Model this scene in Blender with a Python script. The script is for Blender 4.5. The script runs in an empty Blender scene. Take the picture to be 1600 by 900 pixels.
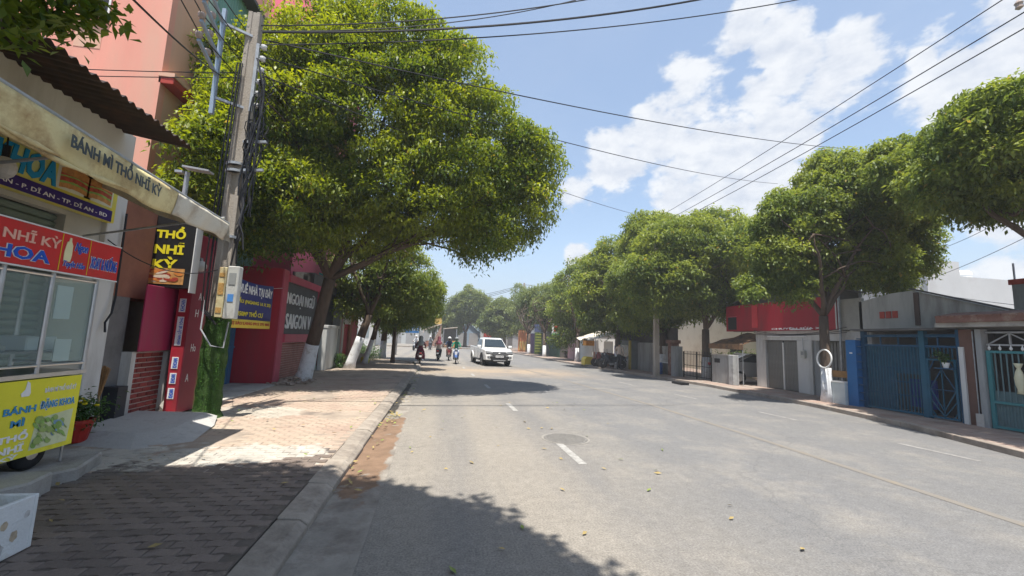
import bpy, bmesh, math, random
import numpy as np
from mathutils import Vector, Matrix, noise
random.seed(7); np.random.seed(7)
R = math.radians
SC = bpy.context.scene
COL = SC.collection
# ------------------------------------------------------------------ camera
HCAM = 1.8
FPX = 650.0
def _basis():
    d = np.array([690.-800, -(525.-450), -FPX]); d /= np.linalg.norm(d)
    a = math.atan(.04); h = np.array([math.cos(a), -math.sin(a), 0.])
    n = np.cross(h, d); n /= np.linalg.norm(n)
    return np.array([np.cross(d, n), d, n])
RB = _basis()
cam = bpy.data.cameras.new('camera'); co = bpy.data.objects.new('camera', cam); COL.objects.link(co)
m4 = Matrix([list(map(float, r)) for r in RB]).to_4x4(); m4.translation = Vector((0, 0, HCAM)); co.matrix_world = m4
cam.sensor_width = 36; cam.lens = FPX/1600*36; cam.clip_end = 3000; cam.clip_start = .05
SC.camera = co
# a measured place in the street: the point where a sight line meets a known plane
def ray(u, v): return RB @ np.array([u-800., -(v-450.), -FPX])
def G(u, v, z=0.): r = ray(u, v); return Vector(np.array([0, 0, HCAM])+r*((z-HCAM)/r[2]))
def PX(u, v, X): r = ray(u, v); return Vector(np.array([0, 0, HCAM])+r*(X/r[0]))
def PY(u, v, Y): r = ray(u, v); return Vector(np.array([0, 0, HCAM])+r*(Y/r[1]))
# ------------------------------------------------------------------ light
SUN_EL, SUN_DX, SUN_DY = R(75), .22, .975          # shadows fall forward, away from the camera
L = Vector((SUN_DX*math.cos(SUN_EL), SUN_DY*math.cos(SUN_EL), -math.sin(SUN_EL)))
sl = bpy.data.lights.new('sun', 'SUN'); sl.energy = 4.0; sl.angle = R(.53); sl.color = (1, .95, .87)
so = bpy.data.objects.new('sun', sl); COL.objects.link(so); so.rotation_euler = L.to_track_quat('-Z', 'Y').to_euler(); so.location = (0, 0, 30)
SC.view_settings.view_transform = 'Standard'; SC.view_settings.look = 'None'; SC.view_settings.exposure = 1.0; SC.view_settings.gamma = 1
W = bpy.data.worlds.new('World'); SC.world = W; W.use_nodes = True
nt = W.node_tree; N = nt.nodes; LK = nt.links; bg = N['Background']
sky = N.new('ShaderNodeTexSky'); sky.sky_type = 'NISHITA'; sky.sun_disc = False; sky.sun_elevation = SUN_EL
sky.sun_rotation = math.atan2(-L.x, -L.y); sky.air_density = 1.1; sky.dust_density = 1.2; sky.ozone_density = 1.5
def wm(op, a, b=None, c=None, clamp=False):
    n = N.new('ShaderNodeMath'); n.operation = op; n.use_clamp = clamp
    for i, x in enumerate((a, b, c)):
        if x is None: continue
        if isinstance(x, (int, float)): n.inputs[i].default_value = x
        else: LK.new(x, n.inputs[i])
    return n.outputs[0]
tc = N.new('ShaderNodeTexCoord').outputs['Generated']
def wnoise(scale, detail, rough, off=0):
    mp = N.new('ShaderNodeMapping'); mp.inputs['Scale'].default_value = (1, 1, 1.7); mp.inputs['Location'].default_value = (off, off*.7, off*.3)
    LK.new(tc, mp.inputs[0]); n = N.new('ShaderNodeTexNoise'); n.inputs['Scale'].default_value = scale
    n.inputs['Detail'].default_value = detail; n.inputs['Roughness'].default_value = rough; LK.new(mp.outputs[0], n.inputs['Vector']); return n.outputs['Fac']
# cumulus heaps: direction and angular radius of each heap
CLOUDS = [(1120, 240, .17), (1030, 215, .11), (975, 265, .10), (1215, 215, .12), (1200, 295, .14), (1060, 300, .15), (1165, 45, .055), (1215, 65, .07), (1240, 110, .075), (1330, 90, .065),
          (1290, 135, .08), (1180, 150, .06), (900, 300, .055), (1180, 15, .045), (1510, 125, .085), (1575, 105, .10), (1445, 95, .025), (1560, 170, .09), (900, 400, .04), (1680, 60, .12),
          (1750, 300, .2), (-300, 350, .2), (-150, 200, .16), (-500, 100, .25)]
mask = None
for u, v, r_ in CLOUDS:
    d = ray(u, v); d = d/np.linalg.norm(d)
    vs = N.new('ShaderNodeVectorMath'); vs.operation = 'DISTANCE'; LK.new(tc, vs.inputs[0]); vs.inputs[1].default_value = list(map(float, d))
    k = wm('MULTIPLY_ADD', vs.outputs['Value'], -1/r_, 1.0)
    mask = k if mask is None else wm('MAXIMUM', mask, k)
n1 = wnoise(6, 12, .56); n2 = wnoise(2.2, 6, .5, 3.1); n3 = wnoise(16, 8, .6, 7.7)
dens = wm('ADD', mask, wm('MULTIPLY', wm('SUBTRACT', n1, .5), 3.0))
dens = wm('ADD', dens, wm('MULTIPLY', wm('SUBTRACT', n3, .5), 1.1))
fac = N.new('ShaderNodeMapRange'); fac.interpolation_type = 'SMOOTHSTEP'; LK.new(dens, fac.inputs[0]); fac.inputs[1].default_value = .06; fac.inputs[2].default_value = .46
fac.inputs[4].default_value = .93
# high thin veil everywhere
veil = wm('MULTIPLY', wm('SUBTRACT', n2, .45, clamp=True), .35, clamp=True)
fc = wm('MAXIMUM', fac.outputs[0], veil)
shade = N.new('ShaderNodeValToRGB'); LK.new(n3, shade.inputs[0])
shade.color_ramp.elements[0].position = .3; shade.color_ramp.elements[0].color = (3.0, 3.25, 3.75, 1)
shade.color_ramp.elements[1].position = .62; shade.color_ramp.elements[1].color = (4.2, 4.3, 4.45, 1)
# humid band towards the horizon
sx = N.new('ShaderNodeSeparateXYZ'); LK.new(tc, sx.inputs[0])
hz = wm('POWER', wm('SUBTRACT', 1.0, wm('ABSOLUTE', sx.outputs['Z']), clamp=True), 5.0)
hz = wm('MAXIMUM', wm('MULTIPLY', hz, 1.35, clamp=True), .34)
mx0 = N.new('ShaderNodeMix'); mx0.data_type = 'RGBA'; LK.new(hz, mx0.inputs[0]); LK.new(sky.outputs[0], mx0.inputs[6]); mx0.inputs[7].default_value = (2.35, 2.9, 3.6, 1)
mx = N.new('ShaderNodeMix'); mx.data_type = 'RGBA'; LK.new(fc, mx.inputs[0]); LK.new(mx0.outputs[2], mx.inputs[6]); LK.new(shade.outputs[0], mx.inputs[7])
LK.new(mx.outputs[2], bg.inputs[0]); bg.inputs[1].default_value = .115
# ------------------------------------------------------------------ helpers
def link(o): COL.objects.link(o); return o
def thing(name, label, cat, loc=(0, 0, 0), rz=0., group=None):
    o = bpy.data.objects.new(name, None); link(o); o.location = loc; o.rotation_euler = (0, 0, rz); o.empty_display_size = .2
    o['label'] = label; o['category'] = cat
    if group: o['group'] = group
    return o
def tag(o, label, cat, group=None):
    o['label'] = label; o['category'] = cat
    if group: o['group'] = group
    return o
def wloc(p):
    v = Vector((0, 0, 0))
    while p is not None: v += p.location; p = p.parent
    return v
class MB:
    def __init__(s): s.v = []; s.f = []; s.m = []; s.k = 0
    def add(s, v, f):
        b = len(s.v); s.v += [tuple(x) for x in v]; s.f += [tuple(i+b for i in t) for t in f]; s.m += [s.k]*len(f); return s
    def box(s, x0, x1, y0, y1, z0, z1):
        return s.add([(x0, y0, z0), (x1, y0, z0), (x1, y1, z0), (x0, y1, z0), (x0, y0, z1), (x1, y0, z1), (x1, y1, z1), (x0, y1, z1)],
                     [(0, 3, 2, 1), (4, 5, 6, 7), (0, 1, 5, 4), (1, 2, 6, 5), (2, 3, 7, 6), (3, 0, 4, 7)])
    def obox(s, c, sz, M=None):
        c = Vector(c); M = M or Matrix.Identity(3); vs = []
        for z in (-.5, .5):
            for x, y in ((-.5, -.5), (.5, -.5), (.5, .5), (-.5, .5)): vs.append(c+M@Vector((x*sz[0], y*sz[1], z*sz[2])))
        return s.add(vs, [(0, 3, 2, 1), (4, 5, 6, 7), (0, 1, 5, 4), (1, 2, 6, 5), (2, 3, 7, 6), (3, 0, 4, 7)])
    def bar(s, a, b, w, h=None, up=(0, 0, 1)):
        a = Vector(a); b = Vector(b); d = b-a; L_ = d.length; d.normalize(); up = Vector(up)
        if abs(d.dot(up)) > .98: up = Vector((0, 1, 0))
        x = d.cross(up).normalized(); z = x.cross(d)
        return s.obox((a+b)/2, (w, L_, h or w), Matrix((x, d, z)).transposed())
    def tube(s, pts, r, n=8, cap=True):
        pts = [Vector(p) for p in pts]; r = r if isinstance(r, (list, tuple)) else [r]*len(pts); vs = []; fs = []
        ref = Vector((1, 0, 0)) if abs((pts[-1]-pts[0]).normalized().x) < .8 else Vector((0, 1, 0))
        for i, p in enumerate(pts):
            d = (pts[min(i+1, len(pts)-1)]-pts[max(i-1, 0)]).normalized(); x = (ref-d*ref.dot(d)).normalized(); y = d.cross(x)
            for k in range(n): a = 2*math.pi*k/n; vs.append(p+(x*math.cos(a)+y*math.sin(a))*r[i])
        for i in range(len(pts)-1):
            for k in range(n): fs.append((i*n+k, i*n+(k+1) % n, (i+1)*n+(k+1) % n, (i+1)*n+k))
        if cap: fs.append(tuple(range(n))[::-1]); fs.append(tuple((len(pts)-1)*n+k for k in range(n)))
        return s.add(vs, fs)
    def prism(s, poly, axis, a, b):
        # poly: 2-D outline in the two other axes, pushed from a to b along axis
        def mk(p, t): return {'x': (t, p[0], p[1]), 'y': (p[0], t, p[1]), 'z': (p[0], p[1], t)}[axis]
        n = len(poly); vs = [mk(p, a) for p in poly]+[mk(p, b) for p in poly]
        fs = [tuple(range(n))[::-1], tuple(range(n, 2*n))]+[(i, (i+1) % n, n+(i+1) % n, n+i) for i in range(n)]
        return s.add(vs, fs)
    def lathe(s, prof, c=(0, 0, 0), n=14, M=None):
        c = Vector(c); M = M or Matrix.Identity(3); vs = []; fs = []
        for r_, z in prof:
            for k in range(n): a = 2*math.pi*k/n; vs.append(c+M@Vector((r_*math.cos(a), r_*math.sin(a), z)))
        for i in range(len(prof)-1):
            for k in range(n): fs.append((i*n+k, i*n+(k+1) % n, (i+1)*n+(k+1) % n, (i+1)*n+k))
        fs.append(tuple(range(n))[::-1]); fs.append(tuple((len(prof)-1)*n+k for k in range(n)))
        return s.add(vs, fs)
    def ball(s, c, r, seg=10, jit=0.):
        c = Vector(c); r = Vector(r) if isinstance(r, (list, tuple)) else Vector((r, r, r)); k = seg//2; vs = []; fs = []; sd = random.random()*99
        for i in range(k+1):
            th = math.pi*i/k
            for j in range(seg):
                a = 2*math.pi*j/seg; d = Vector((math.sin(th)*math.cos(a), math.sin(th)*math.sin(a), math.cos(th)))
                q = 1+jit*noise.noise(d*1.7+Vector((sd, 0, 0))); vs.append(c+Vector((d.x*r.x, d.y*r.y, d.z*r.z))*q)
        for i in range(k):
            for j in range(seg): fs.append((i*seg+j, (i+1)*seg+j, (i+1)*seg+(j+1) % seg, i*seg+(j+1) % seg))
        return s.add(vs, fs)
    def build(s, name, mat, parent=None, smooth=False, bevel=0, local=False, structure=False, stuff=False):
        me = bpy.data.meshes.new(name); off = Vector((0, 0, 0)) if (local or parent is None) else wloc(parent)
        me.from_pydata([tuple(Vector(v)-off) for v in s.v] if off.length > 0 else s.v, [], s.f)
        mats = mat if isinstance(mat, (list, tuple)) else [mat]
        for m in mats: me.materials.append(m)
        if len(mats) > 1: me.polygons.foreach_set('material_index', s.m)
        if smooth: me.polygons.foreach_set('use_smooth', [True]*len(me.polygons))
        bm = bmesh.new(); bm.from_mesh(me)
        if smooth: bmesh.ops.remove_doubles(bm, verts=bm.verts, dist=1e-5)
        bmesh.ops.recalc_face_normals(bm, faces=bm.faces)
        if bevel: bmesh.ops.bevel(bm, geom=[e for e in bm.edges if len(e.link_faces) == 2 and e.calc_face_angle(0) > .5], offset=bevel, segments=1, affect='EDGES', clamp_overlap=True)
        bm.to_mesh(me); bm.free(); me.update()
        o = bpy.data.objects.new(name, me); link(o)
        if parent is not None: o.parent = parent
        if structure: o['kind'] = 'structure'
        if stuff: o['kind'] = 'stuff'
        return o
def bx(name, mat, parent, x0, x1, y0, y1, z0, z1, bevel=0, **k): return MB().box(x0, x1, y0, y1, z0, z1).build(name, mat, parent, bevel=bevel, **k)
def inst(src, loc, parent=None, rot=None, scale=None):
    o = src.copy(); link(o)
    if parent is not None: o.parent = parent
    o.location = loc
    if rot is not None: o.rotation_euler = rot
    if scale is not None: o.scale = scale
    return o
def kids(o): return [c for c in COL.objects if c.parent == o]
def copy_tree(o, label=None, loc=None, rz=None, parent=None, _m=None):
    if _m is None:
        _m = {}
        for c in COL.objects:
            if c.parent is not None: _m.setdefault(c.parent.name, []).append(c)
    c = o.copy(); link(c)
    if parent is not None: c.parent = parent
    if label: c['label'] = label
    if loc is not None: c.location = loc
    if rz is not None: c.rotation_euler = (0, 0, rz)
    for ch in _m.get(o.name, []): copy_tree(ch, parent=c, _m=_m)
    return c
# ------------------------------------------------------------------ materials
def mat(name, col, rough=.75, var=.14, scale=2.5, bump=0., bscale=60, metal=0., dirt=None, streak=False, spec=.35, coat=0., vec='Object', obj_rand=0.):
    m = bpy.data.materials.new(name); m.use_nodes = True; t = m.node_tree; n = t.nodes; l = t.links; p = n['Principled BSDF']
    c = n.new('ShaderNodeTexCoord')
    src = c.outputs[vec] if vec != 'Pos' else n.new('ShaderNodeNewGeometry').outputs['Position']
    mp = n.new('ShaderNodeMapping'); l.new(src, mp.inputs[0])
    if streak: mp.inputs['Scale'].default_value = (1, 1, .18)
    ns = n.new('ShaderNodeTexNoise'); ns.inputs['Scale'].default_value = scale; ns.inputs['Detail'].default_value = 8; ns.inputs['Roughness'].default_value = .65; l.new(mp.outputs[0], ns.inputs['Vector'])
    r = n.new('ShaderNodeValToRGB'); l.new(ns.outputs['Fac'], r.inputs[0]); e = r.color_ramp.elements
    e[0].position = .3; e[1].position = .7
    e[0].color = tuple(x*(1-var) for x in col)+(1,); e[1].color = tuple(min(1, x*(1+var)) for x in col)+(1,)
    out = r.outputs[0]
    if dirt:
        dc, amt, ds = dirt
        n2 = n.new('ShaderNodeTexNoise'); n2.inputs['Scale'].default_value = ds; n2.inputs['Detail'].default_value = 10; n2.inputs['Roughness'].default_value = .7; l.new(mp.outputs[0], n2.inputs['Vector'])
        mr = n.new('ShaderNodeMapRange'); l.new(n2.outputs['Fac'], mr.inputs[0]); mr.inputs[1].default_value = .62-amt*.35; mr.inputs[2].default_value = .78-amt*.25; mr.inputs[4].default_value = .85
        x = n.new('ShaderNodeMix'); x.data_type = 'RGBA'; l.new(mr.outputs[0], x.inputs[0]); l.new(out, x.inputs[6]); x.inputs[7].default_value = tuple(dc)+(1,); out = x.outputs[2]
    if obj_rand:
        oi = n.new('ShaderNodeObjectInfo'); h = n.new('ShaderNodeHueSaturation'); mr = n.new('ShaderNodeMapRange'); l.new(oi.outputs['Random'], mr.inputs[0])
        mr.inputs[3].default_value = 1-obj_rand; mr.inputs[4].default_value = 1+obj_rand; l.new(mr.outputs[0], h.inputs['Value']); l.new(out, h.inputs['Color']); out = h.outputs[0]
    l.new(out, p.inputs['Base Color']); p.inputs['Roughness'].default_value = rough; p.inputs['Metallic'].default_value = metal
    p.inputs['Specular IOR Level'].default_value = spec; p.inputs['Coat Weight'].default_value = coat
    if bump:
        nb = n.new('ShaderNodeTexNoise'); nb.inputs['Scale'].default_value = bscale; nb.inputs['Detail'].default_value = 6; l.new(src, nb.inputs['Vector'])
        b = n.new('ShaderNodeBump'); b.inputs['Strength'].default_value = bump; b.inputs['Distance'].default_value = .02; l.new(nb.outputs['Fac'], b.inputs['Height']); l.new(b.outputs[0], p.inputs['Normal'])
    return m
def glassmat(name, col=(.8, .9, .88), rough=.05):
    m = bpy.data.materials.new(name); m.use_nodes = True; p = m.node_tree.nodes['Principled BSDF']
    p.inputs['Base Color'].default_value = col+(1,); p.inputs['Roughness'].default_value = rough; p.inputs['Transmission Weight'].default_value = .9; p.inputs['IOR'].default_value = 1.15; return m
def leafmat(name, dark_tone, light_tone, tr=.35, rough=.42):
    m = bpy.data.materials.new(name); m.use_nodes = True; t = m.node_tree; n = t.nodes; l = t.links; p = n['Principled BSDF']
    a = n.new('ShaderNodeAttribute'); a.attribute_name = 'tint'
    x = n.new('ShaderNodeMix'); x.data_type = 'RGBA'; rp = n.new('ShaderNodeValToRGB'); l.new(a.outputs['Fac'], rp.inputs[0]); e = rp.color_ramp.elements; e[0].color = dark_tone+(1,); e[1].position = .9; e[1].color = light_tone+(1,); q = e.new(1.0); q.color = (.34, .27, .06, 1)
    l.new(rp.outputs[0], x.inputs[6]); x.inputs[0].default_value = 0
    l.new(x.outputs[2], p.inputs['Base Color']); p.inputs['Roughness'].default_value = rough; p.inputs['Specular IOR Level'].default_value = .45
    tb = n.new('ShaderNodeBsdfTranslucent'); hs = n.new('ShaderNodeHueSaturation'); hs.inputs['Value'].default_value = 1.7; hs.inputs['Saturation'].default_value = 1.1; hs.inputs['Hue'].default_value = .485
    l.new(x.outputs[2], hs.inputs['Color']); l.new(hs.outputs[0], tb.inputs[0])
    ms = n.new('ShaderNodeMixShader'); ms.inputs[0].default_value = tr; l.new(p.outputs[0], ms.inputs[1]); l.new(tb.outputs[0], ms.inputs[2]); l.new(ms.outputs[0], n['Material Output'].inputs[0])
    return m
C = {}
def cm(key, *a, **k):
    if key not in C: C[key] = mat(key, *a, **k)
    return C[key]
concrete = cm('concrete', (.36, .34, .31), .9, .2, 1.5, .35, 50, dirt=((.16, .14, .12), .35, 1.2))
concrete_pale = cm('pale concrete', (.5, .47, .43), .9, .15, 2, .3, 60, dirt=((.28, .24, .2), .3, 1.5))
white_wall = cm('white wall', (.62, .62, .6), .85, .1, 1.2, .1, 30, dirt=((.33, .3, .26), .42, 1.1), streak=True)
grey_wall = cm('grey wall', (.32, .33, .33), .9, .16, 1.5, .15, 30, dirt=((.16, .15, .14), .4, 1.3), streak=True)
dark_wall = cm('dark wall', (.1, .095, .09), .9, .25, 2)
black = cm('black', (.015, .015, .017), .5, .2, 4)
rubber = cm('rubber', (.025, .025, .027), .85, .2, 6)
steel = cm('steel', (.55, .56, .57), .32, .1, 8, metal=.9)
galv = cm('galvanised', (.4, .42, .44), .5, .2, 8, metal=.5)
white_paint = cm('white paint', (.75, .75, .73), .5, .06, 3)
whitewash = cm('whitewash', (.66, .67, .68), .9, .1, 6, .5, 25, dirt=((.3, .27, .22), .28, 5))
bark = cm('bark', (.105, .075, .055), .95, .35, 9, .9, 22, streak=True)
brown_wall = cm('brown wall', (.27, .12, .08), .85, .2, 2, .1)
red_sheet = cm('red sheet', (.38, .018, .035), .5, .16, 1, dirt=((.22, .035, .04), .45, 1.1), streak=True)
red_vinyl = cm('red vinyl', (.62, .035, .035), .4, .12, 1.2, dirt=((.42, .06, .05), .4, 2.5))
magenta = cm('magenta board', (.36, .03, .085), .45, .12, 1.1, dirt=((.3, .08, .1), .4, 1.6), streak=True)
dark_red = cm('dark red board', (.22, .018, .04), .45, .12, 2)
yellow_v = cm('yellow vinyl', (.78, .72, .03), .4, .08, 2.5, dirt=((.6, .5, .05), .2, 2))
purple_v = cm('purple vinyl', (.04, .02, .16), .45, .1, 3)
navy_v = cm('navy vinyl', (.03, .035, .17), .5, .1, 3)
blue_letter = cm('blue letters', (.02, .1, .52), .4, .05)
cyan_letter = cm('cyan letters', (.01, .25, .5), .4, .05)
white_letter = cm('white letters', (.8, .8, .8), .4, .04)
yellow_letter = cm('yellow letters', (.72, .62, .03), .4, .05)
grey_letter = cm('grey letters', (.12, .14, .13), .6, .2, 8)
blue_door = cm('blue door', (.055, .17, .33), .5, .12, 1.5)
pink = cm('pink plaster', (.76, .33, .25), .85, .1, .8, .05, 20, dirt=((.66, .38, .28), .45, .5), streak=True)
pink_side = cm('orange pink plaster', (.66, .38, .27), .85, .1, .9, .05, 20, dirt=((.6, .43, .32), .45, .6), streak=True)
green_sheet = cm('green sheet', (.16, .32, .26), .5, .12, 1, dirt=((.3, .42, .36), .3, .8), streak=True)
teal = cm('teal paint', (.05, .21, .23), .45, .1, 3)
teal_dull = cm('dull teal paint', (.12, .2, .215), .55, .15, 3, dirt=((.1, .13, .13), .35, 3))
gate_blue = cm('gate blue', (.009, .07, .15), .45, .14, 3, dirt=((.05, .12, .18), .2, 3))
gate_light = cm('gate light blue', (.015, .1, .165), .45, .12, 3)
brick_red = cm('brick', (.25, .055, .045), .85, .2, 7, .3, 80, obj_rand=.25)
mortar = cm('mortar', (.62, .55, .5), .95, .12, 6, .3)
tile_brown = cm('brown tile', (.2, .1, .075), .8, .2, 3, dirt=((.3, .25, .2), .3, 3))
grass_wrap = cm('artificial turf', (.045, .09, .02), .95, .4, 14, .9, 90, dirt=((.08, .13, .035), .4, 5))
# ------------------------------------------------------------------ lettering
def text(s, o, right, up, w, h, m, parent, raise_=.004, bold=.02, name='lettering', shear=0, local=False, letters=False):
    cu = bpy.data.curves.new('lettering', 'FONT'); cu.body = s; cu.size = 1; cu.resolution_u = 2; cu.extrude = .01; cu.offset = bold; cu.align_x = 'LEFT'; cu.shear = shear
    ob = bpy.data.objects.new('lettering_source', cu); link(ob); bpy.context.view_layer.update()
    dg = bpy.context.evaluated_depsgraph_get(); me = bpy.data.meshes.new_from_object(ob.evaluated_get(dg)); bpy.data.objects.remove(ob); bpy.data.curves.remove(cu)
    n = len(me.vertices); a = np.zeros(n*3); me.vertices.foreach_get('co', a); a = a.reshape(-1, 3)
    mn = a.min(0); mxx = a.max(0); a = (a-mn)/(mxx-mn)
    o = np.array(Vector(o) if local else Vector(o)-wloc(parent)); r_ = np.array(Vector(right).normalized()); u_ = np.array(Vector(up).normalized()); nn = np.cross(r_, u_)
    P = o+a[:, :1]*w*r_+a[:, 1:2]*h*u_+a[:, 2:3]*raise_*nn
    me.vertices.foreach_set('co', P.ravel()); me.materials.clear(); me.materials.append(m); me.update()
    if letters:   # each letter with its accents as an object of its own
        par = list(range(n))
        def find(i):
            while par[i] != i: par[i] = par[par[i]]; i = par[i]
            return i
        for e in me.edges: par[find(e.vertices[0])] = find(e.vertices[1])
        isl = {}
        for i in range(n): isl.setdefault(find(i), []).append(i)
        g = sorted([[a[v, 0].min(), a[v, 0].max(), list(v)] for v in isl.values()], key=lambda t: t[0]-t[1]); cl = []
        for x0, x1, v in g:
            for c in cl:
                if c[0]-.004 <= (x0+x1)/2 <= c[1]+.004: c[2] += v; break
            else: cl.append([x0, x1, v])
        fs = [tuple(p.vertices) for p in me.polygons]
        for c in sorted(cl, key=lambda t: t[0]):
            ids = {v: k for k, v in enumerate(c[2])}; m2 = bpy.data.meshes.new('letter'); m2.from_pydata([tuple(P[v]) for v in c[2]], [], [tuple(ids[v] for v in f) for f in fs if f[0] in ids]); m2.materials.append(m)
            q = bpy.data.objects.new('letter', m2); link(q); q.parent = parent
        return
    q = bpy.data.objects.new(name, me); link(q); q.parent = parent; return q
UP = (0, 0, 1); YP = (0, 1, 0); YN = (0, -1, 0); XP = (1, 0, 0)
# ================================================================== GROUND, ROAD, PAVEMENTS
def road_mat():
    m = bpy.data.materials.new('asphalt'); m.use_nodes = True; t = m.node_tree; n = t.nodes; l = t.links; p = n['Principled BSDF']
    g = n.new('ShaderNodeNewGeometry').outputs['Position']
    def nz(scale, det, vs=(1, 1, 1)):
        mp = n.new('ShaderNodeMapping'); mp.inputs['Scale'].default_value = vs; l.new(g, mp.inputs[0]); q = n.new('ShaderNodeTexNoise'); q.inputs['Scale'].default_value = scale; q.inputs['Detail'].default_value = det; q.inputs['Roughness'].default_value = .7; l.new(mp.outputs[0], q.inputs['Vector']); return q.outputs['Fac']
    def mixc(f, a, b):
        x = n.new('ShaderNodeMix'); x.data_type = 'RGBA'; l.new(f, x.inputs[0])
        for i, c in ((6, a), (7, b)):
            if isinstance(c, tuple): x.inputs[i].default_value = c+(1,)
            else: l.new(c, x.inputs[i])
        return x.outputs[2]
    def rng(f, a, b, c=0, d=1):
        x = n.new('ShaderNodeMapRange'); l.new(f, x.inputs[0]); x.inputs[1].default_value = a; x.inputs[2].default_value = b; x.inputs[3].default_value = c; x.inputs[4].default_value = d; return x.outputs[0]
    sp = n.new('ShaderNodeSeparateXYZ'); l.new(g, sp.inputs[0])
    ad = n.new('ShaderNodeMath'); ad.operation = 'ADD'; l.new(sp.outputs['X'], ad.inputs[0])
    w = n.new('ShaderNodeMath'); w.operation = 'MULTIPLY'; l.new(nz(.25, 4), w.inputs[0]); w.inputs[1].default_value = 3.; l.new(w.outputs[0], ad.inputs[1])
    x = ad.outputs[0]
    # dusty beige by the left gutter, bluish grey new asphalt beyond the lane line
    c = mixc(rng(x, 2.6, 5.2), (.245, .222, .19), (.168, .165, .16))
    c = mixc(rng(nz(.35, 6, (1, .12, 1)), .42, .7, 0, .5), c, (.16, .16, .165))
    c = mixc(rng(nz(.8, 8), .48, .75, 0, .7), c, (.285, .26, .222))
    # wheel paths polished darker, oil drips between them
    wx = n.new('ShaderNodeMath'); wx.operation = 'MULTIPLY_ADD'; l.new(sp.outputs['X'], wx.inputs[0]); wx.inputs[1].default_value = 3.6; wx.inputs[2].default_value = .4; si = n.new('ShaderNodeMath'); si.operation = 'SINE'; l.new(wx.outputs[0], si.inputs[0])
    wk = n.new('ShaderNodeMath'); wk.operation = 'MULTIPLY'; l.new(rng(si.outputs[0], .0, 1, 0, .75), wk.inputs[0]); l.new(rng(nz(.5, 6, (1, .15, 1)), .35, .65), wk.inputs[1]); c = mixc(wk.outputs[0], c, (.15, .148, .148))
    c = mixc(rng(nz(2.3, 9), .66, .74, 0, .6), c, (.12, .115, .11))
    # sandy dust swept across the far crossing
    yy = rng(sp.outputs['Y'], 19, 23); y2 = rng(sp.outputs['Y'], 27, 23.5); mm = n.new('ShaderNodeMath'); mm.operation = 'MULTIPLY'; l.new(yy, mm.inputs[0]); l.new(y2, mm.inputs[1])
    m3 = n.new('ShaderNodeMath'); m3.operation = 'MULTIPLY'; l.new(mm.outputs[0], m3.inputs[0]); l.new(rng(nz(.5, 5), .3, .55), m3.inputs[1])
    m4_ = n.new('ShaderNodeMath'); m4_.operation = 'MULTIPLY'; l.new(m3.outputs[0], m4_.inputs[0]); l.new(rng(sp.outputs['X'], 9, 6), m4_.inputs[1])
    c = mixc(m4_.outputs[0], c, (.33, .26, .19))
    # aggregate speckle
    vo = n.new('ShaderNodeTexVoronoi'); vo.inputs['Scale'].default_value = 55; l.new(g, vo.inputs['Vector'])
    hs = n.new('ShaderNodeHueSaturation'); l.new(c, hs.inputs['Color']); sv = n.new('ShaderNodeMath'); sv.operation = 'MULTIPLY'; l.new(rng(nz(52, 5), .3, .7, .62, 1.38), sv.inputs[0]); l.new(rng(nz(9, 5), .3, .7, .86, 1.14), sv.inputs[1]); l.new(sv.outputs[0], hs.inputs['Value'])
    # tar-sealed cracks
    wv = n.new('ShaderNodeTexVoronoi'); wv.feature = 'DISTANCE_TO_EDGE'; wv.inputs['Scale'].default_value = .22; wv.inputs['Randomness'].default_value = 1
    wp = n.new('ShaderNodeVectorMath'); wp.operation = 'MULTIPLY_ADD'; nn = n.new('ShaderNodeTexNoise'); nn.inputs['Scale'].default_value = .9; nn.inputs['Detail'].default_value = 8; l.new(g, nn.inputs['Vector']); l.new(nn.outputs['Color'], wp.inputs[0]); wp.inputs[1].default_value = (1.2, 1.2, 0); l.new(g, wp.inputs[2]); l.new(wp.outputs[0], wv.inputs['Vector'])
    cr = rng(wv.outputs['Distance'], .0, .004, .28, 0)
    c2 = mixc(cr, hs.outputs[0], (.07, .07, .07))
    l.new(c2, p.inputs['Base Color']); p.inputs['Roughness'].default_value = .88; p.inputs['Specular IOR Level'].default_value = .25
    b = n.new('ShaderNodeBump'); b.inputs['Strength'].default_value = .7; b.inputs['Distance'].default_value = .006; l.new(nz(90, 3), b.inputs['Height']); l.new(b.outputs[0], p.inputs['Normal'])
    return m
asphalt = road_mat()
bx_ground = MB().add([(-900, -300, -.05), (900, -300, -.05), (900, 1500, -.05), (-900, 1500, -.05)], [(0, 1, 2, 3)]).build('ground', cm('ground earth', (.26, .22, .17), .95, .2, .5), structure=True)
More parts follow.
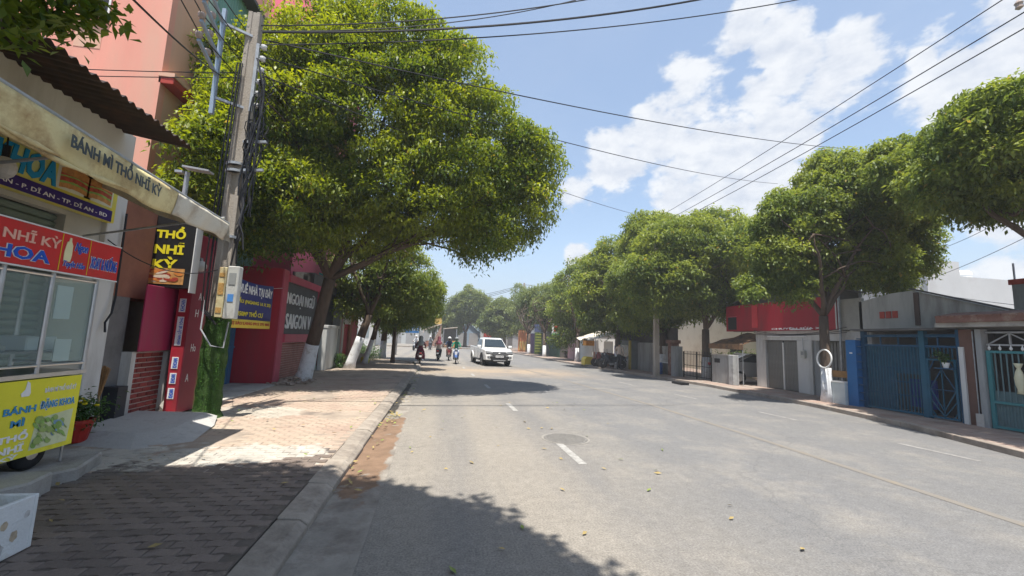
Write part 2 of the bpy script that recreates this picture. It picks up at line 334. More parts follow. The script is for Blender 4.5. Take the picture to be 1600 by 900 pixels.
# right kerb line (bends left with distance)
RK = [(11.5, -12), (10.45, 2), (10.6, 6.2), (11.5, 9), (11.95, 12), (12, 17.5), (11.4, 22), (10.8, 26), (9.9, 36), (8.9, 52), (5, 75), (-3, 100), (-20, 135)]
def rkx(y):
    for (a, b), (c, d) in zip(RK, RK[1:]):
        if b <= y <= d: return a+(c-a)*(y-b)/(d-b)
    return RK[-1][0]
road_poly = [(-.55, -12)]+RK+[(-45, 135), (-38, 90), (-60, 60), (-60, 29.6), (-3, 29.6), (-1.2, 27.5), (-.9, 22), (-.62, 8), (-.55, 4)]
MB().add([(x, y, 0) for x, y in road_poly], [tuple(range(len(road_poly)))]).build('road', asphalt, structure=True)
gut = cm('gutter concrete', (.275, .25, .215), .92, .25, 3, .4, 30, dirt=((.15, .125, .105), .45, 2), vec='Pos')
def mud_mask(m, y0, y1, f0, f1, x1, x0, col, rough):
    # silt settled on the gutter: soft ragged edge that follows a noise
    t = m.node_tree; n = t.nodes; l = t.links; p = n['Principled BSDF']; src = p.inputs['Base Color'].links[0].from_socket
    g = n.new('ShaderNodeNewGeometry').outputs['Position']; s_ = n.new('ShaderNodeSeparateXYZ'); l.new(g, s_.inputs[0])
    def mr(a, b, c_): q = n.new('ShaderNodeMapRange'); q.interpolation_type = 'SMOOTHSTEP'; l.new(a, q.inputs[0]); q.inputs[1].default_value = b; q.inputs[2].default_value = c_; return q.outputs[0]
    def mt(op, a, b):
        q = n.new('ShaderNodeMath'); q.operation = op
        for i, z in enumerate((a, b)):
            if isinstance(z, float): q.inputs[i].default_value = z
            else: l.new(z, q.inputs[i])
        return q.outputs[0]
    nz = n.new('ShaderNodeTexNoise'); nz.inputs['Scale'].default_value = 3.2; nz.inputs['Detail'].default_value = 9; nz.inputs['Roughness'].default_value = .62; l.new(g, nz.inputs['Vector'])
    a = mt('MULTIPLY', mt('MULTIPLY', mr(s_.outputs['Y'], y0-f0, y0+f0), mr(s_.outputs['Y'], y1+f1, y1-f1)), mr(s_.outputs['X'], x1+.1, x0))
    k = mr(mt('ADD', a, mt('MULTIPLY', mt('SUBTRACT', nz.outputs['Fac'], .5), 2.2)), .5, .8)
    c2 = n.new('ShaderNodeValToRGB'); l.new(nz.outputs['Color'], c2.inputs[0]); c2.color_ramp.elements[0].position = .35; c2.color_ramp.elements[1].position = .65
    c2.color_ramp.elements[0].color = tuple(v*.75 for v in col)+(1,); c2.color_ramp.elements[1].color = tuple(v*1.25 for v in col)+(1,)
    x = n.new('ShaderNodeMix'); x.data_type = 'RGBA'; l.new(k, x.inputs[0]); l.new(src, x.inputs[6]); l.new(c2.outputs[0], x.inputs[7]); l.new(x.outputs[2], p.inputs['Base Color'])
    r_ = n.new('ShaderNodeMapRange'); l.new(k, r_.inputs[0]); r_.inputs[3].default_value = .92; r_.inputs[4].default_value = rough; l.new(r_.outputs[0], p.inputs['Roughness'])
mud_mask(gut, 4.9, 9.6, 1.1, .5, -.62, -.75, (.2, .13, .085), .6)
mud_mask(gut, 10.0, 17, .3, 2., -.95, -1.02, (.05, .045, .038), .75)
MB().add([(-1.12, -12, -.01), (-.55, -12, .004), (-.55, 4, .004), (-.62, 8, .004), (-.9, 22, .004), (-1.2, 27.5, .004), (-1.3, 27.5, -.01), (-1.12, 10, -.01)], [(0, 1, 2, 3, 4, 5, 6, 7)]).build('gutter', gut, structure=True)
mud = cm('wet mud', (.16, .1, .065), .45, .35, 5, .5, 18, dirt=((.36, .29, .22), .4, 4), vec='Pos')
rnd = random.Random(3)
def blob(cx, cy, rx, ry, z, m, name, n=40, jit=.25, cuts=None):
    vs = []
    for k in range(n):
        a = 2*math.pi*k/n; q = 1+jit*noise.noise(Vector((math.cos(a)*2+cx, math.sin(a)*2+cy, cx*3)))
        x = cx+math.cos(a)*rx*q; y = cy+math.sin(a)*ry*q
        if cuts: x = min(max(x, cuts[0]), cuts[1])
        vs.append((x, y, z))
    return MB().add(vs, [tuple(range(n))]).build(name, m)
# lane markings
mk = cm('worn white marking', (.47, .46, .43), .8, .12, 9, .2, 60, dirt=((.2, .19, .175), .8, 9), vec='Pos')
mky = cm('worn yellow marking', (.25, .205, .145), .85, .15, 6, .2, 60, dirt=((.185, .172, .155), 1.15, 2.2), vec='Pos')
for k, (x, y0, y1) in enumerate([(2.17, 6.15, 7.35), (1.95, 10.6, 11.8), (1.8, 15.2, 16.4), (1.6, 19.8, 21), (1.4, 24.4, 25.6), (2.3, 1.6, 2.8)]):
    MB().add([(x-.06, y0, .004), (x+.07, y0, .004), (x+.05, y1, .004), (x-.08, y1, .004)], [(0, 1, 2, 3)]).build('lane_marking', mk, structure=True)
mkf = cm('faded white marking', (.36, .35, .33), .85, .12, 9, .2, 60, dirt=((.19, .18, .17), .9, 8), vec='Pos')
for k, (x, y) in enumerate([(9.4, 6.1), (9.2, 9.7), (8.75, 13.4), (8.35, 17.4), (7.9, 21.5), (7.3, 26), (6.6, 31)]):
    MB().add([(x-.05, y, .004), (x+.07, y, .004), (x-.04, y+1.25, .004), (x-.16, y+1.25, .004)], [(0, 1, 2, 3)]).build('lane_marking', mkf, structure=True)
yl = [(6.3, -5), (6.4, 3), (6.43, 8), (6.3, 12), (5.8, 18), (4.9, 26), (3.7, 36)]
mb = MB()
for (a, b), (c, d) in zip(yl, yl[1:]): mb.add([(a-.07, b, .004), (a+.07, b, .004), (c+.07, d, .004), (c-.07, d, .004)], [(0, 1, 2, 3)])
mb.build('centre_line', mky, structure=True)
mh = thing('manhole_cover', 'round worn manhole cover in the asphalt beside the white lane dash', 'manhole cover', (2.38, 7.72, 0))
MB().lathe([(.40, .0), (.40, .010), (.37, .012), (.0, .012)], (2.38, 7.72, 0), 28).build('cover', cm('iron cover', (.185, .175, .16), .7, .2, 12, .6, 60), mh)
mb = MB()
for k in range(-4, 5):
    hw = math.sqrt(max(.0, .36**2-(k*.08)**2)); mb.box(2.38-hw, 2.38+hw, 7.72+k*.08-.012, 7.72+k*.08+.012, .0125, .017)
mb.build('grip_ridges', C['iron cover'], mh)
MB().lathe([(.45, .001), (.45, .006), (.405, .006), (.405, .001)], (2.38, 7.72, 0), 28).build('ring', cm('ring concrete', (.25, .235, .21), .9, .2, 5), mh)
# left pavement body, kerb blocks, pavers
pave_base = cm('pavement bed', (.33, .27, .215), .95, .25, 2, .4, 30, dirt=((.13, .11, .1), .35, 1.4), vec='Pos')
lp = [(-60, -12), (-1.385, -12), (-1.385, 24), (-1.7, 27.3), (-3.6, 29.2), (-60, 29.2)]
mud_mask(pave_base, -20, 5.6, .1, .5, 100, 50, (.13, .108, .09), .95)
left_pavement = MB().prism(lp, 'z', -.04, .1).build('pavement', pave_base, structure=True)
kerb = thing('kerb', 'x', 'kerb', (-1.28, 0, 0)); del kerb['label']; del kerb['category']; kerb['kind'] = 'structure'
kb = cm('kerb concrete', (.33, .287, .238), .93, .2, 3, .5, 30, dirt=((.15, .125, .105), .5, 2.2), obj_rand=.12)
for i in range(34):
    y = -4+i*.92; tilt = rnd.uniform(-.008, .008); z = .112+rnd.uniform(-.012, .006)
    MB().prism([(-.102, -.1), (.175, -.1), (.172, z-.062), (.1, z-.012), (-.102, z+tilt)], 'y', 0, .905).build('kerb_block', kb, kerb, local=True, bevel=.008).location = (rnd.uniform(-.01, .01), y, 0)
for a, b in [((-1.7, 27.3), (-3.6, 29.2))]:
    MB().bar((a[0], a[1], .05), (b[0], b[1], .05), .3, .16).build('kerb_corner', kb, kerb)
mb = MB(); mb.box(-60, -3.6, 29.2, 29.5, -.02, .13); mb.build('side_street_kerb', kb, kerb)
# pavers: interlocking blocks, individually laid nearest the camera
pm_grey = cm('grey paver', (.215, .172, .145), .93, .3, 5, .7, 40, dirt=((.13, .105, .085), .55, 3), obj_rand=.16)
pm_red = cm('red paver', (.38, .29, .23), .93, .2, 8, .5, 60, dirt=((.42, .35, .28), .55, 3), obj_rand=.16, vec='Object')
pv_meshes = []
def paver_mesh(m, s):
    L_, w_ = .228, .112; e = .018
    pts = [(-L_/2, -w_/2), (-L_/6, -w_/2+e), (L_/6, -w_/2-e+.01), (L_/2, -w_/2), (L_/2, w_/2), (L_/6, w_/2-e+.01), (-L_/6, w_/2+e), (-L_/2, w_/2)]
    pts = [(x*.965, y*.93) for x, y in pts]
    n_ = len(pts); top = [(x*.965, y*.93) for x, y in pts]
    vs = [(x, y, 0) for x, y in pts]+[(x, y, .034) for x, y in pts]+[(x, y, .041) for x, y in top]
    fs = [(i, (i+1) % n_, n_+(i+1) % n_, n_+i) for i in range(n_)]+[(n_+i, n_+(i+1) % n_, 2*n_+(i+1) % n_, 2*n_+i) for i in range(n_)]+[tuple(range(2*n_, 3*n_))]
    return vs, fs
def paver_allowed(x, y):
    if x < -3.9 and y < 6.35: return False
    if x < -4.0 and 6.4 < y < 9: return False
    if x < -5.25: return False
    # cement smeared over part of the walk
    if noise.noise(Vector((x*.8, y*.8, 5))) > .33 and y > 5.4: return False
    return True
pav_src = {}
vs, fs = paver_mesh(None, 0)
for key, m_ in (('g', pm_grey), ('r', pm_red)):
    pav_src[key] = MB().add(vs, fs)
rows = []
y = 2.55; j = 0
while y < 16.5:
    x = -5.2+(.114 if j % 2 else 0)
    while x < -1.5:
        if paver_allowed(x, y): rows.append((x, y))
        x += .231
    y += .116; j += 1
rows.sort(key=lambda q: (q[0]*q[0]+q[1]*q[1]) if abs(q[0]) < q[1]*1.13+.3 else 1e6+q[1])
red_of = lambda x, y: y > 5.9+.9*noise.noise(Vector((x, y*.4, 9)))
mesh_g = pav_src['g'].build('paver', pm_grey, left_pavement, local=True); mesh_r = pav_src['r'].build('paver', pm_red, left_pavement, local=True)
used = {'g': False, 'r': False}; far = {'g': MB(), 'r': MB()}
for i, (x, y) in enumerate(rows):
    k = 'r' if red_of(x, y) else 'g'; dz = .0655+rnd.uniform(-.0035, .0035)+.006*noise.noise(Vector((x, y, 0)))+(.004 if k == 'g' else 0)
    if y > 7: dz -= .0015
    rx_, ry_, rz_ = rnd.gauss(0, .012), rnd.gauss(0, .012), rnd.gauss(0, .015)
    if i < 298:
        src = mesh_g if k == 'g' else mesh_r
        if not used[k]: o = src; used[k] = True; o.location = (x, y, dz); o.rotation_euler = (rx_, ry_, rz_)
        else: inst(src, (x, y, dz), left_pavement, (rx_, ry_, rz_))
    else:
        far[k].add([(x+a, y+b, dz+c+a*ry_*.5+b*rx_) for a, b, c in vs], fs)
if not used['r']: mesh_r.location = (-2, 7.5, .07)
for k, m_ in (('g', pm_grey), ('r', pm_red)):
    o = far[k].build('paver_field', mat('far '+k+' paver', (.19, .165, .15) if k == 'g' else (.38, .28, .22), .93, .16, 1.6, .4, 60, dirt=((.12, .1, .085) if k == 'g' else (.42, .35, .27), .65, .9), vec='Pos'), left_pavement); o['kind'] = 'stuff'
# cement skim patches, dust
cem = mat('cement skim', (.41, .375, .325), .92, .18, 2, .35, 25, dirt=((.3, .25, .2), .5, 1.5), vec='Pos')
for m_ in (pm_red, pave_base, bpy.data.materials['far r paver'], bpy.data.materials['far g paver']):
    mud_mask(m_, 5.7, 6.9, .5, .5, -1.3, -1.7, (.43, .4, .35), .9); mud_mask(m_, 8.8, 10.2, .6, .6, -2.4, -3.2, (.4, .36, .3), .9)
# right pavement
rp = [(x, y) for x, y in RK if y <= 100]+[(60, 100), (60, -12)]
right_pavement = MB().prism(rp, 'z', -.03, .1).build('pavement', mat('red pavement', (.3, .22, .18), .93, .2, .9, .4, 12, dirt=((.34, .3, .26), .5, .7), vec='Pos'), structure=True)
mb = MB()
for (a, b), (c, d) in zip(RK[:-3], RK[1:-2]):
    n_ = max(1, int(math.hypot(c-a, d-b)/1.0))
    for i in range(n_):
        t0 = i/n_; t1 = (i+.985)/n_; mb.bar((a+(c-a)*t0+.1, b+(d-b)*t0, .06), (a+(c-a)*t1+.1, b+(d-b)*t1, .06), .2, .13)
mb.build('kerb', mat('pale kerb', (.33, .28, .235), .92, .15, 3, .3, 40, dirt=((.16, .13, .11), .45, 1.4), vec='Pos'), structure=True, bevel=.012)
# paver joints on the near part of the right pavement (blocks 0.4 m, real slabs)
mb = MB(); 
yy = 5.2
while yy < 16:
    xx = rkx(yy)+.24
    while xx < 13.2:
        z = .1+rnd.uniform(.012, .02); mb.box(xx, xx+.285, yy, yy+.285, .095, z); xx += .295
    yy += .295
o = mb.build('paver_field', mat('right paver', (.32, .225, .18), .93, .25, 1.3, .4, 30, dirt=((.38, .32, .27), .55, 1.0), vec='Pos'), right_pavement, stuff=True)
# concrete ramp by the shop, ledges under the cart
MB().add([(-5.25, 6.95, .10), (-4.05, 6.6, .09), (-3.55, 7.1, .1), (-3.75, 8.1, .13), (-4.02, 8.75, .17), (-5.25, 8.75, .2),
          (-5.25, 7.3, .23), (-4.35, 7.15, .2), (-4.02, 7.45, .21), (-4.1, 8.1, .24), (-4.15, 8.6, .25), (-5.25, 8.6, .27)],
         [(6, 7, 8, 9, 10, 11), (0, 1, 7, 6), (1, 2, 8, 7), (2, 3, 9, 8), (3, 4, 10, 9), (4, 5, 11, 10)]).build('ramp', cm('ramp concrete', (.43, .42, .4), .9, .12, 3, .4, 30, dirt=((.25, .23, .21), .3, 3)), structure=True, bevel=.01)
MB().prism([(-4.0, 6.05), (-5.3, 6.35), (-5.3, 5.2), (-3.92, 5.15), (-3.78, 5.4)], 'z', .05, .235).build('ledge', concrete, structure=True, bevel=.02)
MB().prism([(-3.78, 5.1), (-5.3, 5.12), (-5.3, 4.3), (-3.85, 4.45), (-3.7, 4.75)], 'z', .05, .29).build('ledge', concrete, structure=True, bevel=.02)
MB().prism([(-3.95, 4.36), (-5.3, 4.25), (-5.3, 1.5), (-3.95, 1.5)], 'z', .05, .2).build('ledge', concrete, structure=True, bevel=.02)
bx('drain_opening', black, None, 10.95, 11.35, 17.9, 18.7, .0, .106)['kind'] = 'structure'
# fallen leaves and litter
mb = MB(); mb2 = MB()
for i in range(240):
    if i < 90: x, y, z = rnd.gauss(-1.0, .1), rnd.uniform(5, 22), .03
    elif i < 130: x, y, z = rnd.gauss(-.95, .1), rnd.gauss(9.7, .25), .04
    elif i < 190: x, y, z = rnd.uniform(-4.6, -1.4), rnd.uniform(3, 15), .14
    else: x, y, z = rnd.uniform(-.5, 4), rnd.uniform(3, 12), .02
    a = rnd.uniform(0, 6.3); s_ = rnd.uniform(.03, .06); u_ = Vector((math.cos(a), math.sin(a), rnd.uniform(-.2, .2)))*s_; w_ = Vector((-math.sin(a), math.cos(a), rnd.uniform(-.3, .3)))*s_*.4; c_ = Vector((x, y, z))
    (mb if i % 3 else mb2).add([c_-u_, c_-w_+Vector((0, 0, .008)), c_+u_, c_+w_], [(0, 1, 2, 3)])
a_ = mb.build('fallen_leaves', mat('dry leaf', (.33, .25, .1), .8, .35, 3, vec='Pos')); a_['kind'] = 'stuff'
a_ = mb2.build('fallen_leaves', mat('green leaf litter', (.2, .25, .06), .8, .35, 3, vec='Pos')); a_['kind'] = 'stuff'
# ================================================================== LEFT: SHOP, AWNING, CART
SX = -5.3
shop = thing('shop_building', 'whitish sandwich shop with rusty corrugated eave and green roller shutter, leftmost building', 'shop', (SX, 4, .08))
bx('upper_wall', cm('cream wall', (.5, .49, .45), .9, .1, 1.3, .1, 20, dirt=((.36, .33, .28), .4, .9), streak=True), shop, -9, SX, -3, 7.68, 4.0, 4.93)
bx('lintel_band', concrete, shop, SX-.3, SX+.03, -3, 7.68, 3.92, 4.0)
bx('pillar', white_wall, shop, -5.75, SX, 7.38, 7.72, .08, 4.0, .01)
bx('jamb_wall', cm('buff wall', (.42, .41, .36), .9, .1, 2), shop, -5.6, -5.38, 6.75, 7.38, .08, 3.92)
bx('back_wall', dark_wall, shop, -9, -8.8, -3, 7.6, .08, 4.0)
bx('header_wall', C['buff wall'], shop, -5.5, -5.36, -3, 6.75, 3.3, 3.92)
slat = MB().prism([(0, 0), (.035, .03), (.035, .07), (0, .098)], 'y', -3, 6.75).build('shutter_slat', cm('green shutter', (.15, .2, .165), .55, .12, 2, dirt=((.1, .12, .1), .3, 3)), shop, local=True)
for i in range(32):
    (slat if i == 0 else inst(slat, (0, 0, 0), shop)).location = (-.22, -4, i*.1+.02)
mb = MB()
# rusty corrugated roof, waves run down to the eave
ny = 340
def zr(x): return 4.74+(-4.28-x)*.16
xs_ = [-4.28, -5.4, -9.2]
vs = []; fs = []
for i in range(ny+1):
    y = -3+10.42*i/ny; w_ = .028*math.sin(2*math.pi*y/.155)
    for x in xs_: vs.append((x+(.012*math.sin(y*9)), y, zr(x)+w_))
    for x in xs_: vs.append((x+(.012*math.sin(y*9)), y, zr(x)+w_+.006))
for i in range(ny):
    a = i*6; b = a+6
    for k in range(2): fs += [(a+k, a+k+1, b+k+1, b+k), (a+k+3, b+k+3, b+k+4, a+k+4)]
    fs += [(a, b, b+3, a+3)]
MB().add(vs, fs).build('corrugated_roof', cm('rusty sheet', (.035, .024, .022), .8, .3, 4, dirt=((.07, .035, .025), .4, 3)), shop, smooth=False)
bx('wall_vent', black, shop, SX-.02, SX+.006, 6.95, 7.35, 4.12, 4.25)
# shop signboard
sg = thing('signboard', 'yellow shop signboard with big blue lettering and a purple address strip', 'signboard', (SX+.08, 5, 3.3))
bx('board', cm('sign yellow', (.66, .58, .08), .45, .1, 2, dirt=((.45, .52, .3), .45, 1.5)), sg, -5.33, -5.22, 2.5, 7.38, 3.36, 4.02, .004)
bx('address_strip', purple_v, sg, -5.219, -5.205, 2.5, 7.30, 3.365, 3.535)
text('BÁNH MÌ', (-5.218, 3.9, 3.57), YP, UP, 1.45, .36, cyan_letter, sg, .01, .03, shear=.15, letters=True)
text('KHOA', (-5.218, 5.5, 3.57), YP, UP, .82, .34, cyan_letter, sg, .01, .05, shear=.15, letters=True)
text('ĐC: NGUYỄN AN NINH - KP. ĐÔNG TÂN - P. DĨ AN - TP. DĨ AN - BD', (-5.203, 3.6, 3.41), YP, UP, 3.6, .085, white_letter, sg, .004, .01)
mb = MB()
fm = [cm('bread crust', (.5, .25, .08), .7, .35, 9), cm('meat filling', (.4, .08, .05), .6, .4, 20), cm('lettuce', (.25, .42, .1), .6, .3, 12), cm('pale print', (.62, .62, .5), .5, .1, 4)]
for yc, w_ in ((6.62, .3), (7.05, .28)):
    mb.k = 3; mb.add([(-5.2175, yc-w_, 3.58), (-5.2175, yc+w_-.04, 3.58), (-5.2175, yc+w_-.04, 3.98), (-5.2175, yc-w_, 3.98)], [(0, 1, 2, 3)])
    for k, (mi, z0, z1) in enumerate([(0, 3.6, 3.67), (2, 3.665, 3.70), (1, 3.695, 3.76), (2, 3.755, 3.78), (1, 3.775, 3.82), (0, 3.81, 3.93)]):
        mb.k = mi; vs = []
        for q in range(13):
            t = q/12; yy = yc-w_*.85+w_*1.6*t; vs.append((-5.216+.0004*k, yy, z0+.03*math.sin(t*math.pi)*(1 if k < 5 else 0)+.012*noise.noise(Vector((yy*20, k, 0)))))
        for q in range(12, -1, -1):
            t = q/12; yy = yc-w_*.85+w_*1.6*t; vs.append((-5.216+.0004*k, yy, z1+.03*math.sin(t*math.pi)-(.06*abs(t-.5)*2 if k == 5 else 0)))
        mb.add(vs, [tuple(range(26))])
mb.build('food_print', fm, sg)
MB().ball((-4.6, 4.98, 3.36), (.1, .1, .12), 14).build('light_bulb_source', cm('frosted glass', (.6, .6, .58), .3, .05, 3)).name = 'bulb'
b_ = bpy.data.objects['bulb']
lamp = thing('hanging_lamp', 'round frosted bulb hanging in front of the blue shop lettering', 'lamp', (-4.6, 4.75, 3.2)); b_.parent = lamp; b_.location = (4.6, -4.75, -3.2)
MB().tube([(-4.6, 4.98, 3.46), (-4.6, 4.98, 3.6)], .03).build('socket', black, lamp)
MB().tube([(-4.6, 4.98, 3.58), (-4.62, 4.98, 3.85), (-5.28, 5.0, 4.1)], .008, 5).build('cable', black, lamp)
# awning
aw = thing('awning', 'long dirty yellow cloth awning with dark printed words over the food cart', 'awning', (-3.4, 4, 3.4))
cloth = cm('awning cloth', (.72, .63, .34), .9, .15, 1.6, .25, 30, dirt=((.32, .19, .085), .48, 1.9))
cloth_w = cm('awning cloth pale', (.62, .58, .48), .85, .1, 2, .25, 30, dirt=((.3, .22, .15), .4, 2.2))
def awz(y): return 3.575-.048*(y-3.55)
def valance(y0, y1, mname, m, nrow=9):
    n_ = int((y1-y0)/.035); vs = []; fs = []
    for i in range(n_+1):
        y = y0+(y1-y0)*i/n_
        ztop = awz(y)
        drop = .29+.02*math.sin(y*1.9)+.014*math.sin(y*7.3)+.05*max(0, 1-abs(y-5.2))-(.06*max(0, y-6.2)/.8)
        for j in range(nrow):
            t = j/(nrow-1); amp = .004+.016*t
            x = -3.4+amp*math.sin(y*11+2*math.sin(y*3)+t*1.3)+.012*math.sin(t*math.pi)*noise.noise(Vector((y*1.5, t*2, 0)))-(.05*t*t)
            vs.append((x, y, ztop-drop*t+.005*noise.noise(Vector((y*4, t*3, 4)))))
    for i in range(n_):
        for j in range(nrow-1): a = i*nrow+j; fs.append((a, a+1, a+nrow+1, a+nrow))
    o = MB().add(vs, fs).build(mname, m, aw, smooth=True); md = o.modifiers.new('thick', 'SOLIDIFY'); md.thickness = .006; return o
valance(-1, 5.75, 'valance', cloth); valance(5.75, 7.05, 'valance', cloth_w)
# canopy cloth up to the wall
vs = []; fs = []
for i in range(81):
    y = -1+8.05*i/80
    for j in range(9):
        t = j/8; vs.append((-3.4-1.88*t, y, awz(y)+(3.95-awz(y))*t-.05*math.sin(t*math.pi)-.02*math.sin(y*5)*math.sin(t*math.pi)))
for i in range(80):
    for j in range(8): a = i*9+j; fs.append((a, a+1, a+10, a+9))
o = MB().add(vs, fs).build('canopy', cloth, aw, smooth=True); o.modifiers.new('thick', 'SOLIDIFY').thickness = .008
# end flap folded at the far corner
vs = [(-3.4, 7.05, 3.40), (-3.38, 7.07, 3.14), (-3.6, 7.04, 3.2), (-3.9, 7.07, 3.34), (-4.4, 7.05, 3.47), (-5.25, 7.05, 3.85), (-5.25, 7.05, 3.92), (-4.3, 7.05, 3.68)]
o = MB().add(vs, [(0, 1, 2, 3, 4, 5, 6, 7)]).build('end_flap', cloth_w, aw); o.modifiers.new('thick', 'SOLIDIFY').thickness = .006
MB().tube([(-3.42, -1, awz(-1)+.02), (-3.42, 7.07, awz(7.07)+.02)], .02, 10).build('rail', galv, aw)
for yb in (1.5, 4.6, 6.95): MB().tube([(-5.28, yb, 3.05), (-3.43, yb, 3.49)], .016, 6).build('arm', galv, aw)
text('BÁNH MÌ THỔ NHĨ KỲ', (-3.34, 4.12, 3.335), (0, 1, -.05), (-.03, 0, 1), 1.22, .185, cm('faded print', (.07, .085, .09), .7, .2, 8), aw, .004, .028, letters=True)
# twisted loose folds of cloth under the valance
rf = random.Random(5)
for k in range(2):
    pts = []; y0 = 1.0+k*.3; y1 = 4.1+k*.9
    for i in range(30):
        t = i/29; y = y0+(y1-y0)*t; pts.append((-3.42-.03*k+.02*math.sin(t*14+k), y, 3.30-.03*k+.025*math.sin(t*11+k*2)-.04*t))
    MB().tube(pts, [.02+.008*math.sin(i*1.7+k) for i in range(30)], 8).build('cloth_fold', cloth, aw, smooth=True)
# ---- food cart
CX = -4.1
cart = thing('food_cart', 'steel and glass street food cart with red sign above and yellow panel below', 'food cart', (CX, 5, .2))
Y0, Y1, XB = 3.0, 5.72, -4.85
yv = bx('yellow_panel', yellow_v, cart, CX-.01, CX+.01, Y0, 5.68, .42, 1.19)
bx('counter', steel, cart, XB, CX+.005, Y0, 5.74, 1.2, 1.25, .004)
bx('cabinet', cm('dull steel', (.3, .3, .3), .5, .15, 4, metal=.6), cart, XB, CX-.03, Y0, 5.6, .42, 1.19)
bx('shelf', C['dull steel'], cart, XB+.05, CX-.08, Y0, 5.62, 1.45, 1.47)
for y in (Y0+.02, 3.9, 4.62, 5.13, 5.70): MB().tube([(CX-.01, y, 1.25), (CX-.01, y, 2.33)], .022, 8).build('post', steel, cart)
for y in (Y0+.02, 5.70): MB().tube([(XB+.02, y, .42), (XB+.02, y, 2.33)], .022, 8).build('post', steel, cart)
for z in (1.33, 2.27): MB().tube([(CX-.01, Y0, z), (CX-.01, 5.72, z)], .016, 8).build('rail', steel, cart)
MB().tube([(XB+.02, 5.70, 1.33), (CX, 5.70, 1.33)], .016, 8).build('rail', steel, cart)
gm = glassmat('cart glass')
for a, b in ((Y0+.04, 3.88), (3.92, 4.6), (4.64, 5.11), (5.15, 5.68)): bx('glass_pane', gm, cart, CX-.014, CX-.008, a, b, 1.35, 2.25)
bx('glass_pane', gm, cart, XB+.04, CX-.04, 5.697, 5.703, 1.35, 2.25)
bx('tray', white_paint, cart, -4.7, -4.3, 5.2, 5.55, 1.47, 1.62, .01); bx('tray', steel, cart, -4.7, -4.3, 4.5, 5.0, 1.47, 1.53, .01)
bx('price_sheet', white_paint, cart, CX-.03, CX-.02, 5.22, 5.42, 1.82, 2.18); bx('price_sheet', white_paint, cart, CX-.03, CX-.02, 5.3, 5.5, 1.36, 1.6)
bx('roof_board', C['dull steel'], cart, XB-.05, CX, Y0-.1, 5.85, 2.33, 2.37)
rs = bx('red_sign', red_vinyl, cart, CX, CX+.05, Y0-.2, 5.91, 2.32, 2.735, .004)
for z in (2.305, 2.735): bx('sign_edge', white_paint, cart, CX-.002, CX+.054, Y0-.2, 5.914, z, z+.014)
# wheels
for x in (CX-.12, XB+.12):
    w_ = MB().lathe([(.07, -.05), (.16, -.045), (.17, 0), (.16, .045), (.07, .05)], (x, 5.32, .41), 18, Matrix.Rotation(math.pi/2, 3, 'Y')).build('wheel', rubber, cart, smooth=True)
    MB().lathe([(.02, -.055), (.07, -.052), (.07, .052), (.02, .055)], (x, 5.32, .41), 12, Matrix.Rotation(math.pi/2, 3, 'Y')).build('hub', steel, cart)
MB().tube([(CX-.03, 4.9, .42), (CX+.0, 4.88, .29)], .018).build('stand_leg', steel, cart); MB().tube([(CX-.03, 5.62, .42), (CX-.03, 5.62, .24)], .012).build('stand_leg', steel, cart)
X1 = CX+.051
text('BÁNH MÌ THỔ NHĨ KỲ', (X1, 3.35, 2.55), YP, UP, 1.73, .15, cm('sign outline letters', (.8, .45, .35), .4, .1, 5), cart, .006, .022, letters=True)
text('KHOA', (X1, 4.25, 2.37), YP, UP, .74, .135, white_letter, cart, .004, .055)
text('KHOA', (X1+.006, 4.26, 2.375), YP, UP, .72, .125, blue_letter, cart, .004, .028, letters=True)
bx('divider', yellow_letter, cart, X1-.002, X1+.003, 5.09, 5.096, 2.33, 2.73); bx('divider', yellow_letter, cart, X1-.002, X1+.003, 5.45, 5.455, 2.33, 2.73)
mb = MB(); pr = [(5.135, 2.44), (5.215, 2.44), (5.225, 2.52), (5.222, 2.62), (5.20, 2.66), (5.195, 2.70), (5.175, 2.70), (5.17, 2.66), (5.15, 2.65), (5.14, 2.6), (5.13, 2.52)]
mb.prism(pr, 'x', X1, X1+.006); mb.build('kebab_emblem', cm('pale yellow', (.75, .72, .42), .5, .1), cart)
text('Ngon', (X1, 5.25, 2.54), YP, UP, .17, .13, white_letter, cart, .004, .05, shear=.3)
text('Ngon', (X1+.006, 5.25, 2.54), YP, UP, .17, .13, blue_letter, cart, .003, .02, shear=.3)
text('Tuyệt Hảo', (X1, 5.135, 2.365), YP, UP, .28, .09, white_letter, cart, .004, .04, shear=.3)
text('Tuyệt Hảo', (X1+.006, 5.137, 2.367), YP, UP, .275, .086, blue_letter, cart, .003, .012, shear=.3)
text('XOAY & NƯỚNG', (X1, 5.475, 2.41), YP, UP, .4, .19, white_letter, cart, .004, .06)
text('XOAY & NƯỚNG', (X1+.006, 5.48, 2.417), YP, UP, .39, .175, blue_letter, cart, .003, .02)
X2 = CX+.0115
text('BÁNH', (X2, 4.84, .865), YP, UP, .33, .085, cyan_letter, cart, .004, .03)
text('MÌ', (X2, 4.93, .74), YP, UP, .14, .085, cyan_letter, cart, .004, .03)
text('THỔ', (X2, 4.82, .60), YP, UP, .31, .1, white_letter, cart, .004, .04)
text('NHĨ', (X2, 4.83, .49), YP, UP, .27, .09, white_letter, cart, .004, .04)
text('KỲ', (X2, 4.86, .425), YP, UP, .2, .055, white_letter, cart, .004, .04)
text('BÁNH MÌ THỔ NHĨ KỲ', (X2, 5.24, 1.04), YP, UP, .38, .075, white_letter, cart, .003, .02)
text('ĐẶNG KHOA', (X2, 5.21, .85), YP, UP, .42, .13, white_letter, cart, .003, .06)
text('ĐẶNG KHOA', (X2+.004, 5.215, .855), YP, UP, .41, .12, cyan_letter, cart, .003, .02)
